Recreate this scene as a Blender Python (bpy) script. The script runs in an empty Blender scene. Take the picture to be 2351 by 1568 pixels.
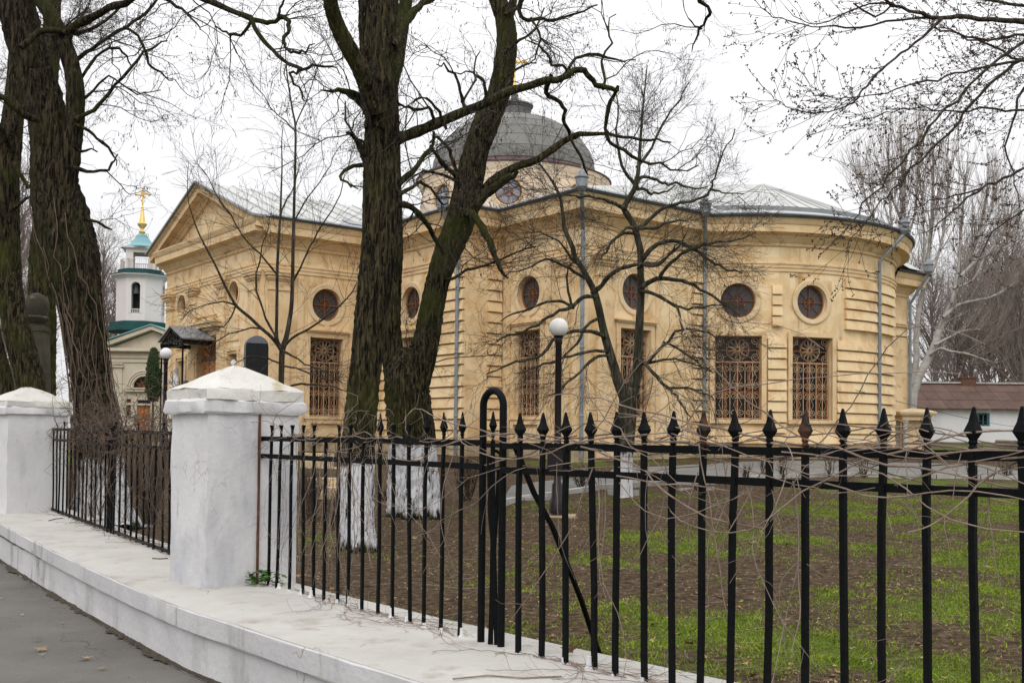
import bpy, math, random
import numpy as np
from mathutils import Vector, Matrix

# ------------------------------------------------------------------ camera, sky, sun, exposure
SC = bpy.context.scene
F_PX, W_PX, H_PX = 2412.0, 2351.0, 1568.0        # focal length and frame in reference pixels
PITCH, ROLL, SHIFT = math.radians(1.5), 0.010, 0.065
HZ = 784 + F_PX * math.tan(PITCH) + SHIFT * W_PX

cam_d = bpy.data.cameras.new("camera")
cam = bpy.data.objects.new("camera", cam_d)
SC.collection.objects.link(cam)
cam_d.sensor_width = 36.0
cam_d.lens = F_PX / W_PX * 36.0
cam_d.shift_y = SHIFT
cam_d.clip_start, cam_d.clip_end = 0.05, 3000.0
fw = Vector((0, math.cos(PITCH), math.sin(PITCH)))
rt0 = Vector((1, 0, 0))
up0 = rt0.cross(fw)
rt = (rt0 * math.cos(ROLL) + up0 * math.sin(ROLL)).normalized()
up = rt.cross(fw).normalized()
cam.matrix_world = Matrix(((rt.x, up.x, -fw.x, 0), (rt.y, up.y, -fw.y, 0), (rt.z, up.z, -fw.z, 0), (0, 0, 0, 1)))
SC.camera = cam

SUN_EL, SUN_AZ = math.radians(46), math.radians(-172)   # azimuth measured from +Y towards +X
world = bpy.data.worlds.new("World")
SC.world = world
world.use_nodes = True
wn = world.node_tree
wn.nodes.clear()
w_out = wn.nodes.new("ShaderNodeOutputWorld")
w_bg = wn.nodes.new("ShaderNodeBackground")
w_sky = wn.nodes.new("ShaderNodeTexSky")
w_sky.sky_type = 'NISHITA'
w_sky.sun_disc = False
w_sky.sun_elevation = SUN_EL
w_sky.sun_rotation = SUN_AZ
w_sky.air_density, w_sky.dust_density = 1.0, 3.0
w_tc = wn.nodes.new("ShaderNodeTexCoord")
w_sep = wn.nodes.new("ShaderNodeSeparateXYZ")
w_nz = wn.nodes.new("ShaderNodeTexNoise")
w_nz.inputs["Scale"].default_value = 1.6
w_nz.inputs["Detail"].default_value = 4
w_m1 = wn.nodes.new("ShaderNodeMapRange")        # overcast: brighter towards the zenith
w_m1.inputs["From Min"].default_value, w_m1.inputs["From Max"].default_value = 0.0, 0.9
w_m1.inputs["To Min"].default_value, w_m1.inputs["To Max"].default_value = 8.5, 17.0
w_m2 = wn.nodes.new("ShaderNodeMapRange")
w_m2.inputs["To Min"].default_value, w_m2.inputs["To Max"].default_value = 0.9, 1.1
w_mul = wn.nodes.new("ShaderNodeMath"); w_mul.operation = 'MULTIPLY'
w_vec = wn.nodes.new("ShaderNodeVectorMath"); w_vec.operation = 'SCALE'
w_vec.inputs[0].default_value = (0.985, 0.982, 1.0)
w_mix = wn.nodes.new("ShaderNodeMix"); w_mix.data_type = 'RGBA'
w_mix.inputs[0].default_value = 0.95
w_bg.inputs["Strength"].default_value = 0.1
lk = wn.links.new
lk(w_tc.outputs["Generated"], w_sep.inputs[0]); lk(w_tc.outputs["Generated"], w_nz.inputs["Vector"])
lk(w_sep.outputs["Z"], w_m1.inputs["Value"]); lk(w_nz.outputs["Fac"], w_m2.inputs["Value"])
lk(w_m1.outputs[0], w_mul.inputs[0]); lk(w_m2.outputs[0], w_mul.inputs[1])
lk(w_mul.outputs[0], w_vec.inputs["Scale"])
lk(w_sky.outputs[0], w_mix.inputs[6]); lk(w_vec.outputs[0], w_mix.inputs[7])
lk(w_mix.outputs[2], w_bg.inputs["Color"]); lk(w_bg.outputs[0], w_out.inputs["Surface"])

sun_d = bpy.data.lights.new("sun", 'SUN')
sun_d.energy = 1.25
sun_d.angle = math.radians(40)
sun_d.color = (1.0, 0.96, 0.9)
sun = bpy.data.objects.new("sun", sun_d)
SC.collection.objects.link(sun)
sdir = Vector((math.sin(SUN_AZ) * math.cos(SUN_EL), math.cos(SUN_AZ) * math.cos(SUN_EL), math.sin(SUN_EL)))
sun.rotation_euler = sdir.to_track_quat('Z', 'Y').to_euler()
sun.location = (0, -5, 20)

SC.view_settings.view_transform = 'Standard'
SC.view_settings.look = 'None'
SC.view_settings.exposure = 0.0
SC.view_settings.gamma = 1.0
SC.view_settings.use_curve_mapping = False

# ------------------------------------------------------------------ helpers
RNG = np.random.default_rng(11)
random.seed(5)
COL = SC.collection
WL = {}                                   # world location of each object's frame

def ray(u, v):
    d = fw + rt * ((u - W_PX / 2) / F_PX) + up * ((H_PX / 2 + SHIFT * W_PX - v) / F_PX)
    return d / d.y

def P(u, v, Y):
    return ray(u, v) * Y

def gz_in(X, Y):                          # height of the churchyard ground (eye = 0)
    return np.interp(Y, [0, 12, 17, 26, 34, 60, 72, 110, 300, 900], [-1.36, -1.35, -1.25, -.95, -.63, -.35, -.12, .05, 1.0, 2.0])

def G(u, v):                              # a pixel dropped on to the churchyard ground
    d = ray(u, v)
    Y = 20.0
    for _ in range(60):
        Y = max(2.0, 0.6 * Y + 0.4 * float(gz_in(0, Y)) / min(d.z, -1e-3))
        Y = min(Y, 400)
    return Vector((d.x * Y, Y, float(gz_in(0, Y))))

def link(o, parent=None, wl=None):
    COL.objects.link(o)
    if parent is not None:
        o.parent = parent
    return o

def tag(o, label=None, cat=None, group=None, kind=None):
    if label: o["label"] = label
    if cat: o["category"] = cat
    if group: o["group"] = group
    if kind: o["kind"] = kind
    return o

def empty(name, loc, label=None, cat=None, group=None):
    o = bpy.data.objects.new(name, None)
    o.empty_display_size = .2
    o.location = loc
    COL.objects.link(o)
    WL[o.name] = Vector(loc)
    return tag(o, label, cat, group)

def mesh_np(name, V, Fq):
    """numpy mesh: Fq is a list of (k, n) index arrays"""
    me = bpy.data.meshes.new(name)
    V = np.asarray(V, dtype=np.float32).reshape(-1, 3)
    Fq = [np.asarray(f, dtype=np.int32) for f in Fq if len(f)]
    nl = sum(f.size for f in Fq); npol = sum(len(f) for f in Fq)
    me.vertices.add(len(V)); me.vertices.foreach_set("co", V.ravel())
    me.loops.add(nl); me.polygons.add(npol)
    me.loops.foreach_set("vertex_index", np.concatenate([f.ravel() for f in Fq]))
    tot = np.concatenate([np.full(len(f), f.shape[1], np.int32) for f in Fq])
    me.polygons.foreach_set("loop_start", np.concatenate([[0], np.cumsum(tot)[:-1]]).astype(np.int32))
    me.polygons.foreach_set("loop_total", tot)
    me.update(calc_edges=True)
    return me

def smooth(me):
    me.polygons.foreach_set("use_smooth", np.ones(len(me.polygons), dtype=bool))

def put(name, me, mat, parent=None, wl=None, sm=False):
    if mat is not None and not me.materials:
        me.materials.append(mat)
    if sm: smooth(me)
    o = bpy.data.objects.new(name, me)
    link(o, parent)
    WL[o.name] = Vector(wl) if wl is not None else (WL[parent.name] if parent else Vector((0, 0, 0)))
    return o

class MB:
    def __init__(s):
        s.v = []; s.f = []
    def add(s, vs, fs):
        n = len(s.v)
        s.v += [tuple(v) for v in vs]
        s.f += [tuple(i + n for i in f) for f in fs]
    def hexa(s, c):                       # 8 corners: bottom 4 (ccw from above), top 4
        s.add(c, [(3, 2, 1, 0), (4, 5, 6, 7), (0, 1, 5, 4), (1, 2, 6, 5), (2, 3, 7, 6), (3, 0, 4, 7)])
    def box(s, x0, x1, y0, y1, z0, z1, T=None):
        c = [(x0, y0, z0), (x1, y0, z0), (x1, y1, z0), (x0, y1, z0), (x0, y0, z1), (x1, y0, z1), (x1, y1, z1), (x0, y1, z1)]
        s.hexa([T(p) for p in c] if T else c)
    def tube(s, pts, rad, n=6, cap=True, T=None):
        pts = [Vector(T(p)) if T else Vector(p) for p in pts]
        m = len(pts)
        if not hasattr(rad, '__len__'): rad = [rad] * m
        rings = []
        ref = None
        for i in range(m):
            t = (pts[min(i + 1, m - 1)] - pts[max(i - 1, 0)])
            if t.length < 1e-9: t = Vector((0, 0, 1))
            t.normalize()
            if ref is None:
                ref = t.orthogonal().normalized()
            ref = (ref - t * ref.dot(t))
            ref = ref.normalized() if ref.length > 1e-6 else t.orthogonal().normalized()
            b = t.cross(ref)
            rings.append([pts[i] + (ref * math.cos(2 * math.pi * k / n) + b * math.sin(2 * math.pi * k / n)) * rad[i] for k in range(n)])
        vs = [p for r in rings for p in r]
        fs = [(i * n + k, i * n + (k + 1) % n, (i + 1) * n + (k + 1) % n, (i + 1) * n + k) for i in range(m - 1) for k in range(n)]
        if cap:
            fs += [tuple(range(n - 1, -1, -1)), tuple((m - 1) * n + k for k in range(n))]
        s.add(vs, fs)
    def lathe(s, prof, n=24, c=(0, 0, 0), T=None, sq=None):
        vs = []
        for r, z in prof:
            for k in range(n):
                a = 2 * math.pi * (k + (.5 if sq else 0)) / n
                p = (c[0] + r * math.cos(a), c[1] + r * math.sin(a), c[2] + z)
                vs.append(T(p) if T else p)
        m = len(prof)
        fs = [(i * n + k, i * n + (k + 1) % n, (i + 1) * n + (k + 1) % n, (i + 1) * n + k) for i in range(m - 1) for k in range(n)]
        fs += [tuple(range(n - 1, -1, -1)), tuple((m - 1) * n + k for k in range(n))]
        s.add(vs, fs)
    def prism(s, poly, z0, z1, T=None):
        n = len(poly)
        vs = [(x, y, z0) for x, y in poly] + [(x, y, z1) for x, y in poly]
        if T: vs = [T(p) for p in vs]
        s.add(vs, [tuple(range(n - 1, -1, -1)), tuple(range(n, 2 * n))] + [(i, (i + 1) % n, n + (i + 1) % n, n + i) for i in range(n)])
    def mesh(s, name, off=(0, 0, 0)):
        me = bpy.data.meshes.new(name)
        ox, oy, oz = off
        me.from_pydata([(v[0] - ox, v[1] - oy, v[2] - oz) for v in s.v], [], s.f)
        me.update()
        return me
    def build(s, name, mat, parent=None, sm=False, loc=None):
        wl = Vector(loc) if loc is not None else (WL[parent.name] if parent else Vector((0, 0, 0)))
        o = put(name, s.mesh(name, wl), mat, parent, wl, sm)
        if parent is None: o.location = wl
        return o

def autosmooth(o, ang=40):
    me = o.data
    smooth(me)
    try: me.set_sharp_from_angle(angle=math.radians(ang))
    except Exception: pass

# ------------------------------------------------------------------ materials
def new_mat(name):
    m = bpy.data.materials.new(name)
    m.use_nodes = True
    return m, m.node_tree, m.node_tree.nodes["Principled BSDF"]

def N(nt, t, **kw):
    n = nt.nodes.new(t)
    for k, v in kw.items():
        if k.startswith("i_"):
            n.inputs[k[2:].replace("_", " ")].default_value = v
        else:
            setattr(n, k, v)
    return n

def ramp(nt, stops):
    r = nt.nodes.new("ShaderNodeValToRGB")
    e = r.color_ramp.elements
    e[0].position, e[0].color = stops[0][0], (*stops[0][1], 1)
    e[1].position, e[1].color = stops[-1][0], (*stops[-1][1], 1)
    for p, c in stops[1:-1]:
        x = e.new(p); x.color = (*c, 1)
    return r

def noise_mat(name, stops, scale=4.0, rough=.8, bump=.3, bscale=None, stretch=(1, 1, 1), detail=6, dist=.02, rand=0.0, metal=0.0, spots=None, spec=.3):
    m, nt, b = new_mat(name)
    L_ = nt.links.new
    g = N(nt, "ShaderNodeNewGeometry")
    mp = N(nt, "ShaderNodeMapping"); mp.inputs["Scale"].default_value = stretch
    L_(g.outputs["Position"], mp.inputs["Vector"])
    nz = N(nt, "ShaderNodeTexNoise", i_Scale=scale, i_Detail=detail, i_Roughness=.62)
    L_(mp.outputs[0], nz.inputs["Vector"])
    r = ramp(nt, stops)
    L_(nz.outputs["Fac"], r.inputs[0])
    col = r.outputs[0]
    if spots:                             # (colour, scale, threshold, stretch) : dirt and stains with a shape of their own
        for (c, sc, th, st) in spots:
            mp2 = N(nt, "ShaderNodeMapping"); mp2.inputs["Scale"].default_value = st
            L_(g.outputs["Position"], mp2.inputs["Vector"])
            n2 = N(nt, "ShaderNodeTexNoise", i_Scale=sc, i_Detail=5, i_Roughness=.6)
            L_(mp2.outputs[0], n2.inputs["Vector"])
            mr = N(nt, "ShaderNodeMapRange"); mr.inputs["From Min"].default_value = th; mr.inputs["From Max"].default_value = th + .14
            L_(n2.outputs["Fac"], mr.inputs["Value"])
            mx = N(nt, "ShaderNodeMix", data_type='RGBA')
            L_(mr.outputs[0], mx.inputs[0]); L_(col, mx.inputs[6]); mx.inputs[7].default_value = (*c, 1)
            col = mx.outputs[2]
    if rand:
        oi = N(nt, "ShaderNodeObjectInfo")
        mr = N(nt, "ShaderNodeMapRange"); mr.inputs["To Min"].default_value = 1 - rand; mr.inputs["To Max"].default_value = 1 + rand
        L_(oi.outputs["Random"], mr.inputs["Value"])
        vm = N(nt, "ShaderNodeVectorMath", operation='SCALE')
        L_(col, vm.inputs[0]); L_(mr.outputs[0], vm.inputs["Scale"])
        col = vm.outputs[0]
    L_(col, b.inputs["Base Color"])
    b.inputs["Roughness"].default_value = rough
    b.inputs["Metallic"].default_value = metal
    b.inputs["Specular IOR Level"].default_value = spec
    if bump:
        n3 = N(nt, "ShaderNodeTexNoise", i_Scale=bscale or scale * 4, i_Detail=6)
        L_(mp.outputs[0], n3.inputs["Vector"])
        bp = N(nt, "ShaderNodeBump", i_Strength=bump, i_Distance=dist)
        L_(n3.outputs["Fac"], bp.inputs["Height"]); L_(bp.outputs[0], b.inputs["Normal"])
    return m

M = {}
OCH = [(.30, (.605, .41, .205)), (.5, (.72, .54, .315)), (.70, (.79, .64, .41))]
M['ochre'] = noise_mat("ochre_plaster", OCH, 1.6, .9, .25, 14, spots=[((.50, .305, .125), .9, .57, (1.6, 1.6, .5)), ((.36, .26, .155), 1.5, .62, (3.2, 3.2, .16)), ((.42, .30, .17), 6, .66, (1, 1, 1)), ((.70, .58, .38), 1.0, .58, (1, 1, 1.6))])
M['ochre_stone'] = noise_mat("ochre_stone", OCH, 1.6, .9, .35, 14, rand=.06, spots=[((.53, .335, .16), 1.1, .58, (1.3, 1.3, .8)), ((.36, .25, .13), 1.6, .63, (1.6, 1.6, .5)), ((.68, .56, .36), 1.7, .60, (1, 1, 1.5))])
M['ochre_trim'] = noise_mat("ochre_trim", [(.3, (.585, .405, .22)), (.6, (.705, .535, .32))], 1.5, .9, .25, 16, spots=[((.36, .255, .14), 2.2, .58, (1.2, 1.2, 1.6))])
M['pale_stone'] = noise_mat("pale_weathered_stone", [(.3, (.53, .40, .235)), (.65, (.66, .54, .37))], 2.0, .9, .3, 16, spots=[((.35, .28, .18), 3.0, .62, (1, 1, 1))])
M['ring_stone'] = noise_mat("pale_ochre_ring", [(.3, (.58, .42, .235)), (.65, (.70, .56, .36))], 2.0, .9, .3, 16, spots=[((.40, .29, .16), 2.2, .6, (1, 1, 1))])
M['plinth'] = noise_mat("plinth_stone", [(.3, (.30, .235, .14)), (.7, (.46, .37, .23))], 2.2, .95, .6, 9, rand=.1, spots=[((.16, .14, .07), 1.8, .55, (1, 1, 1))])
M['drum'] = noise_mat("pink_plaster", [(.3, (.66, .52, .385)), (.7, (.75, .62, .48))], 1.2, .9, .2, 14, spots=[((.48, .37, .27), 1.0, .6, (2, 2, .5))])
M['roof'] = noise_mat("pale_sheet_metal", [(.3, (.40, .41, .395)), (.7, (.52, .53, .51))], .8, .5, .1, 4, rand=.09, spec=.5, spots=[((.30, .305, .30), .9, .6, (1, 1, 1))])
M['roof_grey'] = noise_mat("grey_sheet_metal", [(.3, (.17, .185, .20)), (.7, (.26, .275, .295))], 1.2, .5, .1, 4, spec=.5)
M['lantern_metal'] = noise_mat("dark_lantern_sheet", [(.3, (.10, .095, .098)), (.7, (.15, .142, .145))], 2, .6, .1)
M['roof_edge'] = noise_mat("dark_roof_edge", [(.3, (.025, .03, .035)), (.7, (.06, .065, .07))], 3, .6, .1)
M['dome'] = noise_mat("dome_sheeting", [(.3, (.125, .122, .112)), (.7, (.185, .182, .168))], .7, .6, .15, 5, rand=.08, spots=[((.085, .083, .078), 1.1, .57, (1, 1, .4))])
M['dome_band'] = noise_mat("purple_brown_flashing", [(.3, (.07, .04, .04)), (.7, (.115, .07, .07))], 2, .6, .1)
M['pipe'] = noise_mat("zinc_pipe", [(.3, (.165, .185, .205)), (.7, (.25, .28, .305))], 3, .5, .1, spec=.5, metal=.2)
M['grille'] = noise_mat("beige_painted_iron", [(.3, (.36, .25, .145)), (.7, (.49, .355, .22))], 9, .6, .1)
M['red_wood'] = noise_mat("red_brown_joinery", [(.3, (.14, .046, .016)), (.7, (.24, .085, .030))], 8, .6, .1)
M['door_wood'] = noise_mat("orange_varnished_oak", [(.3, (.42, .15, .03)), (.7, (.58, .23, .055))], 6, .45, .15, stretch=(4, 4, .5), rand=.08)
M['iron'] = noise_mat("black_painted_iron", [(.3, (.0018, .0022, .0025)), (.7, (.005, .006, .0068))], 30, .55, .35, 60, dist=.004, spec=.09, spots=[((.075, .032, .014), 5, .72, (1, 1, 1))])
M['rusty_iron'] = noise_mat("rust_flecked_iron", [(.42, (.006, .007, .008)), (.55, (.07, .028, .012)), (.7, (.12, .055, .025))], 18, .8, .4)
M['rust'] = noise_mat("rusted_strip", [(.3, (.06, .025, .012)), (.7, (.14, .062, .03))], 12, .9, .4)
M['lamp_iron'] = noise_mat("black_lamp_paint", [(.3, (.008, .006, .008)), (.7, (.02, .012, .014))], 10, .35, .1)
M['white_wash'] = noise_mat("whitewash", [(.3, (.565, .56, .562)), (.7, (.67, .665, .668))], 2.2, .9, .45, 22, dist=.012,
    spots=[((.43, .435, .465), 1.4, .52, (1, 1, .4)), ((.42, .365, .25), 4.5, .64, (1.6, 1.6, .6)), ((.24, .225, .20), 3.2, .665, (3, 3, .35))])
M['ledge'] = noise_mat("worn_white_ledge", [(.3, (.40, .385, .355)), (.7, (.505, .49, .46))], 1.8, .9, .5, 24, dist=.012,
    spots=[((.33, .305, .26), 3.0, .57, (1, 1, 1)), ((.23, .205, .165), 10, .68, (1, 1, 1))])
M['wall_face'] = noise_mat("stained_white_wall", [(.3, (.46, .455, .46)), (.7, (.58, .575, .58))], 1.5, .9, .5, 22, dist=.012,
    spots=[((.36, .355, .345), 1.0, .54, (2.2, 2.2, .5)), ((.20, .19, .165), 2.6, .62, (2.6, 2.6, .35))])
M['cap'] = noise_mat("old_white_cap", [(.3, (.53, .515, .475)), (.7, (.62, .61, .58))], 2.5, .9, .6, 16, dist=.02,
    spots=[((.40, .34, .22), 4.5, .56, (1, 1, 1)), ((.27, .22, .13), 11, .65, (1, 1, 1))])
M['glass'] = None
def glass_mat(name, c, r=.08):
    m, nt, b = new_mat(name)
    b.inputs["Base Color"].default_value = (*c, 1)
    b.inputs["Roughness"].default_value = r
    b.inputs["IOR"].default_value = 1.5
    b.inputs["Specular IOR Level"].default_value = .3
    return m
M['glass'] = glass_mat("dark_window_glass", (.012, .009, .009), .25)
M['glass_grey'] = glass_mat("grey_drum_glass", (.24, .24, .27), .3)
M['glass_round'] = glass_mat("grey_brown_round_glass", (.06, .058, .06), .25)
M['globe'] = noise_mat("white_opal_globe", [(.3, (.70, .69, .67)), (.7, (.76, .75, .73))], 2, .3, 0)
M['gold'] = noise_mat("gilded_metal", [(.3, (.78, .52, .17)), (.7, (.88, .63, .24))], 5, .35, .05, metal=.55, spec=.5)
M['granite'] = noise_mat("dark_polished_granite", [(.3, (.006, .0065, .0075)), (.7, (.014, .015, .017))], 14, .35, .05, spec=.25)
M['slate_cap'] = noise_mat("blue_grey_cap_stone", [(.3, (.10, .105, .125)), (.7, (.15, .155, .18))], 4, .6, .2)
M['mossy_stone'] = noise_mat("mossy_dark_stone", [(.3, (.045, .042, .028)), (.7, (.095, .088, .06))], 3, .95, .7, 14, rand=.14, spots=[((.20, .19, .16), 3.5, .62, (1, 1, 1)), ((.035, .04, .018), 2, .55, (1, 1, 1))])
M['marble'] = noise_mat("white_statue_stone", [(.3, (.56, .56, .55)), (.7, (.66, .66, .65))], 4, .7, .2)
M['tower'] = noise_mat("white_lilac_render", [(.3, (.63, .59, .565)), (.7, (.70, .66, .635))], .5, .9, .1)
M['tower_stone'] = noise_mat("cream_limestone", [(.3, (.52, .46, .35)), (.7, (.63, .57, .46))], .8, .9, .2, 4)
M['teal'] = noise_mat("teal_sheet_roof", [(.3, (.006, .045, .045)), (.7, (.01, .07, .068))], 1, .55, .1)
M['teal_pale'] = noise_mat("pale_teal_sheet_roof", [(.3, (.15, .33, .36)), (.7, (.21, .40, .43))], 1, .5, .1)
M['bronze'] = noise_mat("dark_bronze", [(.3, (.03, .04, .04)), (.7, (.06, .07, .065))], 3, .5, .1)
M['asphalt'] = noise_mat("old_asphalt", [(.3, (.105, .099, .088)), (.7, (.155, .148, .133))], 1.2, .92, .5, 90, dist=.01,
    spots=[((.10, .092, .08), .8, .55, (1, 1, 1)), ((.23, .215, .19), 30, .64, (1, 1, 1)), ((.065, .055, .043), 3, .64, (1, 1, 1))])
M['path'] = noise_mat("pale_paving", [(.3, (.13, .127, .117)), (.7, (.195, .19, .178))], 1.5, .9, .3, 12, rand=.12, spots=[((.10, .09, .07), 2.2, .62, (1, 1, 1))])
M['kerb'] = noise_mat("whitened_kerb", [(.3, (.26, .25, .225)), (.7, (.42, .41, .38))], 4, .9, .3, rand=.1)
M['hut_wall'] = noise_mat("white_hut_wall", [(.3, (.58, .58, .59)), (.7, (.68, .68, .69))], .8, .9, .1, spots=[((.42, .41, .42), 1.1, .62, (1, 1, .4))])
M['hut_tile'] = noise_mat("brown_asbestos_sheet", [(.3, (.07, .042, .032)), (.7, (.115, .07, .055))], 1.5, .85, .3, rand=.16, spots=[((.06, .045, .035), 1.2, .58, (1, 1, 1))])
M['teal_frame'] = noise_mat("teal_window_paint", [(.3, (.03, .09, .10)), (.7, (.045, .12, .13))], 5, .6, 0)
M['brick'] = noise_mat("chimney_brick", [(.3, (.09, .045, .03)), (.7, (.14, .07, .05))], 6, .9, .3)
M['board'] = noise_mat("dark_plaque", [(.3, (.02, .022, .026)), (.7, (.04, .043, .05))], 5, .4, 0)
M['thuja'] = noise_mat("dark_conifer_green", [(.3, (.014, .026, .008)), (.7, (.04, .06, .018))], 4, .8, 0)
M['ivy'] = noise_mat("fresh_green_leaf", [(.3, (.03, .085, .012)), (.7, (.075, .16, .025))], 30, .6, 0)
M['leaf'] = noise_mat("dry_leaf", [(.3, (.17, .085, .038)), (.7, (.32, .185, .095))], 20, .8, .2, rand=.3)
M['leaf_pale'] = noise_mat("pale_dry_leaf", [(.3, (.26, .17, .085)), (.7, (.40, .28, .15))], 20, .8, .2, rand=.25)
M['vine'] = noise_mat("dead_vine_stem", [(.3, (.15, .112, .088)), (.7, (.30, .235, .19))], 14, .9, .2)
M['vine_dark'] = noise_mat("dark_dead_vine_stem", [(.3, (.07, .049, .036)), (.7, (.155, .112, .084))], 14, .9, .2)
M['shrub'] = noise_mat("shrub_stem", [(.3, (.035, .026, .018)), (.7, (.085, .06, .042))], 9, .9, .2)
M['twig_dark'] = noise_mat("dark_twig_bark", [(.3, (.022, .018, .015)), (.7, (.05, .04, .032))], 6, .9, .2)
M['twig_brown'] = noise_mat("brown_twig_bark", [(.3, (.034, .028, .023)), (.7, (.072, .058, .047))], 6, .9, .2)
M['twig_pale'] = noise_mat("pale_grey_twig_bark", [(.3, (.19, .155, .135)), (.7, (.31, .26, .225))], 4, .9, .2)
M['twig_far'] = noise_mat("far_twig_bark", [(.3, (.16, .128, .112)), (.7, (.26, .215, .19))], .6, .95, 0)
M['poplar_bark'] = noise_mat("pale_poplar_bark", [(.3, (.24, .225, .205)), (.7, (.40, .38, .355))], 1.6, .9, .4, 8, stretch=(1, 1, 2.5), spots=[((.10, .09, .08), 2.6, .60, (1, 1, 2.5))])
M['bud'] = noise_mat("red_brown_bud", [(.3, (.045, .022, .017)), (.7, (.10, .05, .036))], 20, .9, 0)
M['seed'] = noise_mat("dry_seed_pod", [(.3, (.05, .04, .033)), (.7, (.11, .085, .068))], 20, .9, 0)
M['grass'] = None
def add_cracks(m, scale, width, colour, thresh=.5, dens=.6):
    """thin dark crack lines along distorted cell borders, present only in places"""
    nt = m.node_tree; b = nt.nodes["Principled BSDF"]; L_ = nt.links.new
    old = b.inputs["Base Color"].links[0].from_socket
    g = N(nt, "ShaderNodeNewGeometry")
    nz = N(nt, "ShaderNodeTexNoise", i_Scale=scale * 2.2, i_Detail=5); L_(g.outputs["Position"], nz.inputs["Vector"])
    vm = N(nt, "ShaderNodeVectorMath", operation='MULTIPLY_ADD'); vm.inputs[1].default_value = (.55 / scale,) * 3
    L_(nz.outputs["Color"], vm.inputs[0]); L_(g.outputs["Position"], vm.inputs[2])
    vo = N(nt, "ShaderNodeTexVoronoi", feature='DISTANCE_TO_EDGE', i_Scale=scale); L_(vm.outputs[0], vo.inputs["Vector"])
    mr = N(nt, "ShaderNodeMapRange"); mr.inputs["From Min"].default_value = width; mr.inputs["From Max"].default_value = width * .3
    L_(vo.outputs["Distance"], mr.inputs["Value"])
    n2 = N(nt, "ShaderNodeTexNoise", i_Scale=scale * .8, i_Detail=3); L_(g.outputs["Position"], n2.inputs["Vector"])
    m2 = N(nt, "ShaderNodeMapRange"); m2.inputs["From Min"].default_value = thresh; m2.inputs["From Max"].default_value = thresh + .06; m2.inputs["To Max"].default_value = dens
    L_(n2.outputs["Fac"], m2.inputs["Value"])
    mu = N(nt, "ShaderNodeMath", operation='MULTIPLY'); L_(mr.outputs[0], mu.inputs[0]); L_(m2.outputs[0], mu.inputs[1])
    mx = N(nt, "ShaderNodeMix", data_type='RGBA'); mx.inputs[7].default_value = (*colour, 1)
    L_(mu.outputs[0], mx.inputs[0]); L_(old, mx.inputs[6]); L_(mx.outputs[2], b.inputs["Base Color"])
def add_ashlar(m, bw, bh, amp):
    """stone-by-stone tint of limewashed ashlar: each block keeps its own slightly different colour"""
    nt = m.node_tree; b = nt.nodes["Principled BSDF"]; L_ = nt.links.new
    old = b.inputs["Base Color"].links[0].from_socket
    g = N(nt, "ShaderNodeNewGeometry"); sp = N(nt, "ShaderNodeSeparateXYZ"); L_(g.outputs["Position"], sp.inputs[0])
    def mth(op, a_, b_=None):
        n = N(nt, "ShaderNodeMath", operation=op)
        for i, q in enumerate((a_, b_)):
            if q is None: continue
            if isinstance(q, (int, float)): n.inputs[i].default_value = q
            else: L_(q, n.inputs[i])
        return n.outputs[0]
    row = mth('FLOOR', mth('DIVIDE', mth('ADD', sp.outputs["Z"], 20.0), bh))
    shift = mth('MULTIPLY', mth('MODULO', row, 2.0), .5)
    cu = mth('FLOOR', mth('ADD', mth('DIVIDE', sp.outputs["X"], bw), shift)); cv = mth('FLOOR', mth('ADD', mth('DIVIDE', sp.outputs["Y"], bw * 1.3), shift))
    cb = N(nt, "ShaderNodeCombineXYZ"); L_(cu, cb.inputs[0]); L_(cv, cb.inputs[1]); L_(row, cb.inputs[2])
    wn_ = N(nt, "ShaderNodeTexWhiteNoise", noise_dimensions='3D'); L_(cb.outputs[0], wn_.inputs["Vector"])
    rp = ramp(nt, [(0, (1 - amp, 1 - amp * 1.25, 1 - amp * 1.6)), (.5, (1, 1, 1)), (1, (1 + amp * .6, 1 + amp * .75, 1 + amp * 1.2))]); L_(wn_.outputs["Value"], rp.inputs[0])
    mx = N(nt, "ShaderNodeMix", data_type='RGBA', blend_type='MULTIPLY'); mx.inputs[0].default_value = 1
    L_(old, mx.inputs[6]); L_(rp.outputs[0], mx.inputs[7]); L_(mx.outputs[2], b.inputs["Base Color"])
add_ashlar(M['ochre'], .75, .345, .09)
add_cracks(M['asphalt'], .8, .008, (.05, .045, .036), .47, .7)
add_cracks(M['white_wash'], 2.2, .007, (.30, .28, .25), .55, .55)
add_cracks(M['ledge'], 1.7, .010, (.16, .14, .11), .53, .7)
add_cracks(M['wall_face'], 2.0, .010, (.18, .165, .14), .52, .7)
add_cracks(M['cap'], 4.5, .010, (.30, .26, .18), .50, .55)

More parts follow.
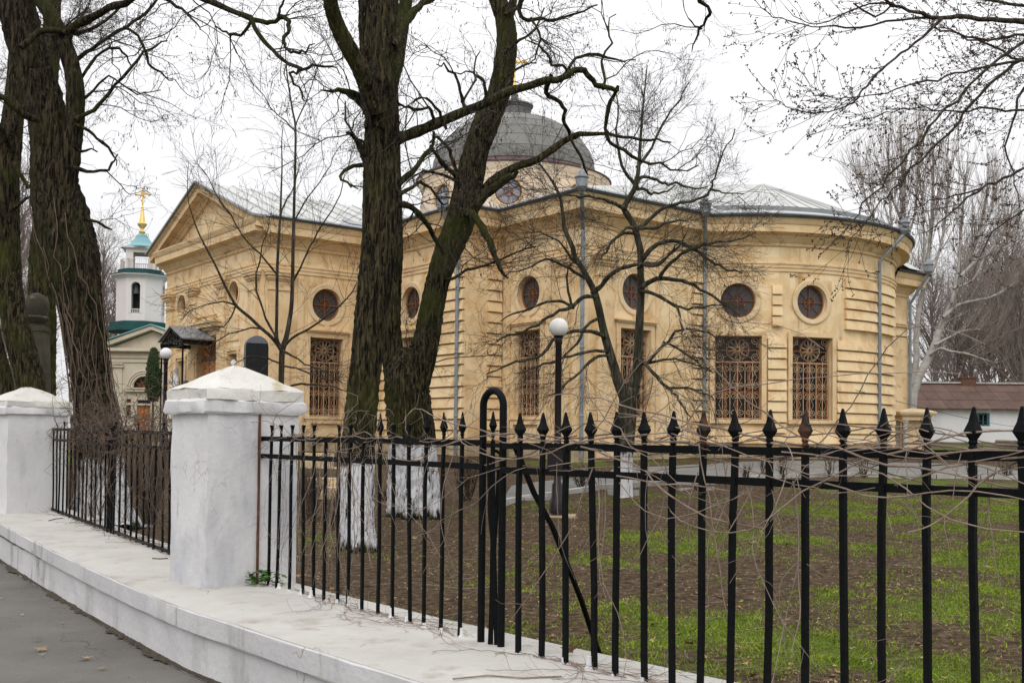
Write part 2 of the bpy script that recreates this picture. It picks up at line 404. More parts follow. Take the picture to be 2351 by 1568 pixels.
def bark_mat(name, dark, mid, moss, wash=None, fur=7.0, foot=None):
    """furrowed bark; wash = (ground height, paint height) of the white lime paint on the trunk foot"""
    m, nt, b = new_mat(name)
    L_ = nt.links.new
    g = N(nt, "ShaderNodeNewGeometry")
    mp = N(nt, "ShaderNodeMapping"); mp.inputs["Scale"].default_value = (1, 1, .13)
    L_(g.outputs["Position"], mp.inputs["Vector"])
    n1 = N(nt, "ShaderNodeTexNoise", i_Scale=fur * 4.2, i_Detail=7, i_Roughness=.6, i_Distortion=.9)
    L_(mp.outputs[0], n1.inputs["Vector"])
    r = ramp(nt, [(.43, dark), (.53, mid), (.70, tuple(min(1, c * 2.4) for c in mid))])
    L_(n1.outputs["Fac"], r.inputs[0])
    n2 = N(nt, "ShaderNodeTexNoise", i_Scale=1.1, i_Detail=5)
    L_(g.outputs["Position"], n2.inputs["Vector"])
    mr = N(nt, "ShaderNodeMapRange"); mr.inputs["From Min"].default_value = .47; mr.inputs["From Max"].default_value = .66; mr.inputs["To Max"].default_value = .75
    L_(n2.outputs["Fac"], mr.inputs["Value"])
    mx = N(nt, "ShaderNodeMix", data_type='RGBA'); mx.inputs[7].default_value = (*moss, 1)
    L_(mr.outputs[0], mx.inputs[0]); L_(r.outputs[0], mx.inputs[6])
    col = mx.outputs[2]
    if wash:
        sp = N(nt, "ShaderNodeSeparateXYZ"); L_(g.outputs["Position"], sp.inputs[0])
        n3 = N(nt, "ShaderNodeTexNoise", i_Scale=9.0, i_Detail=4); L_(mp.outputs[0], n3.inputs["Vector"])
        ad = N(nt, "ShaderNodeMath", operation='MULTIPLY_ADD'); ad.inputs[1].default_value = .5
        L_(n3.outputs["Fac"], ad.inputs[0]); L_(sp.outputs["Z"], ad.inputs[2])
        m2 = N(nt, "ShaderNodeMapRange"); m2.inputs["From Min"].default_value = wash + .25; m2.inputs["From Max"].default_value = wash + .19
        m2.inputs["To Min"].default_value = 0; m2.inputs["To Max"].default_value = 1
        L_(ad.outputs[0], m2.inputs["Value"])
        cr = N(nt, "ShaderNodeMapRange"); cr.inputs["From Min"].default_value = .36; cr.inputs["From Max"].default_value = .46
        L_(n1.outputs["Fac"], cr.inputs["Value"])          # lime misses the deepest furrows
        mm = N(nt, "ShaderNodeMath", operation='MULTIPLY'); L_(m2.outputs[0], mm.inputs[0]); L_(cr.outputs[0], mm.inputs[1])
        if foot is not None:                                # the paint stops in a ragged edge above the soil
            m4 = N(nt, "ShaderNodeMapRange"); m4.inputs["From Min"].default_value = foot + .27; m4.inputs["From Max"].default_value = foot + .36
            L_(ad.outputs[0], m4.inputs["Value"])
            m5 = N(nt, "ShaderNodeMath", operation='MULTIPLY'); L_(mm.outputs[0], m5.inputs[0]); L_(m4.outputs[0], m5.inputs[1]); mm = m5
        mx2 = N(nt, "ShaderNodeMix", data_type='RGBA'); mx2.inputs[7].default_value = (.60, .60, .615, 1)
        L_(mm.outputs[0], mx2.inputs[0]); L_(col, mx2.inputs[6]); col = mx2.outputs[2]
    L_(col, b.inputs["Base Color"])
    b.inputs["Roughness"].default_value = .95
    b.inputs["Specular IOR Level"].default_value = .15
    bp = N(nt, "ShaderNodeBump", i_Strength=.9, i_Distance=.035)
    L_(n1.outputs["Fac"], bp.inputs["Height"]); L_(bp.outputs[0], b.inputs["Normal"])
    return m

def ground_mat():
    m, nt, b = new_mat("lawn_soil")
    L_ = nt.links.new
    g = N(nt, "ShaderNodeNewGeometry")
    n1 = N(nt, "ShaderNodeTexNoise", i_Scale=14, i_Detail=8, i_Roughness=.7); L_(g.outputs["Position"], n1.inputs["Vector"])
    soil = ramp(nt, [(.34, (.018, .012, .0065)), (.48, (.060, .040, .024)), (.60, (.105, .074, .046)), (.70, (.23, .17, .11))]); L_(n1.outputs["Fac"], soil.inputs[0])
    n2 = N(nt, "ShaderNodeTexNoise", i_Scale=.75, i_Detail=6, i_Roughness=.65); L_(g.outputs["Position"], n2.inputs["Vector"])
    n4 = N(nt, "ShaderNodeTexNoise", i_Scale=22, i_Detail=3); L_(g.outputs["Position"], n4.inputs["Vector"])
    gr = ramp(nt, [(.3, (.045, .075, .006)), (.7, (.11, .165, .016))]); L_(n4.outputs["Fac"], gr.inputs[0])
    ad = N(nt, "ShaderNodeMath", operation='MULTIPLY_ADD'); ad.inputs[1].default_value = .35
    L_(n4.outputs["Fac"], ad.inputs[0]); L_(n2.outputs["Fac"], ad.inputs[2])
    mr = N(nt, "ShaderNodeMapRange"); mr.inputs["From Min"].default_value = .70; mr.inputs["From Max"].default_value = .82; mr.inputs["To Max"].default_value = .8
    at = N(nt, "ShaderNodeAttribute", attribute_name="green")
    ad2 = N(nt, "ShaderNodeMath", operation='MULTIPLY_ADD'); ad2.inputs[1].default_value = .9
    L_(n4.outputs["Fac"], ad2.inputs[0]); L_(at.outputs["Fac"], ad2.inputs[2])
    mr.inputs['From Min'].default_value = .62; mr.inputs['From Max'].default_value = 1.25
    L_(ad2.outputs[0], mr.inputs["Value"])
    mx = N(nt, "ShaderNodeMix", data_type='RGBA'); L_(mr.outputs[0], mx.inputs[0]); L_(soil.outputs[0], mx.inputs[6]); L_(gr.outputs[0], mx.inputs[7])
    L_(mx.outputs[2], b.inputs["Base Color"])
    b.inputs["Roughness"].default_value = .97
    b.inputs["Specular IOR Level"].default_value = .1
    bp = N(nt, "ShaderNodeBump", i_Strength=.8, i_Distance=.03); L_(n1.outputs["Fac"], bp.inputs["Height"]); L_(bp.outputs[0], b.inputs["Normal"])
    return m
M['ground'] = ground_mat()
M['grass'] = noise_mat("lawn_grass", [(.3, (.085, .135, .008)), (.7, (.245, .33, .024))], 3.0, .8, 0, spots=[((.24, .19, .09), 11, .58, (1, 1, 1))])
M['bark'] = bark_mat("dark_furrowed_bark", (.0030, .0024, .0014), (.040, .033, .0165), (.038, .045, .0075))
M['bark_wash'] = bark_mat("dark_bark_with_limewash", (.0030, .0024, .0014), (.040, .033, .0165), (.038, .045, .0075), wash=-.30)
M['bark_grey'] = bark_mat("smooth_grey_bark", (.032, .030, .022), (.075, .069, .052), (.05, .056, .026), wash=-.43, fur=4)
M['bark_thin'] = bark_mat("young_tree_bark", (.030, .025, .02), (.06, .05, .04), (.045, .045, .02), fur=5)
# ------------------------------------------------------------------ street wall line
F_CTRL = [(-20, 36), (-12, 23.2), (-6.1, 13.75), (-2.13, 7.95), (-.95, 6.45), (.044, 5.3), (.9, 4.38), (1.69, 3.48), (3.2, 1.85), (6.2, -1.4), (14, -9.5)]
def catmull(pts, per=14):
    out = []
    p = [np.array(q, float) for q in pts]
    p = [2 * p[0] - p[1]] + p + [2 * p[-1] - p[-2]]
    for i in range(1, len(p) - 2):
        for k in range(per):
            t = k / per
            out.append(.5 * (2 * p[i] + (p[i + 1] - p[i - 1]) * t + (2 * p[i - 1] - 5 * p[i] + 4 * p[i + 1] - p[i + 2]) * t * t + (3 * p[i] - p[i - 1] - 3 * p[i + 1] + p[i + 2]) * t ** 3))
    out.append(p[-2])
    return np.array(out)
FL = catmull(F_CTRL)
FT = np.gradient(FL, axis=0); FT /= np.linalg.norm(FT, axis=1)[:, None]
FN = np.stack([-FT[:, 1], FT[:, 0]], 1)           # towards the churchyard (left of travel from far left to near right is +)
if FN[40][1] < 0: FN = -FN
FS = np.concatenate([[0], np.cumsum(np.linalg.norm(np.diff(FL, axis=0), axis=1))])
def fence_at(s):
    return np.array([np.interp(s, FS, FL[:, 0]), np.interp(s, FS, FL[:, 1])]), np.array([np.interp(s, FS, FT[:, 0]), np.interp(s, FS, FT[:, 1])]), np.array([np.interp(s, FS, FN[:, 0]), np.interp(s, FS, FN[:, 1])])
def s_of(x, y):
    return FS[np.argmin((FL[:, 0] - x) ** 2 + (FL[:, 1] - y) ** 2)]
def sdist(X, Y):                                  # signed distance to the fence line, + inside
    X = np.asarray(X, float); Y = np.asarray(Y, float)
    d2 = (X[..., None] - FL[:, 0]) ** 2 + (Y[..., None] - FL[:, 1]) ** 2
    i = np.argmin(d2, -1)
    return (X - FL[i, 0]) * FN[i, 0] + (Y - FL[i, 1]) * FN[i, 1]
LEDGE, WALK = -1.09, -1.51
def ledge_z(Y):
    return LEDGE + np.interp(Y, [8.6, 13.5, 24], [0, .06, .1])

# ------------------------------------------------------------------ ground, pavement, path
def grid_sheet(name, xs, ys, zf, mat, kind="structure"):
    X, Y = np.meshgrid(xs, ys)
    Z = zf(X, Y)
    V = np.stack([X, Y, Z], -1).reshape(-1, 3)
    nx = len(xs)
    i = (np.arange(len(ys) - 1)[:, None] * nx + np.arange(nx - 1)[None]).ravel()
    o = put(name, mesh_np(name, V, [np.stack([i, i + 1, i + 1 + nx, i + nx], 1)]), mat, sm=True)
    return tag(o, kind=kind)
def dots(X, Y):
    return .018 * np.sin(X * 2.3 + 1.1 * np.sin(Y * 1.7)) + .014 * np.sin(Y * 3.1 + X * 1.3) + .008 * np.sin(X * 7 + Y * 5)
def ground_z(X, Y):
    sd = sdist(X, Y)
    inside = gz_in(X, Y) + dots(X, Y) * np.clip((60 - Y) / 40, 0, 1)
    return np.where(sd > .05, inside, np.where(sd < -.3, -1.75, -1.75 + (inside + 1.75) * np.clip((sd + .3) / .35, 0, 1)))
xs = np.concatenate([np.linspace(-900, -60, 12), np.linspace(-50, -14, 13), np.arange(-13, 13, .22), np.linspace(13, 50, 26), np.linspace(60, 900, 14)])
ys = np.concatenate([np.linspace(-60, -8, 8), np.arange(-6, 24, .22), np.linspace(24, 60, 50), np.linspace(63, 140, 20), np.linspace(160, 900, 12)])
def patch(x, y):
    return (np.sin(x * 1.3 + 1.7 * np.sin(y * .8 + .5)) + np.sin(y * 1.1 + 1.3 * np.sin(x * .9 + 2.0)) + .7 * np.sin(x * 2.9 + y * 2.1) + .5 * np.sin(x * 5.3 - y * 4.2 + 1) + .9 * np.sin(x * 7.7 + 2 * np.sin(y * 3.7)) * np.sin(y * 6.9 + 1.5 * np.sin(x * 4.1)))
gnd = grid_sheet("ground", xs, ys, ground_z, M['ground'])
GX, GY = np.meshgrid(xs, ys)
ga = gnd.data.attributes.new('green', 'FLOAT', 'POINT')
ga.data.foreach_set('value', np.clip((patch(GX, GY) + np.where(GY < 26, .38 * (GX - 1.6) - .17 * (GY - 7.5), 0)) * .5 - .05 + .25 * np.clip((GY - 30) / 20, 0, 1), 0, .85).astype(np.float32).ravel())

# pavement: asphalt strip along the foot of the wall
pv = MB()
idx = list(range(0, len(FL)))
wid = [-.55, -2.2, -4.5, -8, -16, -40]
for a_ in range(len(idx)):
    for w_ in wid:
        p = FL[a_] + FN[a_] * w_
        pv.v.append((p[0], p[1], WALK + .01 * math.sin(p[0] * 1.1) * math.sin(p[1] * .9) - .002 * w_ * 0))
for a_ in range(len(idx) - 1):
    for k in range(len(wid) - 1):
        n_ = len(wid)
        pv.f.append((a_ * n_ + k, a_ * n_ + k + 1, (a_ + 1) * n_ + k + 1, (a_ + 1) * n_ + k))
tag(pv.build("pavement", M['asphalt'], sm=True), kind="structure")

# ------------------------------------------------------------------ low white wall (upper slab proud of the lower face)
wall_root = empty("boundary_wall", (-2.1, 7.9, WALK), "low whitewashed street wall with broad flat ledge carrying the iron fence", "wall")
def strip(prof, s0, s1, name, mat, parent, jit=.006, step=.22):
    m = MB()
    ss = np.arange(s0, s1 + step, step)
    r_ = np.random.default_rng(3)
    for s in ss:
        c, t, n = fence_at(min(s, s1))
        for (d, z, led) in prof:
            j = r_.normal(0, jit) if jit else 0
            zz = z + (ledge_z(c[1]) - LEDGE if led else 0) + j * .5
            m.v.append((c[0] + n[0] * (d + j), c[1] + n[1] * (d + j), zz))
    k = len(prof)
    for i in range(len(ss) - 1):
        for q in range(k - 1):
            m.f.append((i * k + q, (i + 1) * k + q, (i + 1) * k + q + 1, i * k + q + 1))
    m.f.append(tuple(range(k)))
    m.f.append(tuple((len(ss) - 1) * k + q for q in range(k - 1, -1, -1)))
    return m.build(name, mat, parent, sm=False)
s_end = s_of(6.2, -1.4)
strip([(.31, -1.6, 0), (.31, -1.235, 0), (-.69, -1.235, 0), (-.69, -1.4, 0), (-.70, -1.64, 0)], 0, s_end, "wall_face", M['wall_face'], wall_root, .0035)
o = strip([(.335, -1.237, 1), (.335, -1.105, 1), (.315, -1.09, 1), (.02, -1.086, 1), (-.35, -1.088, 1), (-.708, -1.094, 1), (-.716, -1.101, 1), (-.716, -1.237, 1)], 0, s_end, "ledge_slab", M['ledge'], wall_root, .0015)
autosmooth(o, 30)
o = strip([(-.70, -1.232, 1), (-.722, -1.23, 1), (-.724, -1.112, 1), (-.717, -1.104, 1)], 0, s_end, "slab_front", M['wall_face'], wall_root, .002)
autosmooth(o, 30)

# dark litter gathered where the pavement meets the wall
M['dirt'] = noise_mat("wall_foot_dirt", [(.3, (.035, .028, .02)), (.7, (.085, .068, .05))], 20, .98, .5)
dm = MB(); r_ = np.random.default_rng(8)
ss = np.arange(2, s_end, .05)
for s_ in ss:
    c, t, n = fence_at(s_); w_ = max(.0, -.012 + .04 * math.sin(s_ * 1.7) * math.sin(s_ * 4.3 + 1) + abs(r_.normal(0, .022)))
    for d, z in ((-.66, .035), (-.70 - w_ * .5, .018), (-.705 - w_, .0)):
        dm.v.append((c[0] + n[0] * d, c[1] + n[1] * d, WALK + .012 + z))
dm.f = [(i * 3 + k, i * 3 + k + 1, (i + 1) * 3 + k + 1, (i + 1) * 3 + k) for i in range(len(ss) - 1) for k in range(2)]
tag(dm.build("wall_foot_dirt", M['dirt'], sm=True), "strip of dark dirt gathered along the wall foot on the pavement", "dirt", kind="stuff")

# ------------------------------------------------------------------ pillars
def pillar(name, near, ax, L1, L2, dz, label, seed):
    """near = near bottom corner; ax = direction along the street (away); L1 along, L2 across"""
    a2 = Vector((ax[0], ax[1], 0)).normalized(); n2 = Vector((a2.y, -a2.x, 0))
    if n2.y < 0: n2 = -n2
    c = Vector((near[0], near[1], 0)) + a2 * (L1 / 2) + n2 * (L2 / 2)
    root = empty(name, (c.x, c.y, LEDGE + dz), label, "pillar", "white pillars of the street wall")
    r_ = random.Random(seed)
    def T(p): return c + a2 * p[0] + n2 * p[1] + Vector((0, 0, p[2] + dz))
    def block(levels, nm, mat, sub=7, jit=.006, ang=35):
        m = MB(); rings = []
        for (hx, hy, z) in levels:
            ring = []
            for (x0, y0, x1, y1) in ((-1, -1, 1, -1), (1, -1, 1, 1), (1, 1, -1, 1), (-1, 1, -1, -1)):
                for k in range(sub):
                    t = k / sub
                    ring.append(T(((x0 + (x1 - x0) * t) * hx + r_.gauss(0, jit), (y0 + (y1 - y0) * t) * hy + r_.gauss(0, jit), z + r_.gauss(0, jit * .6))))
            rings.append(ring)
        n = sub * 4
        m.v = [tuple(p) for r in rings for p in r]
        m.f = [(i * n + k, i * n + (k + 1) % n, (i + 1) * n + (k + 1) % n, (i + 1) * n + k) for i in range(len(levels) - 1) for k in range(n)]
        m.f += [tuple(range(n - 1, -1, -1)), tuple((len(levels) - 1) * n + k for k in range(n))]
        o = m.build(nm, mat, root); autosmooth(o, ang); return o
    hx, hy = L1 / 2, L2 / 2
    zs = [LEDGE - .03 + i * (.15 + .01 - LEDGE + .03) / 9 for i in range(10)]
    block([(hx, hy, z) for z in zs], "shaft", M['white_wash'], 8, .0035)
    block([(hx + .020, hy + .040, .135), (hx + .028, hy + .050, .150), (hx + .028, hy + .050, .222), (hx + .016, hy + .030, .238)], "cap_slab", M['white_wash'], 8, .005)
    block([(hx + .028, hy + .028, .235), (hx + .026, hy + .026, .306), (hx + .015, hy + .015, .316)], "cap_tier", M['cap'], 9, .006)
    pr = [(1.0, .314), (.9, .334), (.72, .370), (.5, .416), (.3, .456), (.13, .488), (.05, .495)]
    block([((hx + .015) * k, (hy + .03) * k, z) for k, z in pr], "cap_pyramid", M['cap'], 7, .006, 60)
    return root
pillar("gate_pillar", (-2.125, 7.36), (-.70, .714), .545, .735, 0.0, "near whitewashed square pillar with low pyramid cap, by the green weed", 1)
pillar("gate_pillar", (-6.28, 13.1), (-.80, .60), .56, .80, .065, "farther whitewashed pillar at the left edge, beside the leaning trunk", 2)
pillar("gate_pillar", (-11.2, 20.9), (-.56, .83), .6, .85, .1, "farthest white pillar, mostly hidden behind the left pillar", 3)

# ------------------------------------------------------------------ iron fences
def spear_mesh(kind):
    m = MB()
    h = .013
    if kind == 'spear':
        lv = [(.013, -.03), (.010, -.012), (.015, -.004), (.010, .006), (.016, .014), (.012, .022), (.030, .052), (.0275, .058), (.016, .085), (.009, .118), (.005, .135), (.001, .137)]
        m.lathe(lv, 4, sq=True)
    else:
        m.lathe([(.013, -.03), (.011, .01), (.012, .03), (.018, .055), (.021, .066), (.021, .068)], 4, sq=True)
    return m.mesh("bar_head")
SPEAR, STUB = spear_mesh('spear'), spear_mesh('stub')
def bar_mesh(w, seed):
    r_ = random.Random(seed + 40)
    m = MB()
    n = 9
    b1, b2 = r_.gauss(0, .004), r_.gauss(0, .004)
    pts = []
    for i in range(n):
        t = i / (n - 1)
        pts.append((math.sin(t * 3.1) * b1 + r_.gauss(0, .0007), math.sin(t * 6.2) * b2 + r_.gauss(0, .0007), -1.0 + t))
    m.tube(pts, w * .707, 4)
    return m.mesh("bar")
SPLASH = MB(); SPLASH.lathe([(.034, -.004), (.026, .006), (.017, .022), (.014, .05), (.0135, .075)], 7); SPLASH = SPLASH.mesh('lime_splash')
BARS = [bar_mesh(.0225, i) for i in range(6)]
def fence(name, loc, label, spots, zrail, zrail2, group="wrought iron fence panels", bottom=None, tipdz=0.0, barw=1.0, railends=None, rusty=()):
    """spots: list of (x, y, head) ; bars stand on the ledge"""
    root = empty(name, loc, label, "fence", group)
    ang = math.atan2(spots[-1][1] - spots[0][1], spots[-1][0] - spots[0][0])
    k_ = 0
    for i, (x, y, head) in enumerate(spots):
        if head is None: continue
        zb = float(ledge_z(y)) - .01
        me = BARS[(i * 5) % 6]
        b = bpy.data.objects.new("bar", me)
        if not me.materials: me.materials.append(M['iron'])
        b.location = Vector((x, y, zrail(y))) - Vector(loc)
        b.scale = (barw, barw, zrail(y) - zb)
        b.rotation_euler = (random.gauss(0, .008), random.gauss(0, .008), ang)
        link(b, root)
        if y < 8:
            if not SPLASH.materials: SPLASH.materials.append(M['white_wash'])
            q_ = bpy.data.objects.new('lime_splash', SPLASH); q_.location = Vector((x + random.gauss(0, .004), y + random.gauss(0, .004), zb + .012)) - Vector(loc); q_.scale = (random.uniform(.55, .95), random.uniform(.55, .95), random.uniform(.3, .9)); q_.rotation_euler[2] = random.uniform(0, 6); link(q_, root)
        if head in ('spear', 'stub'):
            hm = SPEAR if head == 'spear' else STUB
            if not hm.materials: hm.materials.append(M['iron'])
            h = bpy.data.objects.new("spear_head" if head == 'spear' else "flared_head", hm)
            if i in rusty: h.material_slots[0].link = 'OBJECT'; h.material_slots[0].material = M['rusty_iron']
            h.location = b.location + Vector((0, 0, .03 + tipdz))
            h.scale = (barw * 1.05, barw * 1.05, 1.0)
            h.rotation_euler = (random.gauss(0, .02), random.gauss(0, .02), ang + random.gauss(0, .12))
            link(h, root)
    pts = railends or [(spots[0][0], spots[0][1]), (spots[-1][0], spots[-1][1])]
    for zf, dw, nm in ((zrail, .017, "rail"), (zrail2, .016, "rail")) + (((bottom, .014, "rail"),) if bottom else ()):
        m = MB()
        for i in range(len(pts) - 1):
            a_ = Vector((pts[i][0], pts[i][1], 0)); b_ = Vector((pts[i + 1][0], pts[i + 1][1], 0))
            d = (b_ - a_).normalized(); n = Vector((-d.y, d.x, 0)) * .009
            c = []
            for q in (-dw, dw):
                for (p, sg) in ((a_, -1), (b_, -1), (b_, 1), (a_, 1)):
                    c.append(p + n * sg + Vector((0, 0, zf(p.y) + q)))
            m.hexa(c)
        m.build(nm, M['iron'], root)
    return root

# right panel: gate post to beyond the right edge
SR0 = Vector((.044, 5.3)); SRD = (Vector((1.69, 3.48)) - SR0) / 15
right = [(SR0.x + SRD.x * i, SR0.y + SRD.y * i, 'spear') for i in range(0, 24)]
e0 = (SR0.x - SRD.x * .8, SR0.y - SRD.y * .8)
rootR = fence("iron_fence", (right[0][0], right[0][1], LEDGE), "black iron fence panel with spear heads, right of the looped gate post", right,
      lambda y: -.052, lambda y: -.176, tipdz=.0, barw=1.0, rusty=(7, 10, 17), railends=[e0, (right[-1][0], right[-1][1])])
# the leaning brace behind it
m = MB(); m.tube([(.02, 5.36, -.06), (.12, 5.52, -.30), (.22, 5.66, -.48), (.40, 5.98, -.92), (.50, 6.18, -1.2), (.58, 6.28, -1.40)], .016, 6)
m.build("brace", M['iron'], rootR)
# middle panel: near pillar to the gate post
pA, pB = Vector((-1.86, 7.72)), Vector((-.30, 5.74))
heads = ['stub', 'stub', 'stub', 'stub', 'stub', 'bare', 'stub', 'stub', 'bare', 'spear', 'stub', 'stub', 'spear', 'spear', 'spear']
mid = []
for i, h in enumerate(heads):
    uu = [625, 647, 672, 697, 722, 750, 780, 806, 836, 874, 905, 940, 980, 1020, 1062][i]
    k = (uu - W_PX / 2) / F_PX                     # intersect the bar's sight line with the fence line
    d = pB - pA
    t = (k * pA.y - pA.x) / (d.x - k * d.y)
    mid.append((pA.x + d.x * t, pA.y + d.y * t, h))
rootM = fence("iron_fence", (mid[0][0], mid[0][1], LEDGE), "black iron fence panel with flared and spear tops, right of the near pillar", mid,
      lambda y: -.04, lambda y: -.165, barw=.76, railends=[(pA.x - .02, pA.y + .02), (mid[-1][0] + .12, mid[-1][1] - .15)])
m = MB(); m.box(-.014, .014, -.006, .006, -1.09, .16); o = m.build("rust_strip", M['rust'], rootM)
o.location = Vector((-1.833, 7.633, 0)) - WL[rootM.name]; o.rotation_euler[2] = -.9
o.data.transform(Matrix.Translation(WL[rootM.name]))
# left panel between the two pillars
lA, lB = Vector((-6.02, 13.72)), Vector((-2.42, 8.42))
left = [(lA.x + (lB.x - lA.x) * i / 30, lA.y + (lB.y - lA.y) * i / 30, 'bare' if i % 4 else 'stub') for i in range(31)]
rootL = fence("iron_fence", (lB.x, lB.y, LEDGE), "black iron fence panel smothered in dead vines between the white pillars", left,
      lambda y: -.02 + (y - 8) * .008, lambda y: -.155 + (y - 8) * .008, bottom=lambda y: float(ledge_z(y)) + .03, barw=.8)
m = MB()
for q in (.475, .50):
    x, y = lA.x + (lB.x - lA.x) * (q + .02), lA.y + (lB.y - lA.y) * (q + .02)
    m.tube([(x, y, -1.1), (x, y, .06)], .024, 4)
m.build("double_post", M['iron'], rootL)
fl = [(-6.6 - 4.3 * i / 12, 14.6 + 6.3 * i / 12, 'bare') for i in range(13)]
fence("iron_fence", (fl[0][0], fl[0][1], LEDGE), "far iron fence panel half hidden beyond the left pillar", fl, lambda y: .04, lambda y: -.10)

# looped gate post
gp = empty("gate_post", (-.14, 5.52, LEDGE), "black looped iron gate post rising above the fence rails", "gate post")
g0, g1 = P(1104, 1480, 5.57), P(1150, 1490, 5.45)
m = MB()
top = .235
r_ = (Vector((g1.x - g0.x, g1.y - g0.y, 0))).length / 2
cx, cy = (g0 + g1).x / 2, (g0 + g1).y / 2
dx = Vector((g1.x - g0.x, g1.y - g0.y, 0)).normalized()
pts = [(g0.x, g0.y, -1.1), (g0.x, g0.y, top - r_ - .3), (g0.x, g0.y, top - r_)]
for k in range(1, 12):
    a_ = math.pi * k / 12
    pts.append((cx - dx.x * r_ * math.cos(a_), cy - dx.y * r_ * math.cos(a_), top - r_ + r_ * math.sin(a_)))
pts += [(g1.x, g1.y, top - r_), (g1.x, g1.y, top - r_ - .3), (g1.x, g1.y, -1.1)]
m.tube(pts, .0195, 10); o = m.build("loop", M['iron'], gp); autosmooth(o)
m = MB(); m.tube([(cx, cy, -1.1), (cx + .004, cy, -.5), (cx, cy, -.03)], .017, 4)
m.tube([(cx - .02, cy + .02, -.1), (cx - .01, cy, -.42), (cx + .012, cy, -.62), (cx + .03, cy - .01, -1.1)], .013, 6)
m.tube([(cx + .035, cy - .02, -.16), (cx + .02, cy, -.45), (cx + .01, cy, -.62), (cx - .005, cy, -1.1)], .012, 6)
m.build("inner_bar", M['iron'], gp)
m = MB(); m.lathe([(.013, -.03), (.010, -.012), (.015, -.004), (.012, .022), (.030, .052), (.0275, .058), (.016, .085), (.005, .125), (.001, .127)], 4, c=(cx, cy, .0), sq=True)
m.build("spear_head", M['iron'], gp)
m = MB()
for zz in (-.052, -.176):
    m.tube([(g0.x - dx.x * .01, g0.y - dx.y * .01, zz), (g1.x + dx.x * .01, g1.y + dx.y * .01, zz)], .014, 4)
m.build("cross_piece", M['iron'], gp)
# second slimmer loop joining the lower rails
m = MB()
pts = [(cx + .01, cy + .01, -.62)] + [(cx + .01 + .038 * math.sin(a_), cy + .01, -.13 + .05 * math.cos(a_)) for a_ in np.linspace(-.3, 1.7, 9)] + [(g1.x + .0, g1.y, -.4)]
m.tube(pts[1:], .009, 6); m.build("small_loop", M['iron'], gp)
# ------------------------------------------------------------------ church
AX = Vector((.787, .617, 0)); BX = Vector((-.617, .787, 0))
C0 = Vector((1.95, 30.0, 0))
def CW(p, q, z=0.0): return C0 + AX * p + BX * q + Vector((0, 0, z))
ch = empty("church", CW(4, 6, -.65), "ochre plastered church with grey dome, rounded apse and pedimented portico wing", "church")

class Wall:
    """a wall line: planar (a to b) or an arc; d is outward"""
    def __init__(s, a=None, b=None, nrm=None, cen=None, R=None, f0=None, f1=None):
        s.arc = cen is not None
        if s.arc:
            s.cen, s.R, s.f0, s.f1 = cen, R, f0, f1; s.L = R * (f1 - f0)
        else:
            s.a, s.b = a, b; s.t = (b - a).normalized(); s.L = (b - a).length; s.n = nrm
    def __call__(s, u, z, d=0.0):
        if s.arc:
            f = s.f0 + u / s.R
            return Vector((s.cen.x + (s.R + d) * math.cos(f), s.cen.y + (s.R + d) * math.sin(f), z))
        return s.a + s.t * u + s.n * d + Vector((0, 0, z))
    def frame(s, u):
        if s.arc:
            f = s.f0 + u / s.R
            return Vector((-math.sin(f), math.cos(f), 0)), Vector((math.cos(f), math.sin(f), 0))
        return s.t, s.n
    def segs(s, u0, u1):
        if not s.arc: return [u0, u1]
        n = max(1, int(math.ceil((u1 - u0) / .35)))
        return [u0 + (u1 - u0) * i / n for i in range(n + 1)]

FAC, ZB, ZT = -5.17, -.8, 6.9
PC, QC = 11.05, 4.58
AN = CW(PC, QC)
RA = 6.5
def ang_of(p, q):
    w = CW(p, q) - AN
    return math.atan2(w.y, w.x)
p_in = PC - math.sqrt(RA ** 2 - (QC - .6) ** 2)
fa0, fa1 = ang_of(p_in, .6), ang_of(2 * PC - p_in, .6)
WF = Wall(CW(FAC, 18.9), CW(FAC, 10.1), -AX)              # west front
W1 = Wall(CW(FAC, 10.1), CW(-.84, 10.1), -BX)             # wing side
W2 = Wall(CW(-.84, 10.1), CW(-.84, 4.53), -AX)
WS = Wall(CW(-.84, 4.53), CW(.6, 4.53), -BX)
W3 = Wall(CW(.6, 4.53), CW(.6, .6), -AX)
W4 = Wall(CW(.6, .6), CW(p_in, .6), -BX)
WA = Wall(cen=AN, R=RA, f0=fa0, f1=fa1)
W5 = Wall(CW(2 * PC - p_in, .6), CW(17.8, .6), -BX)
# back walls, never seen from the street
BK = [Wall(CW(17.8, .6), CW(17.8, 26), AX), Wall(CW(17.8, 26), CW(-.84, 26), BX), Wall(CW(-.84, 26), CW(-.84, 18.9), -AX), Wall(CW(-.84, 18.9), CW(FAC, 18.9), BX)]

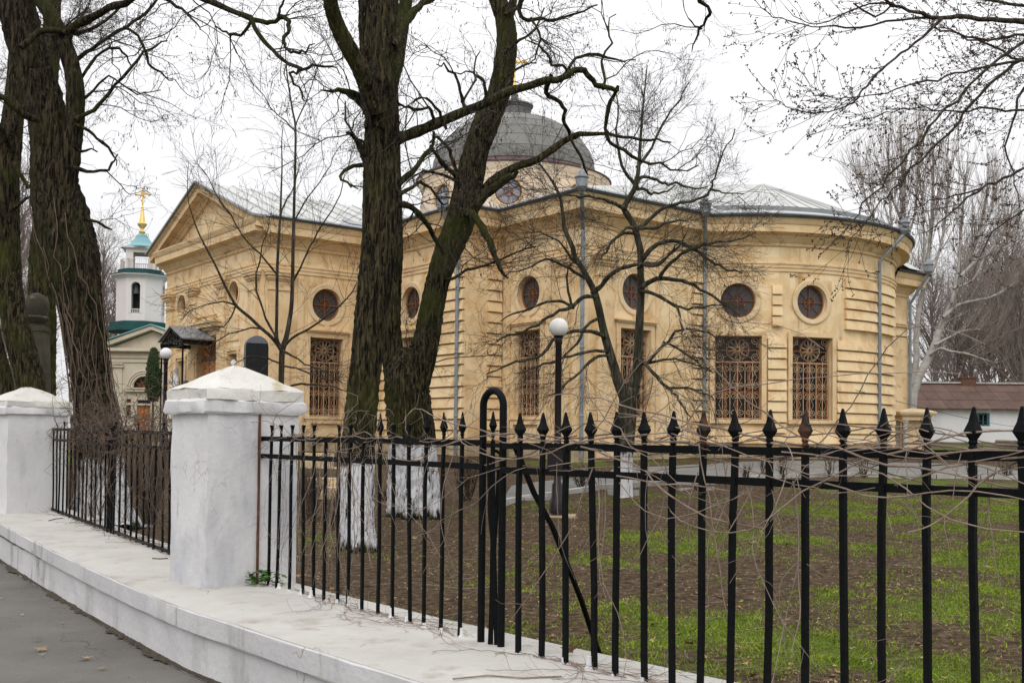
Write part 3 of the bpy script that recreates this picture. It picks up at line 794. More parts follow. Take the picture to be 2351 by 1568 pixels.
def wall_mesh(mb, W, openings, z0=ZB, z1=ZT, depth=.32):
    """openings: ('rect', u, half width, z0, z1) or ('round', u, r, zc); builds the face with real holes and reveals"""
    us = {0.0, W.L}; zs = {z0, z1}
    for o in openings:
        if o[0] == 'rect': us |= {o[1] - o[2], o[1] + o[2]}; zs |= {o[3], o[4]}
        else: us |= {o[1] - o[2] * 1.15, o[1] + o[2] * 1.15}; zs |= {o[3] - o[2] * 1.15, o[3] + o[2] * 1.15}
    us = sorted(us); zs = sorted(zs)
    for i in range(len(us) - 1):
        for j in range(len(zs) - 1):
            um, zm = (us[i] + us[i + 1]) / 2, (zs[j] + zs[j + 1]) / 2
            hit = None
            for o in openings:
                if o[0] == 'rect' and abs(um - o[1]) < o[2] and o[3] < zm < o[4]: hit = o
                if o[0] == 'round' and abs(um - o[1]) < o[2] * 1.15 and abs(zm - o[3]) < o[2] * 1.15: hit = o
            if hit: continue
            sg = W.segs(us[i], us[i + 1])
            for k in range(len(sg) - 1):
                mb.add([W(sg[k], zs[j]), W(sg[k + 1], zs[j]), W(sg[k + 1], zs[j + 1]), W(sg[k], zs[j + 1])], [(0, 1, 2, 3)])
    for o in openings:
        if o[0] == 'rect':
            _, u, h, a_, b_ = o
            c = [(u - h, a_), (u + h, a_), (u + h, b_), (u - h, b_)]
            for k in range(4):
                p0, p1 = c[k], c[(k + 1) % 4]
                mb.add([W(*p0, 0), W(*p1, 0), W(*p1, -depth), W(*p0, -depth)], [(3, 2, 1, 0)])
        else:
            _, u, r, zc = o
            n = 40
            ci = [(u + r * math.cos(2 * math.pi * k / n + math.pi / 4), zc + r * math.sin(2 * math.pi * k / n + math.pi / 4)) for k in range(n)]
            sq = []
            for k in range(n):
                c_, s_ = math.cos(2 * math.pi * k / n + math.pi / 4), math.sin(2 * math.pi * k / n + math.pi / 4)
                f_ = r * 1.15 / max(abs(c_), abs(s_)); sq.append((u + c_ * f_, zc + s_ * f_))
            mb.add([W(*p) for p in ci] + [W(*p) for p in sq], [(k, (k + 1) % n, n + (k + 1) % n, n + k) for k in range(n)])
            mb.add([W(*p, 0) for p in ci] + [W(*p, -depth) for p in ci], [(k, n + k, n + (k + 1) % n, (k + 1) % n) for k in range(n)])

ZW0, ZW1 = .60, 3.30                                       # rectangular windows
s3 = 4.53 - 3.13; s4 = 2.75 - .6
sa1 = (math.radians(-94.6) - fa0) * RA; sa2 = (math.radians(-72.6) - fa0) * RA
s2 = 10.1 - 7.69
wins = [(W1, 2.42, .63, 'moulded'), (W2, s2, .6, 'moulded'), (W3, s3, .64, 'moulded'), (W4, s4, .64, 'moulded'), (WA, sa1, .75, 'plain'), (WA, sa2, .75, 'plain')]
rounds = [(W1, 2.42), (W2, s2), (W3, s3), (W4, s4), (WA, sa1), (WA, sa2)]
ZRC = 4.45
ops = {id(w): [] for w in (W1, W2, W3, W4, WA, WF, WS, W5)}
for w, u, h, k in wins: ops[id(w)].append(('rect', u, h, ZW0, ZW1))
for w, u in rounds: ops[id(w)].append(('round', u, .56, ZRC))
sf = lambda q: 18.9 - q                                    # west front: distance along the wall from its far corner
ops[id(WF)] = [('rect', sf(14.55), .95, -.7, 3.45), ('round', sf(12.35), .42, 4.85), ('round', sf(17.25), .42, 4.85),
               ('rect', sf(12.35), .42, .3, 2.75), ('rect', sf(17.25), .42, .3, 2.75)]
mb = MB()
for w in (WF, W1, W2, WS, W3, W4, WA, W5): wall_mesh(mb, w, ops[id(w)])
for w in BK: wall_mesh(mb, w, [])
mb.build("wall", M['ochre'], ch)

# niche and blind opening backs
m = MB()
for q in (12.35, 17.25):
    m.box(-.5, .5, -.3, -.30, .2, 2.8, lambda p: WF(sf(q) + p[0], p[2], p[1] - .32))
m.build("niche_back", M['ochre'], ch)

def wb(mb, W, u0, u1, z0, z1, d0, d1, d2=None):
    d2 = d1 if d2 is None else d2
    sg = W.segs(u0, u1)
    for k in range(len(sg) - 1):
        a_, b_ = sg[k], sg[k + 1]
        mb.hexa([W(a_, z0, d1), W(b_, z0, d1), W(b_, z0, d0), W(a_, z0, d0), W(a_, z1, d2), W(b_, z1, d2), W(b_, z1, d0), W(a_, z1, d0)])

# -------- rusticated stone courses, block by block
def courses(W, zones, plain=(), seed=0, z_lo=-.25, z_hi=5.30, blk=1.15):
    r_ = random.Random(seed)
    z = z_hi; row = 0
    while z - .345 > z_lo:
        za, zb_ = z - .345 + .052, z
        for (u0, u1, lo, hi) in zones:
            if zb_ > hi + .02 or za < lo - .02: continue
            cuts = [u0]
            x = u0 + blk * (.5 if row % 2 else 1.0) * r_.uniform(.85, 1.15)
            while x < u1 - .3:
                cuts.append(x); x += blk * r_.uniform(.8, 1.2)
            cuts.append(u1)
            segs = [(cuts[i], cuts[i + 1]) for i in range(len(cuts) - 1)]
            for (a_, b_) in segs:
                mb = MB()
                e_ = r_.uniform(-.003, .003); wb(mb, W, a_ + .002, b_ - .002, za, zb_, -.01, .135 + e_, .085 + e_)
                mb.build("stone_block", M['ochre_stone'], ch)
        z -= .345; row += 1
fr = .94                                                  # half width of a window with its frame
courses(WA, [(.03, sa1 - fr, -1, 3.55), (sa1 + fr, sa2 - fr, -1, 3.5), (sa2 + fr, WA.L - 3.4, -1, 3.5), (.03, sa1 - 1.35, 3.5, 6), ((sa1 + sa2) / 2 - .17, (sa1 + sa2) / 2 + .17, 3.5, 5.0),
             (sa2 + 1.32, WA.L - 3.4, 3.5, 6), (sa1 - fr, sa1 + fr, -1, .3), (sa2 - fr, sa2 + fr, -1, .3)], seed=1, blk=1.3)
courses(W4, [(W4.L - .62, W4.L - .04, -1, 6)], seed=2)
courses(W2, [(s2 + 1.0, W2.L - .002, -1, 6), (.05, s2 - 1.0, -1, 6)], seed=3, blk=1.5)
courses(WS, [(.84, 1.38, -1, 6)], seed=4)

# -------- plinth blocks
def plinth(W, u0, u1, seed):
    r_ = random.Random(seed); x = u0
    while x < u1 - .05:
        y = min(u1, x + r_.uniform(.8, 1.3))
        mb = MB(); wb(mb, W, x + .006, y - .006, ZB, -.27 + r_.uniform(-.012, .012), -.02, .10 + r_.uniform(-.015, .015))
        mb.build("plinth_stone", M['plinth'], ch); x = y
for i, w in enumerate((W1, W2, WS, W3, W4, WA, W5)): plinth(w, .0, w.L if w is not WA else w.L - 2.5, i)

# -------- cornice and frieze swept along the wall line
def sweep(mb, path, prof, closed=False):
    """path: world xy points with the outside on the right of travel ; prof: (d, z)"""
    n = len(path)
    dirs = [(path[(i + 1) % n] - path[i]).normalized() for i in range(n if closed else n - 1)]
    for i in range(n):
        d0 = dirs[i - 1] if (closed or i > 0) else dirs[0]
        d1 = dirs[i] if (closed or i < n - 1) else dirs[-1]
        n0, n1 = Vector((d0.y, -d0.x, 0)), Vector((d1.y, -d1.x, 0))
        mi = (n0 + n1); mi = mi / max(.3, mi.dot(n0)) if mi.length > 1e-6 else n0
        for (d, z) in prof:
            p = path[i] + mi * d; mb.v.append((p.x, p.y, z))
    k = len(prof)
    for i in range(n if closed else n - 1):
        j = (i + 1) % n
        for q in range(k - 1):
            mb.f.append((i * k + q, j * k + q, j * k + q + 1, i * k + q + 1))
arc = [WA(u, 0) for u in np.linspace(0, WA.L, 40)]
main_path = [CW(FAC, 18.9), CW(FAC, 10.1), CW(-.84, 10.1), CW(-.84, 4.53), CW(.6, 4.53), CW(.6, .6)] + arc + [CW(2 * PC - p_in + .02, .6)]
CORN = [(.0, 6.2), (.07, 6.24), (.07, 6.32), (.11, 6.35), (.2, 6.46), (.23, 6.48), (.23, 6.55), (.27, 6.58), (.50, 6.61), (.50, 6.84), (.53, 6.87), (.56, 6.93), (.60, 7.02), (.60, 7.06)]
ARCH = [(.0, 5.40), (.035, 5.41), (.035, 5.52), (.06, 5.53), (.06, 5.63), (.085, 5.64), (.085, 5.69), (.0, 5.73)]
mb = MB(); sweep(mb, main_path, CORN); o = mb.build("cornice", M['ochre_trim'], ch)
mb = MB(); sweep(mb, main_path, ARCH); mb.build("architrave_band", M['ochre_trim'], ch)
mb = MB(); sweep(mb, main_path[1:], [(.50, 7.06), (.67, 7.06), (.69, 7.13), (.62, 7.17), (.2, 7.2)]); mb.build("gutter_edge", M['roof_edge'], ch)
mb = MB(); sweep(mb, main_path[1:], [(.68, 7.135), (.64, 7.19), (.10, 7.26)]); mb.build("eaves_flashing", M['roof_grey'], ch)
DZ5 = -.62
mb = MB(); pth5 = [CW(2 * PC - p_in, .6), CW(17.8, .6), CW(17.8, 26)]
sweep(mb, pth5, [(d, z + DZ5) for d, z in CORN]); sweep_o = mb.build("side_cornice", M['ochre_trim'], ch)
mb = MB(); sweep(mb, pth5, [(.50, 7.06 + DZ5), (.67, 7.06 + DZ5), (.69, 7.13 + DZ5), (.0, 7.25 + DZ5)]); mb.build("side_gutter", M['roof_edge'], ch)
m = MB()
for zz in (4.5, 4.42, 4.05): wb(m, W5, .0, W5.L + .08, zz, zz + .05, 0, .10)
wb(m, W5, .15, W5.L, -.8, 4.0, -.01, .05); m.build("side_pilaster", M['ochre_trim'], ch)

# -------- windows
def P3(W, u, z=0.0):
    """map local (x along, y outward, z up) at wall position u to the world"""
    t, n = W.frame(u); o = W(u, 0, 0)
    return lambda p: o + t * p[0] + n * p[1] + Vector((0, 0, p[2] + z))
def spiral(mb, x, z, r, turns, a0, sgn, th, T, y=0):
    n = int(12 * turns) + 2; pts = []
    for i in range(n):
        t = i / (n - 1); a_ = a0 + sgn * t * turns * 2 * math.pi; rr = r * (1 - .78 * t)
        pts.append((x + rr * math.cos(a_), y, z + rr * math.sin(a_)))
    mb.tube(pts, th, 4, False, T)
def grille_mesh(hw, z0, z1):
    mb = MB(); I = lambda p: p; th = .011
    H = z1 - z0; zt = z1 - .84 * (H / 2.7)
    mb.box(-hw, hw, -.012, .012, zt - .016, zt + .016)
    mb.box(-hw, hw, -.01, .01, z0 + .02, z0 + .045)
    for k in range(5):
        x = -hw + 2 * hw * (k + 1) / 6 ; mb.box(x - .011, x + .011, -.011, .011, z0, zt)
    for x in (-hw + .008, hw - .008): mb.box(x - .009, x + .009, -.01, .01, z0, z1)
    mb.box(-hw, hw, -.01, .01, z1 - .03, z1 - .012)
    # rosette
    zc, R1 = (zt + z1) / 2, min(hw, (z1 - zt) / 2) * .86
    mb.tube([(.07 * math.cos(a_), 0, zc + .07 * math.sin(a_)) for a_ in np.linspace(0, 2 * math.pi, 13)], .014, 4, False)
    mb.tube([(1.02 * R1 * math.cos(a_), 0, zc + 1.02 * R1 * math.sin(a_)) for a_ in np.linspace(0, 2 * math.pi, 29)], .008, 3, False)
    for k in range(12):
        a_ = 2 * math.pi * k / 12
        w_ = math.pi / 12 * .9
        pts = []
        for t in np.linspace(0, 1, 6): pts.append((t, -1))
        loop = [(.08, 0), (.55 * R1, -w_ * .8), (.86 * R1, -w_ * .95), (.97 * R1, 0), (.86 * R1, w_ * .95), (.55 * R1, w_ * .8), (.08, 0)]
        mb.tube([(r * math.cos(a_ + b_), 0, zc + r * math.sin(a_ + b_)) for r, b_ in loop], .0075, 3, False)
    for sx in (-1, 1):
        for sz in (-1, 1):
            spiral(mb, sx * (hw - .15), zc + sz * ((z1 - zt) / 2 - .15), .14, 1.7, math.pi / 2 * sz, sx * sz, .010, None)
            spiral(mb, sx * (hw - .07), zc + sz * .10, .07, 1.2, 0, sz, .008, None)
    # two tiers of C scrolls and lozenge braces between the bars
    tiers = [(zt - .10, zt - .10 - (zt - z0 - .2) * .47), (z0 + .10 + (zt - z0 - .2) * .47, z0 + .10)]
    for k in range(6):
        xc = -hw + 2 * hw * (k + .5) / 6; wv = hw / 6 * .96
        for (za, zb_) in tiers:
            sg = 1 if k % 2 else -1
            spiral(mb, xc, za - wv, wv, 1.6, math.pi / 2, sg, .0105, None)
            spiral(mb, xc, zb_ + wv, wv, 1.6, -math.pi / 2, -sg, .0105, None)
            lx = xc - sg * wv; rx = xc + sg * wv
            mb.tube([(xc - wv, 0, za - wv), (xc + (wv if k % 2 else -wv) * .2, 0, (za + zb_) / 2), (xc - wv, 0, zb_ + wv)] if k % 2 else [(xc + wv, 0, za - wv), (xc, 0, (za + zb_) / 2), (xc + wv, 0, zb_ + wv)], .008, 3, False)
    return mb.mesh("grille")
GR = {}
def rect_window(W, u, hw, kind):
    T = P3(W, u)
    z0, z1 = ZW0, ZW1
    m = MB()                                             # red brown joinery
    f = .07
    m.box(-hw - .02, -hw + f, -.30, -.22, z0, z1, T); m.box(hw - f, hw + .02, -.30, -.22, z0, z1, T)
    m.box(-hw + f, hw - f, -.30, -.22, z0, z0 + f, T); m.box(-hw + f, hw - f, -.30, -.22, z1 - f, z1, T)
    m.box(-hw + f, hw - f, -.29, -.225, z1 - .90, z1 - .80, T); [m.box(x_ - .05, x_ + .05, -.29, -.226, z0 + f, z1 - .90, T) for x_ in (-hw * .5, 0, hw * .5)]; m.box(-hw + f, hw - f, -.288, -.228, (z0 + z1) / 2 - .5, (z0 + z1) / 2 - .42, T); [m.tube([(0, -.25, z1 - .45), ((hw - .05) * math.cos(a_), -.25, z1 - .45 + .38 * math.sin(a_))], .03, 4, False, T) for a_ in np.linspace(0, 2 * math.pi, 9)[:-1]]
    w = m.build("window", M['red_wood'], ch)
    m = MB(); m.box(-hw, hw, -.285, -.275, z0 + .02, z1 - .02, T); m.build("pane", M['glass'], w)
    if hw not in GR: GR[hw] = grille_mesh(hw - .03, z0, z1); GR[hw].materials.append(M['grille'])
    g = bpy.data.objects.new("grille", GR[hw]); t, n = W.frame(u)
    g.location = W(u, 0, -.12) - WL[ch.name]; g.rotation_euler[2] = math.atan2(t.y, t.x); link(g, w)
    m = MB(); q = .17 if kind == 'moulded' else .15
    D = .06
    m.box(-hw - q, -hw - .001, -.01, D, z0, z1 + q, T); m.box(hw + .001, hw + q, -.01, D, z0, z1 + q, T); m.box(-hw - .001, hw + .001, -.01, D - .002, z1, z1 + q, T)
    if kind == 'moulded':
        m.box(-hw - .06, -hw - .02, D, D + .02, z0, z1 + .06, T); m.box(hw + .02, hw + .06, D, D + .02, z0, z1 + .06, T)
        m.box(-hw - q - .02, hw + q + .02, -.01, .12, z1 + q, z1 + q + .05, T); m.box(-hw - q - .07, hw + q + .07, -.01, .17, z1 + q + .05, z1 + q + .10, T)
        m.box(-hw - q - .04, hw + q + .04, -.01, .12, z0 - .10, z0, T); m.box(-hw - q + .02, hw + q - .02, -.01, .08, z0 - .17, z0 - .10, T)
        # sunk panel below the sill
        m.box(-hw - .12, -hw + .02, -.01, .11, -.25, z0 - .17, T); m.box(hw - .02, hw + .12, -.01, .11, -.25, z0 - .17, T)
        m.box(-hw + .02, hw - .02, -.01, .108, z0 - .25, z0 - .17, T); m.box(-hw + .14, hw - .14, -.01, .05, -.1, z0 - .36, T)
        # flat pilaster strips either side
        for sx in (-1, 1):
            x = sx * (hw + q + .20); m.box(x - .11, x + .11, -.01, .035, -.25, 5.3, T)
    else:
        m.box(-hw - q, hw + q, -.01, D + .03, z0 - .13, z0, T)
    m.build("architrave", M['ochre_trim'], w)
for w, u, h, k in wins: rect_window(w, u, h, k)

def round_window(W, u, r, zc, mat_bar, parent=None, deep=.2, pale=True, bars=True, nm="round_window", gl='glass_round', frame=.17):
    T = P3(W, u, zc); n = 40
    ring = lambda r_, y_: [T((r_ * math.cos(2 * math.pi * k / n), y_, r_ * math.sin(2 * math.pi * k / n))) for k in range(n)]
    m = MB(); lv = [(r, -.02), (r, .03), (r + frame - .03, .045), (r + frame, .03), (r + frame, -.02)]
    m.v = [tuple(p) for a_ in lv for p in ring(*a_)]
    m.f = [(i * n + k, i * n + (k + 1) % n, (i + 1) * n + (k + 1) % n, (i + 1) * n + k) for i in range(len(lv) - 1) for k in range(n)]
    w = m.build(nm, M['ring_stone'] if pale else M['ochre_trim'], parent or ch)
    m = MB(); m.add(ring(r + .02, -deep), [tuple(range(n))]); m.build("pane", M[gl], w)
    if bars:
        m = MB(); y = -deep + .03
        m.tube([(r * .93 * math.cos(a_), y, r * .93 * math.sin(a_)) for a_ in np.linspace(0, 2 * math.pi, 33)], .03, 4, False, T)
        for k in range(8 if bars is True else bars):
            a_ = 2 * math.pi * k / (8 if bars is True else bars) + math.pi / 2
            m.tube([(0, y, 0), (.92 * r * math.cos(a_), y, .92 * r * math.sin(a_))], .021 if k % 2 == 0 else .012, 4, False, T)
        m.tube([(.34 * r * math.cos(a_), y + .01, .34 * r * math.sin(a_)) for a_ in np.linspace(0, 2 * math.pi, 17)], .016, 4, False, T)
        m.build("glazing_bars", mat_bar, w)
    return w
for w, u in rounds: round_window(w, u, .56, ZRC, M['red_wood'])
for q in (12.35, 17.25): round_window(WF, sf(q), .42, 4.85, M['red_wood'], bars=4, pale=False, frame=.08, deep=.3)
# ladder strip on top of apse etc. is part of the courses; keystone blocks under the rounds
m = MB()
for w, u in ((W1, 2.42), (W3, s3), (W4, s4)): m.box(-.09, .09, -.01, .07, ZW1 + .29, ZRC - .72, P3(w, u))
m.build("keystone", M['ochre_trim'], ch)

# -------- pilasters on the wing
def pilaster(W, u, w_, base=-.25, top=5.40):
    m = MB(); T = P3(W, u)
    m.box(-w_ / 2, w_ / 2, -.01, .12, base, top - .42, T); m.box(-w_ / 2 - .05, w_ / 2 + .05, -.01, .16, base - .4, base + .1, T)
    p = m.build("pilaster", M['ochre_trim'], ch)
    m = MB()
    for (e, z0, z1) in ((.03, top - .62, top - .56), (0, top - .42, top - .30), (.05, top - .30, top - .24), (.10, top - .24, top - .14), (.16, top - .14, top - .05), (.19, top - .05, top - .001)):
        m.box(-w_ / 2 - e, w_ / 2 + e, -.01, .13 + e, z0, z1, T)
    m.build("capital", M['ochre_trim'], p)
for q in (10.62, 13.2, 15.9, 18.35): pilaster(WF, sf(q), .62)
pilaster(W1, .62, .75); pilaster(W4, .8, .6); pilaster(W3, W3.L - .8, .6)
# sunk panels on the front
m = MB()
T = P3(WF, sf(14.55))
m.box(-1.1, 1.1, -.01, .06, 4.25, 5.1, T)
for sx in (-1, 1): m.box(sx * 1.02 - .1, sx * 1.02 + .1, -.01, .09, -.7, 3.5, T)
m.box(-1.2, 1.2, -.01, .10, 3.5, 3.68, T); m.box(-1.3, 1.3, -.01, .22, 3.68, 3.78, T); m.box(-1.4, 1.4, -.01, .36, 3.78, 3.92, T); m.box(-1.44, 1.44, -.01, .42, 3.92, 4.0, T)
for q in (12.35, 17.25):
    T2 = P3(WF, sf(q))
    m.box(-.62, .62, -.01, .05, 2.85, 3.0, T2); m.box(-.5, .5, -.01, .05, 3.2, 4.1, T2)
    for sx in (-1, 1): m.box(sx * .5 - .07, sx * .5 + .07, -.01, .05, -.2, 2.85, T2)
m.build("front_moulding", M['ochre_trim'], ch)

# door leaves
T = P3(WF, sf(14.55)); d_ = None
m = MB(); m.box(-.95, .95, -.31, -.11, 2.62, 2.74, T); m.box(-.95, -.86, -.31, -.2, -.7, 3.45, T); m.box(.86, .95, -.31, -.2, -.7, 3.45, T)
for k in range(7):
    a_ = math.pi * k / 6 * .98 + .03; m.tube([(0, -.11, 2.78), (.8 * math.cos(a_), -.11, 2.78 + .62 * math.sin(a_))], .022, 4, False, T)
door = m.build("door", M['red_wood'], ch)
for k in range(8):
    x = -.86 + k * .215
    m = MB(); m.box(x + .004, x + .211, -.26, -.135 - .012 * (k % 2), -.7, 3.43, T); m.build("door_board", M['door_wood'], door)

# canopy over the door
c_q0, c_q1, c_p = 13.9, 16.0, FAC - 1.2
cm = (c_q0 + c_q1) / 2
roofc = MB()
for (qa, qb, za, zb_) in ((c_q0 - .15, cm, 3.30, 3.80), (cm, c_q1 + .15, 3.80, 3.30)):
    c = [CW(c_p - .1, qa, za), CW(FAC - .06, qa, za), CW(FAC - .06, qb, zb_), CW(c_p - .1, qb, zb_)]
    roofc.hexa([v for v in c] + [v + Vector((0, 0, .05)) for v in c])
cano = roofc.build("canopy", M['roof_grey'], ch)
m = MB()
for q in (c_q0, c_q1):
    m.tube([CW(c_p, q, -.7), CW(c_p, q, 3.2)], .035, 6)
    m.hexa([CW(c_p - .04, q - .05, 3.12), CW(FAC - .13, q - .05, 3.12), CW(FAC - .13, q + .05, 3.12), CW(c_p - .04, q + .05, 3.12), CW(c_p - .04, q - .05, 3.27), CW(FAC - .13, q - .05, 3.27), CW(FAC - .13, q + .05, 3.27), CW(c_p - .04, q + .05, 3.27)])
m.tube([CW(c_p, c_q0, 3.22), CW(c_p, c_q1, 3.22)], .04, 4); m.tube([CW(c_p, c_q0, 3.06), CW(c_p, c_q1, 3.06)], .03, 4)
m.tube([CW(c_p, c_q0, 3.22), CW(c_p, cm, 3.74), CW(c_p, c_q1, 3.22)], .035, 4)
Tc = lambda p: CW(c_p, cm + p[0], p[2])
for k in range(7):
    x = -.9 + k * .30; spiral(m, x, 3.14, .07, 1.4, 0, 1 if k % 2 else -1, .018, Tc)
for (x, z, r) in ((-.55, 3.36, .09), (-.27, 3.43, .12), (0, 3.52, .14), (.27, 3.43, .12), (.55, 3.36, .09), (0, 3.31, .07)): spiral(m, x, z, r, 1.6, 1.0, 1 if x > 0 else -1, .02, Tc)
m.build("canopy_frame", M['iron'], cano)
# steps under the canopy
for k in range(3):
    m = MB(); c = CW(0, 0); x0 = FAC - 2.2 + k * .35
    m.hexa([CW(x0, 12.8, -.75), CW(FAC - .02, 12.8, -.75), CW(FAC - .02, 16.3, -.75), CW(x0, 16.3, -.75), CW(x0, 12.8, -.6 + k * .12), CW(FAC - .02, 12.8, -.6 + k * .12), CW(FAC - .02, 16.3, -.6 + k * .12), CW(x0, 16.3, -.6 + k * .12)])
    m.build("step", M['plinth'], ch)
# plaque beside the door
tagp = MB(); T = P3(WF, sf(16.4)); tagp.box(-.22, .22, .131, .16, 1.35, 1.95, T)
tag(tagp.build("wall_plaque", M['board'], loc=WF(sf(16.4), 1.6, .14)), "small dark plaque fixed to the church front left of the door", "plaque")

# -------- gable of the wing
QM, ZR = 14.5, 9.0
def gab(q): return 7.04 + (ZR - 7.04) * (1 - abs(q - QM) / 5.0)
m = MB()
m.add([CW(FAC - .02, 9.9, 6.95), CW(FAC - .02, 19.1, 6.95), CW(FAC - .02, QM, gab(QM) - .15)], [(0, 1, 2)])
m.build("tympanum", M['ochre'], ch)
rk = [(.0, -.52), (.10, -.50), (.16, -.42), (.22, -.40), (.24, -.30), (.50, -.29), (.50, -.08), (.58, -.02), (.60, .02)]
m = MB()
for (qa, qb) in ((9.5, QM), (19.5, QM)):
    n0 = len(m.v)
    for q in (qa, qb):
        for (d, dz) in rk: 
            p = CW(FAC - d, q, gab(q) + dz); m.v.append(tuple(p))
    k = len(rk)
    for i in range(k - 1): m.f.append((n0 + i, n0 + k + i, n0 + k + i + 1, n0 + i + 1))
    m.f.append(tuple(n0 + i for i in range(k))); 
m.build("raking_cornice", M['ochre_trim'], ch)
m = MB()
for (qa, qb) in ((9.42, QM), (19.58, QM)):
    c = [CW(FAC - .68, qa, gab(qa) + .03), CW(FAC - .2, qa, gab(qa) + .03), CW(FAC - .2, qb, gab(qb) + .03), CW(FAC - .68, qb, gab(qb) + .03)]
    m.hexa(c + [v + Vector((0, 0, .07)) for v in c])
m.build("verge_flashing", M['roof_grey'], ch)
# roof sheets of the wing, with standing seams
x = FAC - .62
while x < 7.0:
    for (qa, qb) in ((9.45, QM), (19.55, QM)):
        m = MB(); wd = .72
        c = [CW(x, qa, gab(qa) + .11), CW(x + wd, qa, gab(qa) + .11), CW(x + wd, qb, gab(qb) + .11), CW(x, qb, gab(qb) + .11)]
        m.hexa([v - Vector((0, 0, .04)) for v in c] + c)
        e = [CW(x + wd - .02, qa, gab(qa) + .11), CW(x + wd + .015, qa, gab(qa) + .11), CW(x + wd + .015, qb, gab(qb) + .11), CW(x + wd - .02, qb, gab(qb) + .11)]
        m.hexa(e + [v + Vector((0, 0, .05)) for v in e])
        m.build("roof_sheet", M['roof'], ch)
    x += .72
# snow guard strip near the eaves
m = MB(); c = [CW(-2.0, 9.95, gab(9.95) + .13), CW(5, 9.95, gab(9.95) + .13), CW(5, 10.5, gab(10.5) + .13), CW(-2.0, 10.5, gab(10.5) + .13)]
m.hexa(c + [v + Vector((0, 0, .03)) for v in c]); m.build("eaves_strip", M['roof_grey'], ch)

# -------- roof of the body and of the apse
DCp, DCq = 8.38, 13.9
m = MB()
eav = [CW(-.3 - .6, 9.4, 7.2), CW(-1.4, 3.95, 7.2), CW(.05, 3.95, 7.2), CW(.02, .02, 7.2), CW(p_in - .4, .05, 7.2)]
apx = CW(11.4, 2.6, 9.5); dc = CW(DCp, DCq, 9.4)
m.add([CW(-1.4, 26.5, 7.2), CW(-1.4, 3.95, 7.2), CW(.02, 3.95, 7.2), CW(.02, .02, 7.2), CW(p_in - .3, .05, 7.2), apx, dc], [(0, 1, 6), (1, 2, 6), (2, 3, 6), (3, 4, 5, 6)])
m.add([CW(-1.4, 26.5, 7.2), dc, CW(17.9, 26.5, 6.6), CW(17.9, .0, 6.6), CW(17.0, .0, 6.62), apx], [(0, 1, 2), (2, 1, 3), (3, 1, 5, 4)])
m.build("body_roof", M['roof'], ch)
nseg = 22
for k in range(nseg):
    f0 = fa0 + (fa1 - fa0) * k / nseg; f1 = fa0 + (fa1 - fa0) * (k + 1) / nseg
    pt = lambda f, R_, z: Vector((AN.x + R_ * math.cos(f), AN.y + R_ * math.sin(f), z))
    ap = lambda f, t, z: apx.lerp(Vector((AN.x + 6.15 * math.cos(f), AN.y + 6.15 * math.sin(f), 7.62)), t)
    m = MB()
    m.add([ap(f0, 1, 0), ap(f1, 1, 0), ap(f1, .02, 0), ap(f0, .02, 0)], [(0, 1, 2, 3)])
    up_ = Vector((0, 0, .05)); a_, b_ = ap(f0, 1, 0), ap(f0, .03, 0)
    m.tube([a_ + up_ * .4, b_ + up_ * .4], .022, 4, False)
    m.build("apse_sheet", M['roof'], ch)
m = MB()
prof = [(7.18, 7.16), (6.5, 7.40)]
n = 60
def ringstrip(m, prof):
    k = len(prof)
    n0 = len(m.v)
    for i in range(n + 1):
        f = fa0 + (fa1 - fa0) * i / n
        for (R_, z) in prof: m.v.append((AN.x + R_ * math.cos(f), AN.y + R_ * math.sin(f), z))
    for i in range(n):
        for q in range(k - 1): m.f.append((n0 + i * k + q, n0 + (i + 1) * k + q, n0 + (i + 1) * k + q + 1, n0 + i * k + q + 1))
ringstrip(m, prof); m.build("apse_eaves_band", M['roof'], ch)
m = MB(); ringstrip(m, [(6.5, 7.36), (6.52, 7.54), (6.1, 7.64)]); m.build("apse_kerb_band", M['roof_grey'], ch)

# -------- drum, dome, lantern and cross
DC = CW(DCp, DCq)
def dl(prof, nm, mat, n=56, parent=ch, ang=35):
    m = MB(); m.lathe(prof, n, (DC.x, DC.y, 0)); o = m.build(nm, mat, parent); autosmooth(o, ang); return o
WD = Wall(cen=DC, R=4.0, f0=math.radians(-200), f1=math.radians(160))
m = MB()
dw = [math.radians(a_) for a_ in (-93, -138, -48, -183, -3)]
wall_mesh(m, WD, [('round', (f - WD.f0) * WD.R, .55, 9.85) for f in dw], 7.0, 11.0, .2)
m.build("drum", M['drum'], ch)
dl([(4.0, 10.62), (4.06, 10.64), (4.06, 10.74), (4.12, 10.78), (4.22, 10.9), (4.25, 11.0), (4.0, 11.02)], "drum_cornice", M['drum'])
dl([(4.2, 11.0), (4.30, 11.0), (4.32, 11.06), (3.62, 11.34), (3.58, 11.42)], "dome_flashing", M['dome_band'])
for f in dw: round_window(WD, (f - WD.f0) * WD.R, .55, 9.85, M['red_wood'], pale=False, bars=6, frame=.07, gl='glass_grey', deep=.12)
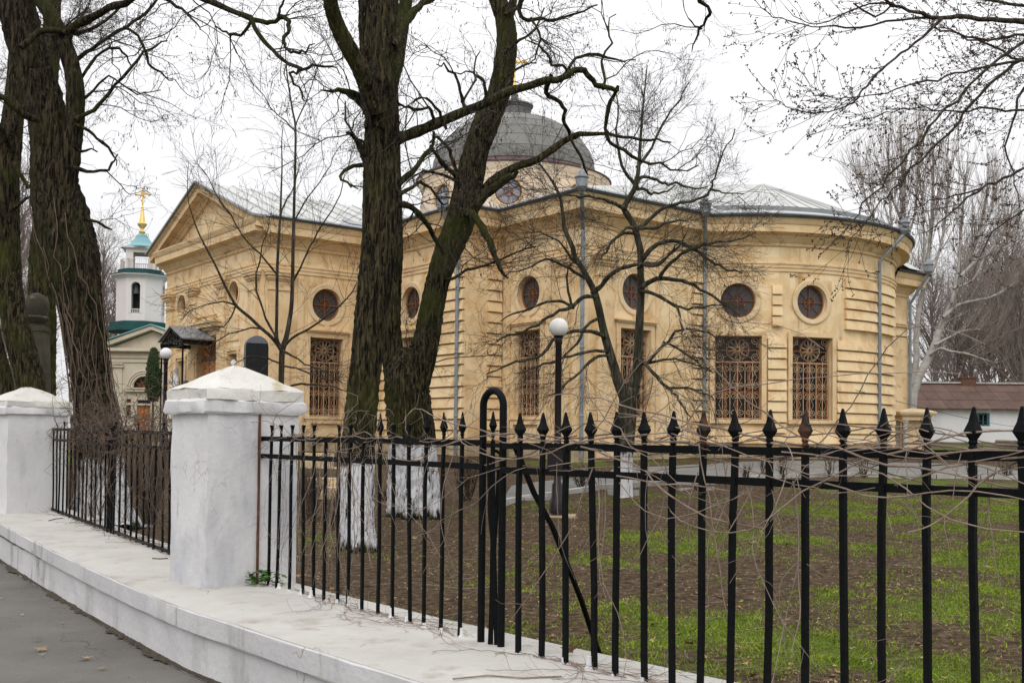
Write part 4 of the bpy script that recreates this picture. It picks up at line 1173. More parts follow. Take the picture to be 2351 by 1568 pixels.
# dome skin: sheets in rings
H0, R0, R1 = 11.40, 3.60, .74
rings = 7; 
dz = [(R0 * math.cos(t) ** .92 if t < 1.36 else R1, H0 + 2.62 * math.sin(t)) for t in np.linspace(0, 1.37, rings * 3 + 1)]
for r in range(rings):
    ns = 16
    for k in range(ns):
        m = MB(); f0, f1 = 2 * math.pi * (k + .5 * (r % 2)) / ns, 2 * math.pi * (k + 1 + .5 * (r % 2)) / ns
        pf = dz[r * 3:r * 3 + 4]
        for i, (R_, z) in enumerate(pf):
            for j in range(5):
                f = f0 + (f1 - f0) * j / 4; e = .015 if i == 0 else 0
                m.v.append((DC.x + (R_ + e) * math.cos(f), DC.y + (R_ + e) * math.sin(f), z))
        m.f = [(i * 5 + j, i * 5 + j + 1, (i + 1) * 5 + j + 1, (i + 1) * 5 + j) for i in range(3) for j in range(4)]
        m.build("dome_sheet", M['dome'], ch, sm=True)
dl([(.74, 13.7), (.74, 14.40), (.78, 14.42), (.78, 14.48), (.84, 14.50), (.84, 14.57), (.36, 14.68), (.18, 14.80), (.08, 15.15), (.05, 15.4)], "lantern", M['lantern_metal'], 28)
def cross(mb, c, z, h, w_, t, T=None):
    """three-barred cross with small rays; arms along x"""
    X = Vector((1, 0, 0)); 
    mb.box(c[0] - t, c[0] + t, c[1] - t, c[1] + t, z, z + h); 
    mb.box(c[0] - w_ / 2, c[0] + w_ / 2, c[1] - t * .8, c[1] + t * .8, z + h * .62, z + h * .62 + 2 * t)
    for (x, zz) in ((-w_ / 2, z + h * .62 + t), (w_ / 2, z + h * .62 + t), (0, z + h)):
        mb.lathe([(.001, -t * 2.2), (t * 1.8, -t), (t * 2.2, 0), (t * 1.8, t), (.001, t * 2.2)], 8, (c[0] + x, c[1], zz))
    for a_ in (45, 135, 225, 315):
        q = math.radians(a_)
        mb.tube([(c[0], c[1], z + h * .62 + t), (c[0] + w_ * .3 * math.cos(q), c[1], z + h * .62 + t + w_ * .3 * math.sin(q))], [t * .8, t * .3], 4)
m = MB(); m.lathe([(.05, 15.25), (.10, 15.34), (.15, 15.45), (.10, 15.56), (.05, 15.62)], 14, (DC.x, DC.y, 0)); cross(m, (DC.x, DC.y), 15.58, 1.45, .9, .05)
m.build("cross", M['gold'], ch)

# -------- downpipes
def downpipe(top, foot, hop_z, kink, nm="downpipe", side=None):
    """hopper above the eaves, raking pipe under the cornice, straight fall"""
    m = MB()
    m.tube([(top.x, top.y, hop_z - .1), kink, (foot.x, foot.y, -.65)], .062, 8)
    for zz in (4.6, 2.6, .6): m.lathe([(.07, -.03), (.08, 0), (.07, .03)], 10, (foot.x + (kink[0] - foot.x) * (zz + .65) / (kink[2] + .65), foot.y + (kink[1] - foot.y) * (zz + .65) / (kink[2] + .65), zz))
    o = m.build(nm, M['pipe'], ch)
    m = MB(); m.lathe([(.08, -.12), (.17, .0), (.17, .24), (.21, .26), (.21, .30), (.12, .34), (.10, .42), (.03, .5), (.02, .62)], 10, (top.x, top.y, hop_z)); m.build("hopper", M['pipe'], o)
def dp(W, u, dt=.0, du=0):
    t_ = W(u + du, 0, .78); k_ = W(u, 6.05, .16); f_ = W(u, 0, .16)
    downpipe(t_, f_, 7.1, (k_.x, k_.y, 6.05))
dp(W2, W2.L - .22); downpipe(CW(-.16, -.16), CW(.47, .47), 7.1, tuple(CW(.47, .47, 6.05))); downpipe(CW(p_in - .80, -.13), CW(p_in - .16, .44), 7.1, tuple(CW(p_in - .18, .42, 6.05))); dp(WA, (math.radians(-45.5) - fa0) * RA, du=.5); dp(W1, W1.L - .15)
downpipe(W5(W5.L + .1, 0, .85), W5(W5.L + .0, 0, .14), 6.55, tuple(W5(W5.L, 5.35, .14)))
# ------------------------------------------------------------------ bell tower church far left
def Lz(v, Y): return float(ray(W_PX / 2, v).z) * Y
bt = empty("bell_tower", (-36, 100, 0), "white bell tower with teal roofs and gilded cross over a cream gatehouse", "bell tower")
def bx(u): return float(ray(u, 800).x) * 100
cxT, cyT = bx(321) * 1.03, 103.0
def zt(v): return Lz(v + 8.6, 100)          # horizon lies 8.6 px higher at this side of the tilted frame
m = MB()
oct_ = lambda r: r / math.cos(math.pi / 8)
def octa(mb, prof, n=8, rot=0.28): 
    vs = []
    for r, z in prof:
        for k in range(n):
            a_ = 2 * math.pi * k / n + rot
            vs.append((cxT + r * math.cos(a_), cyT + r * math.sin(a_), z))
    mm = len(prof)
    mb.add(vs, [(i * n + k, i * n + (k + 1) % n, (i + 1) * n + (k + 1) % n, (i + 1) * n + k) for i in range(mm - 1) for k in range(n)] + [tuple(range(n - 1, -1, -1)), tuple((mm - 1) * n + k for k in range(n))])
# belfry stage with arched openings: eight faces, every second one pierced
zb0, zb1 = zt(734), zt(632)
rB = 2.3
for k in range(8):
    a0, a1 = 2 * math.pi * (k - .5) / 8 - math.pi / 2 + .12, 2 * math.pi * (k + .5) / 8 - math.pi / 2 + .12
    A_ = Vector((cxT + rB * math.cos(a0), cyT + rB * math.sin(a0), 0)); B_ = Vector((cxT + rB * math.cos(a1), cyT + rB * math.sin(a1), 0))
    Wk = Wall(A_, B_, Vector((math.cos((a0 + a1) / 2), math.sin((a0 + a1) / 2), 0)))
    mb = MB()
    if k % 2 == 0:
        h_, za, zc = .42, zb0 + .75, zb1 - .95
        wall_mesh(mb, Wk, [('rect', Wk.L / 2, h_, za, zb1 - .5)], zb0, zb1, .5)
        # arch head fills
        for sx in (-1, 1):
            arc_ = [(Wk.L / 2 + sx * h_ * math.cos(t), zc + h_ * math.sin(t)) for t in np.linspace(0, math.pi / 2, 7)]
            poly = arc_ + [(Wk.L / 2, zb1 - .5), (Wk.L / 2 + sx * h_, zb1 - .5)]
            mb.add([Wk(u, z, 0) for u, z in poly], [tuple(range(len(poly)))])
            mb.add([Wk(u, z, -.5) for u, z in poly], [tuple(range(len(poly)))])
        mo = MB(); wb(mo, Wk, Wk.L / 2 - h_ - .16, Wk.L / 2 - h_, za, zc, -.02, .05); wb(mo, Wk, Wk.L / 2 + h_, Wk.L / 2 + h_ + .16, za, zc, -.02, .05)
        arcp = [Wk(Wk.L / 2 + (h_ + .08) * math.cos(t), zc + (h_ + .08) * math.sin(t), .02) for t in np.linspace(0, math.pi, 13)]
        mo.tube(arcp, .085, 4, False); wb(mo, Wk, Wk.L / 2 - h_, Wk.L / 2 + h_, za + .35, za + .42, -.3, -.1)
        for q in range(4): wb(mo, Wk, Wk.L / 2 - h_ + .1 + q * .2, Wk.L / 2 - h_ + .17 + q * .2, za, za + .35, -.26, -.14)
        mo.build("arch_moulding", M['tower'], bt)
    else:
        wall_mesh(mb, Wk, [], zb0, zb1)
    mb.build("belfry_wall", M['tower'], bt)
m = MB(); octa(m, [(.9, zb0), (.9, zb1)]); m.build("inner_core", M['bronze'], bt)
m = MB(); m.lathe([(.05, 1.0), (.12, 1.0), (.2, .9), (.28, .5), (.38, .1), (.40, 0), (.01, .0)], 16, (cxT + .1, cyT - 1.55, zb1 - 1.6)); m.build("bell", M['bronze'], bt)
m = MB(); octa(m, [(2.3, zb1 - .1), (2.42, zb1), (2.5, zb1 + .12), (2.85, zb1 + .2), (2.85, zb1 + .3)], 8, .12 + math.pi / 8); m.build("cornice", M['tower'], bt)
m = MB(); octa(m, [(2.9, zb1 + .3), (2.9, zb1 + .38), (2.2, zb1 + .5), (2.2, zb1 + .8), (2.24, zb1 + .82), (1.6, zb1 + .84)], 8, .12 + math.pi / 8); m.build("skirt_roof", M['teal'], bt)
zr = zb1 + .83
m = MB()
for k in range(8):
    a0 = 2 * math.pi * (k + .5) / 8 + .12 + 0; a1 = a0 + 2 * math.pi / 8
    p0 = Vector((cxT + 1.95 * math.cos(a0), cyT + 1.95 * math.sin(a0), zr)); p1 = Vector((cxT + 1.95 * math.cos(a1), cyT + 1.95 * math.sin(a1), zr))
    m.tube([p0 + Vector((0, 0, 1.0)), p1 + Vector((0, 0, 1.0))], .04, 4)
    for q in range(9): 
        p = p0.lerp(p1, q / 8); m.tube([p, p + Vector((0, 0, 1.0))], .022, 3)
m.build("railing", M['tower'], bt)
zl0, zl1 = zr, zt(563)
for k in range(4):
    a_ = math.pi / 4 + k * math.pi / 2 + .28
    p = Vector((cxT + 1.45 * math.cos(a_), cyT + 1.45 * math.sin(a_), 0)); m = MB()
    R_ = Matrix.Rotation(.28, 3, 'Z')
    T = lambda c_: p + R_ @ Vector(c_)
    m.box(-.34, .34, -.34, .34, zl0, zl1 - .35, T); m.build("lantern_pier", M['tower'], bt)
m = MB()
for rr, za, zb_ in ((1.38, zl1 - .40, zl1 - .1), (1.5, zl1 - .1, zl1), (1.68, zl1, zl1 + .12)): m.lathe([(rr * 1.41, za), (rr * 1.41, zb_)], 4, (cxT, cyT, 0), T=lambda p_: (cxT + (Matrix.Rotation(.28, 3, 'Z') @ Vector((p_[0] - cxT, p_[1] - cyT, 0))).x, cyT + (Matrix.Rotation(.28, 3, 'Z') @ Vector((p_[0] - cxT, p_[1] - cyT, 0))).y, p_[2]), sq=True)
m.build("lantern_cornice", M['tower'], bt)
zz = zl1 + .12
m = MB(); octa(m, [(1.98, zz), (1.98, zz + .1), (1.5, zz + .25), (1.05, zz + .55), (.72, zz + 1.0), (.6, zz + 1.2), (.62, zz + 1.24), (.35, zz + 1.5), (.2, zz + 1.56)]); m.build("lantern_roof", M['teal_pale'], bt)
z0 = zz + 1.5
m = MB(); m.lathe([(.2, 0), (.33, .2), (.16, .42), (.16, .52), (.24, .62), (.46, .92), (.48, 1.02), (.40, 1.08), (.30, 1.15), (.12, 2.5), (.10, 2.56), (.17, 2.6), (.10, 2.66), (.07, 2.75)], 12, (cxT, cyT, z0)); cross(m, (cxT, cyT), z0 + 2.7, 1.85, 1.3, .06); m.build("gilded_spire", M['gold'], bt)
# gatehouse below
zA, zE = zt(757), zt(800)
m = MB(); octa(m, [(3.35, zt(757)), (3.35, zt(750)), (2.9, zt(748)), (2.9, zt(736)), (2.5, zt(734))], 8, .12 + math.pi / 8); m.build("base_roof", M['teal'], bt)
xL, xR, yF = bx(237), bx(462), 96.0
sx_ = 96.0 / 100
xL, xR = xL * sx_, xR * sx_
def zf(v): return Lz(v + 8.6, 96.0)
xm = (xL + xR) / 2
Wg = Wall(Vector((xL + .45, yF, 0)), Vector((xR - .45, yF, 0)), Vector((0, -1, 0)))
gx = lambda u: float(ray(u, 800).x) * 96 - xL - .45
mb = MB()
gd, gs, gl_ = gx(333), gx(297.5), gx(368)
wall_mesh(mb, Wg, [('rect', gd, .62, -.6, zf(931)), ('rect', gd, .62, zf(926), zf(918)), ('rect', gs, .22, zf(958), zf(930)), ('rect', gs, .22, zf(925), zf(916)), ('rect', gd, 1.0, zf(890), zf(864))], -.6, zf(808), .3)
for xx, w_ in ((xL + .45, 0), (xR - .45, 0)): mb.add([(xx, yF, -.6), (xx, yF + 16, -.6), (xx, yF + 16, zf(808)), (xx, yF, zf(808))], [(0, 1, 2, 3)])
for sx in (-1, 1):
    zc = zf(890); arc_ = [(gd + sx * 1.0 * math.cos(t), zc + 1.0 * math.sin(t)) for t in np.linspace(0, math.pi / 2, 9)]
    poly = arc_ + [(gd, zf(864) + .0), (gd + sx * 1.0, zf(864))]
    if arc_[-1][1] < zf(864) + .01 or True: mb.add([Wg(u, min(z, zf(864)), 0) for u, z in poly], [tuple(range(len(poly)))])
mb.build("gatehouse_wall", M['tower_stone'], bt)
m = MB()
for (z0_, z1_, d) in ((zf(807), zf(800), .55), (zf(809), zf(807), .35), (zf(822), zf(819), .12), (zf(832), zf(829), .10)): wb(m, Wg, -d, Wg.L + d, z0_, z1_, -.05, d)
for uu in (244, 272): 
    x = gx(uu); wb(m, Wg, x - .42, x + .42, -.6, zf(842), -.05, .12); wb(m, Wg, x - .55, x + .55, zf(844), zf(840), -.05, .26); wb(m, Wg, x - .5, x + .5, zf(837), zf(834), -.05, .2)
wb(m, Wg, gd - 1.75, gd + 1.75, zf(899), zf(896), -.05, .3); wb(m, Wg, gd - 1.7, gd + 1.7, zf(893), zf(891), -.05, .2)
for r_ in (1.12, 1.35, 1.55): m.tube([Wg(gd + r_ * math.cos(t), zf(890) + r_ * math.sin(t), .05) for t in np.linspace(0, math.pi, 17)], .08, 4, False)
for q in (gd - .78, gd + .78): wb(m, Wg, q - .14, q + .14, -.6, zf(914), -.05, .1)
wb(m, Wg, gs - .3, gd + 1, zf(930), zf(926.5), -.05, .08)
m.build("gatehouse_moulding", M['tower_stone'], bt)
m = MB(); m.add([(xL + .5, yF + .3, zf(800)), (xR - .5, yF + .3, zf(800)), (xm, yF + .3, zf(760))], [(0, 1, 2)]); m.build("pediment", M['tower_stone'], bt)
m = MB()
for (xa, xb) in ((xL, xm), (xR, xm)):
    c = [(xa, yF - .4, zf(799)), (xa, yF + .3, zf(799)), (xb, yF + .3, zf(757)), (xb, yF - .4, zf(757))]
    m.hexa([Vector(v) for v in c] + [Vector(v) + Vector((0, 0, .38)) for v in c])
m.build("pediment_cornice", M['tower_stone'], bt)
for i, (xa, xb) in enumerate(((xL, xm), (xR, xm))):
    m = MB(); e = -.35 if i == 0 else .35
    c = [(xa + e, yF - .55, zf(799) + .36), (xa + e, yF + 12, zf(799) + .36), (xb, yF + 12, zf(757) + .40), (xb, yF - .55, zf(757) + .40)]
    m.hexa([Vector(v) for v in c] + [Vector(v) + Vector((0, 0, .1)) for v in c]); m.build("roof_slope", M['teal_pale'], bt)
for (u, h, za, zb_, nm, mt) in ((gd, .62, -.6, zf(931), "door", 'door_wood'), (gd, .62, zf(926), zf(918), "transom", 'glass'), (gs, .22, zf(958), zf(930), "side_window", 'glass'), (gs, .22, zf(925), zf(916), "side_window", 'glass'), (gd, 1.0, zf(890), zf(864), "lunette", 'glass')):
    m = MB(); wb(m, Wg, u - h, u + h, za, zb_, -.3, -.22); o = m.build(nm, M[mt], bt)
    fm = MB()
    if nm == "lunette":
        for k in range(7):
            t = math.pi * k / 6; fm.tube([Wg(u, za, -.2), Wg(u + .98 * math.cos(t), za + .98 * math.sin(t), -.2)], .06, 4)
        fm.tube([Wg(u + .55 * math.cos(t), za + .55 * math.sin(t), -.2) for t in np.linspace(0, math.pi, 13)], .06, 4)
    elif nm == "side_window":
        wb(fm, Wg, u + h - .1, u + h, za, zb_, -.22, -.16)
        for k in range(4): zc = za + (zb_ - za) * k / 3; wb(fm, Wg, u - h, u + h, zc - .04, zc + .04, -.22, -.17)
    elif nm == "door":
        for k in range(5): x = u - h + 2 * h * k / 4; wb(fm, Wg, x - .02, x + .02, za, zb_, -.23, -.2)
    if fm.v: fm.build("glazing_bars" if nm != "door" else "door_batten", M['red_wood'] if nm != "door" else M['door_wood'], o)
# road slab of the gatehouse

# ------------------------------------------------------------------ lamps
def lamp(u, vbase, Y, vglobe, r, label, box):
    b = P(u, vbase, Y); zg = P(u, vglobe, Y).z
    root = empty("street_lamp", b, label, "street lamp", "globe park lamps")
    x, y, zb = b.x, b.y, b.z
    m = MB(); m.lathe([(.16, -.1), (.16, .04), (.12, .06), (.12, .22), (.095, .26), (.085, .5), (.06, .54), (.055, 1.0), (.05, zg - zb - r - .12), (.06, zg - zb - r - .1), (.06, zg - zb - r - .02), (.045, zg - zb - r + .02)], 12, (x, y, zb)); o = m.build("post", M['lamp_iron'], root); autosmooth(o)
    m = MB(); m.lathe([(.05, zg - r - .03), (.085, zg - r + .015), (.07, zg - r + .03)], 12, (x, y, 0)); m.build("globe_collar", M['lamp_iron'], root)
    m = MB(); m.lathe([(max(.001, r * math.sin(t)), zg - r * math.cos(t)) for t in np.linspace(0, math.pi, 20)], 28, (x, y, 0)); m.build("globe", M['globe'], root, sm=True)
    if box:
        m = MB(); m.box(x - .16, x + .20, y - .12, y + .16, zb + .72, zb + 1.05); m.box(x - .18, x + .12, y - .14, y + .1, zb + 1.0, zb + 1.12); m.build("planter_box", M['lamp_iron'], root)
        m = MB(); m.box(x - .3, x + .3, y - .25, y + .25, zb - .12, zb + .03); m.build("footing", M['plinth'], root)
lamp(1279, 1186, 16.4, 752, .150, "black lamp post with round white globe by the forked tree on the lawn", True)
lamp(377, 1030, 26.5, 812, .150, "more distant black lamp post with white globe near the portico wing", False)

# ------------------------------------------------------------------ monuments
b = P(585, 1010, 29); zb = float(gz_in(0, 29)) - .05
st = empty("granite_stele", (b.x, b.y, zb), "tall dark granite slab with rounded grey top in front of the church wing", "gravestone")
def stele_T(p):
    R_ = Matrix.Rotation(.45, 3, 'Z'); q = R_ @ Vector((p[0], p[1], 0)); return Vector((b.x + q.x, b.y + q.y, p[2]))
ztop = P(585, 772, 29).z
m = MB(); hw = .31
poly = [(-hw, 0), (hw, 0)] + [(hw * math.cos(t), (ztop - zb - hw) + hw * math.sin(t)) for t in np.linspace(0, math.pi, 14)]
nP = len(poly)
m.add([stele_T((x, -.13, zb + z)) for x, z in poly] + [stele_T((x, .13, zb + z)) for x, z in poly], [tuple(range(nP)), tuple(range(2 * nP - 1, nP - 1, -1))] + [(i, nP + i, nP + (i + 1) % nP, (i + 1) % nP) for i in range(nP)])
m.build("slab", M['granite'], st)
m = MB(); capz = ztop - zb - hw * .55
poly = [(hw * math.cos(t) * 1.02, (ztop - zb - hw) + hw * 1.02 * math.sin(t)) for t in np.linspace(.35, math.pi - .35, 12)]; nP = len(poly)
m.add([stele_T((x, -.14, zb + z)) for x, z in poly] + [stele_T((x, .14, zb + z)) for x, z in poly], [tuple(range(nP)), tuple(range(2 * nP - 1, nP - 1, -1))] + [(i, nP + i, nP + (i + 1) % nP, (i + 1) % nP) for i in range(nP)])
m.build("rounded_cap", M['slate_cap'], st)
m = MB(); m.box(-.5, .5, -.32, .32, zb - .1, zb + .35, stele_T); m.build("base", M['granite'], st)

def obelisk(u, vt, vb, Y, wpx, label, urn, rows):
    t_, zt_ = P(u, vt, Y), P(u, vt, Y).z
    zb = float(gz_in(0, Y)) - .05; w_ = wpx / F_PX * Y
    root = empty("stone_monument", (t_.x, t_.y, zb), label, "monument", "mossy cemetery monuments")
    z = zb; H_ = zt_ - zb; uh = .62 if urn else .02
    for k in range(rows):
        h = (H_ - uh) / rows; f = 1.25 - .42 * k / rows; f2 = 1.25 - .42 * (k + .9) / rows
        m = MB(); m.lathe([(w_ * .707 * f, z), (w_ * .707 * f2, z + h - .02), (w_ * .68 * f2, z + h)], 4, (t_.x, t_.y, 0), sq=True)
        if k in (rows // 2, rows - 1): m.lathe([(w_ * .78 * f2, z + h - .09), (w_ * .78 * f2, z + h - .03)], 4, (t_.x, t_.y, 0), sq=True)
        m.build("stone_course", M['mossy_stone'], root); z += h
    if urn:
        m = MB(); m.lathe([(w_ * .36, z), (w_ * .33, z + .05), (w_ * .5, z + .11), (w_ * .55, z + .16), (w_ * .40, z + .20), (w_ * .52, z + .32), (w_ * .52, z + .44), (w_ * .42, z + .55), (w_ * .1, z + .61)], 16, (t_.x, t_.y, 0)); o = m.build("urn", M['mossy_stone'], root); autosmooth(o, 50)
    else:
        m = MB(); m.lathe([(w_ * .55, z), (.01, z + .3)], 4, (t_.x, t_.y, 0), sq=True); m.build("tip", M['mossy_stone'], root)
obelisk(85, 672, 890, 19.0, 52, "tall mossy stone monument topped by a squat urn, between the dark trunks", True, 11)
obelisk(32, 838, 900, 22.0, 20, "slim grey stone obelisk beside the far left trunk", False, 5)

# statues on pedestals before the niches
def statue(q, label, arm):
    p = CW(FAC - .5, q); zb = -.68
    root = empty("statue", (p.x, p.y, zb), label, "statue", "white statues before the church front")
    m = MB(); T = lambda c: Vector((p.x, p.y, 0)) + AX * c[0] + BX * c[1] + Vector((0, 0, c[2]))
    for (h_, z0, z1) in ((.42, zb, zb + .25), (.34, zb + .25, zb + 1.15), (.40, zb + 1.15, zb + 1.28)): m.box(-h_, h_, -h_, h_, z0, z1, T)
    m.build("pedestal", M['marble'], root)
    z = zb + 1.28; m = MB()
    prof = [(.25, .21, 0), (.27, .22, .05), (.22, .19, .4), (.21, .18, .75), (.20, .16, .95), (.185, .14, 1.08), (.22, .15, 1.28), (.235, .14, 1.42), (.17, .11, 1.50), (.065, .065, 1.54), (.06, .062, 1.60), (.072, .088, 1.65), (.080, .10, 1.72), (.074, .094, 1.79), (.04, .05, 1.845), (.005, .005, 1.86)]
    n = 16; vs = []
    for i, (rx, ry, h) in enumerate(prof):
        for k in range(n):
            a_ = 2 * math.pi * k / n; fold = 1 + (.07 * math.sin(5 * a_ + 2) if h < 1.1 else 0)
            vs.append(T((ry * fold * math.cos(a_), rx * fold * math.sin(a_), z + h)))
    m.add(vs, [(i * n + k, i * n + (k + 1) % n, (i + 1) * n + (k + 1) % n, (i + 1) * n + k) for i in range(len(prof) - 1) for k in range(n)])
    o = m.build("robed_figure", M['marble'], root, sm=True)
    for sy in (-1, 1):
        m = MB(); up_ = arm if sy > 0 else 0
        m.tube([T((0, sy * .21, z + 1.42)), T((-.06, sy * .30, z + 1.18 + .1 * up_)), T((-.2, sy * (.2 - .1 * up_), z + 1.08 + .22 * up_)), T((-.26, sy * .1, z + 1.12 + .3 * up_))], [.075, .062, .05, .035], 8); m.build("arm", M['marble'], root, sm=True)
statue(16.4, "white robed statue on pedestal left of the church door, beside the far lamp", 1)
statue(11.1, "white robed statue on pedestal right of the church door, peeping over the near pillar", 0)

# little columned tomb at the right of the apse
tp = P(2093, 1010, 40); zb = float(gz_in(0, 40)) - .05
tb = empty("columned_tomb", (tp.x, tp.y, zb), "small stone tomb canopy on four white colonnettes at the poplar's foot", "tomb")
z0t, z1t = P(2093, 965, 40).z, P(2093, 940, 40).z
for sx in (-1, 1):
    for sy in (-1, 1):
        m = MB(); m.lathe([(.13, zb), (.13, zb + .12), (.09, zb + .16), (.085, z0t - .12), (.13, z0t - .06), (.15, z0t)], 12, (tp.x + sx * .38, tp.y + sy * .38, 0)); o = m.build("colonnette", M['marble'], tb); autosmooth(o)
m = MB(); m.box(tp.x - .55, tp.x + .55, tp.y - .55, tp.y + .55, z0t, z0t + .18); m.lathe([(.92, z0t + .18), (.98, z0t + .26), (.98, z0t + .32), (.5, z0t + .42), (.05, z0t + .46)], 4, (tp.x, tp.y, 0), sq=True); m.build("tomb_roof", M['pale_stone'], tb)
m = MB(); m.box(tp.x - .28, tp.x + .28, tp.y - .28, tp.y + .28, zb, z0t); m.build("core", M['ochre_trim'], tb)

# ------------------------------------------------------------------ white hut on the right
YH = 72.0
hx0, hx1 = P(2085, 950, YH).x, P(2351, 950, YH).x + 14
hz0, hz1, hz2 = -.25, P(2230, 938, YH).z, P(2230, 880, YH).z + .15
hut = empty("hut", (hx0 + 6, YH, hz0), "low white hut with brown sheet roof and teal window frames behind the fence", "hut")
Wh = Wall(Vector((hx0, YH, 0)), Vector((hx1, YH, 0)), Vector((0, -1, 0)))
hwins = [P(u, 950, YH).x - hx0 for u in (2118, 2257, 2395)]
mb = MB(); zq0, zq1 = P(2257, 977, YH).z, P(2257, 948, YH).z
wall_mesh(mb, Wh, [('rect', x, .38, zq0, zq1) for x in hwins], hz0, hz1, .25)
mb.add([(hx0, YH, hz0), (hx0, YH + 6, hz0), (hx0, YH + 6, hz1), (hx0, YH + 3, hz2), (hx0, YH, hz1)], [(0, 1, 2, 3, 4)])
mb.build("wall", M['hut_wall'], hut)
for x in hwins:
    m = MB(); wb(m, Wh, x - .38, x + .38, zq0, zq1, -.24, -.2); w = m.build("window", M['glass'], hut)
    m = MB(); 
    for (a_, b_, c_, d_) in ((x + .26, x + .44, zq0, zq1), (x - .4, x - .3, zq0, zq1), (x - .3, x + .26, zq1 - .1, zq1 + .02), (x - .3, x + .26, zq0, zq0 + .08), (x - .03, x + .03, zq0, zq1)): wb(m, Wh, a_, b_, c_, d_, -.2, .03)
    m.build("frame", M['teal_frame'], w)
k = 0; x = hx0 - .4
while x < hx1:
    for row in range(3):
        y0, y1 = YH - .45 + row * 1.16, YH - .45 + (row + 1) * 1.16 + .05; za, zb_ = hz1 - .08 + (hz2 - hz1) * row / 3, hz1 - .08 + (hz2 - hz1) * (row + 1) / 3
        m = MB(); c = [Vector((x, y0, za + .04)), Vector((x + .98, y0, za + .04)), Vector((x + .98, y1, zb_ + .04)), Vector((x, y1, zb_ + .04))]
        m.hexa(c + [v + Vector((0, 0, .04)) for v in c]); m.build("roof_sheet", M['hut_tile'], hut)
    x += 1.0
m = MB(); m.add([(hx0 - .4, YH + 3, hz2), (hx1, YH + 3, hz2), (hx1, YH + 6.5, hz1), (hx0 - .4, YH + 6.5, hz1)], [(0, 1, 2, 3)]); m.build("rear_slope", M['hut_tile'], hut)
m = MB(); m.box(hx0 - .4, hx1, YH + 2.85, YH + 3.1, hz2 - .02, hz2 + .10); m.build("ridge_cap", M['kerb'], hut)
m = MB(); cxh = P(2221, 880, YH + 3).x; m.box(cxh - .5, cxh + .5, YH + 2.7, YH + 3.5, hz2 - .2, hz2 + .40); m.box(cxh - .58, cxh + .58, YH + 2.65, YH + 3.55, hz2 + .36, hz2 + .46); m.build("chimney", M['brick'], hut)
# power line from the church corner
m = MB(); a_, b_ = CW(10, -2.3, 1.6), P(2500, 985, 70)
m.tube([a_.lerp(b_, t) - Vector((0, 0, .5 * math.sin(math.pi * t))) for t in np.linspace(0, 1, 16)], .012, 4)
tag(m.build("overhead_wire", M['roof_edge']), "thin dark wire strung from the apse towards the white hut", "wire")

# ------------------------------------------------------------------ path and kerbs
near = [(1150, 1160), (1215, 1148), (1290, 1138), (1370, 1124), (1440, 1118), (1600, 1111), (1760, 1099), (1900, 1093), (2050, 1095), (2250, 1100), (2450, 1104)]
npts = [G(u, v) for u, v in near]
m = MB()
def far_of(p, i): return p + Vector((.05, 1, 0)).normalized() * (5.4 if i > 3 else 3.6)
prev = None
rows = []
sub_ = []
for i in range(len(npts) - 1):
    L_ = (npts[i + 1] - npts[i]).length; n = max(2, int(L_ / .8))
    for k in range(n): sub_.append((npts[i].lerp(npts[i + 1], k / n), i))
sub_.append((npts[-1], len(npts) - 2))
pth = MB(); nw = 7
for (p, i) in sub_:
    for k in range(nw):
        q = p.lerp(far_of(p, i), k / (nw - 1)); pth.v.append((q.x, q.y, float(gz_in(q.x, q.y)) + .055))
for i in range(len(sub_) - 1):
    for k in range(nw - 1): pth.f.append((i * nw + k, (i + 1) * nw + k, (i + 1) * nw + k + 1, i * nw + k + 1))
tag(pth.build("path", M['path']), kind="structure")
kerb = empty("kerb", npts[4], None, None); kerb["kind"] = "structure"
for i in range(0, len(sub_) - 1):
    a_, b_ = sub_[i][0], sub_[i + 1][0]; d = (b_ - a_); L_ = d.length; d.normalize(); n = Vector((-d.y, d.x, 0))
    m = MB(); a2, b2 = a_ + d * .01, b_ - d * .01; za, zb_ = float(gz_in(0, a_.y)), float(gz_in(0, b_.y))
    c = [Vector((q.x, q.y, z + h)) + n * s for h in (-.15, .10) for (q, z, s) in ((a2, za, -.07), (b2, zb_, -.07), (b2, zb_, .07), (a2, za, .07))]
    m.hexa(c); m.build("kerb_stone", M['kerb'], kerb)
# lower edging line nearer the lawn and low pale edging blocks left of the first trunk
edge_ = [((1200, 1152), (1262, 1147), .08), ((1395, 1133), (1470, 1135), .08), ((1560, 1128), (1640, 1124), .06)]
for (a_, b_, h_) in edge_:
    A_, B_ = G(*a_), G(*b_); n = max(1, int((B_ - A_).length / .5)); 
    for k in range(n):
        p, q = A_.lerp(B_, k / n), A_.lerp(B_, (k + .95) / n); d = (q - p).normalized(); nn = Vector((-d.y, d.x, 0)) * .05
        m = MB(); m.hexa([p - nn - Vector((0, 0, .1)), q - nn - Vector((0, 0, .1)), q + nn - Vector((0, 0, .1)), p + nn - Vector((0, 0, .1)), p - nn + Vector((0, 0, h_)), q - nn + Vector((0, 0, h_)), q + nn + Vector((0, 0, h_)), p + nn + Vector((0, 0, h_))]); m.build("kerb_stone", M['kerb'], kerb)
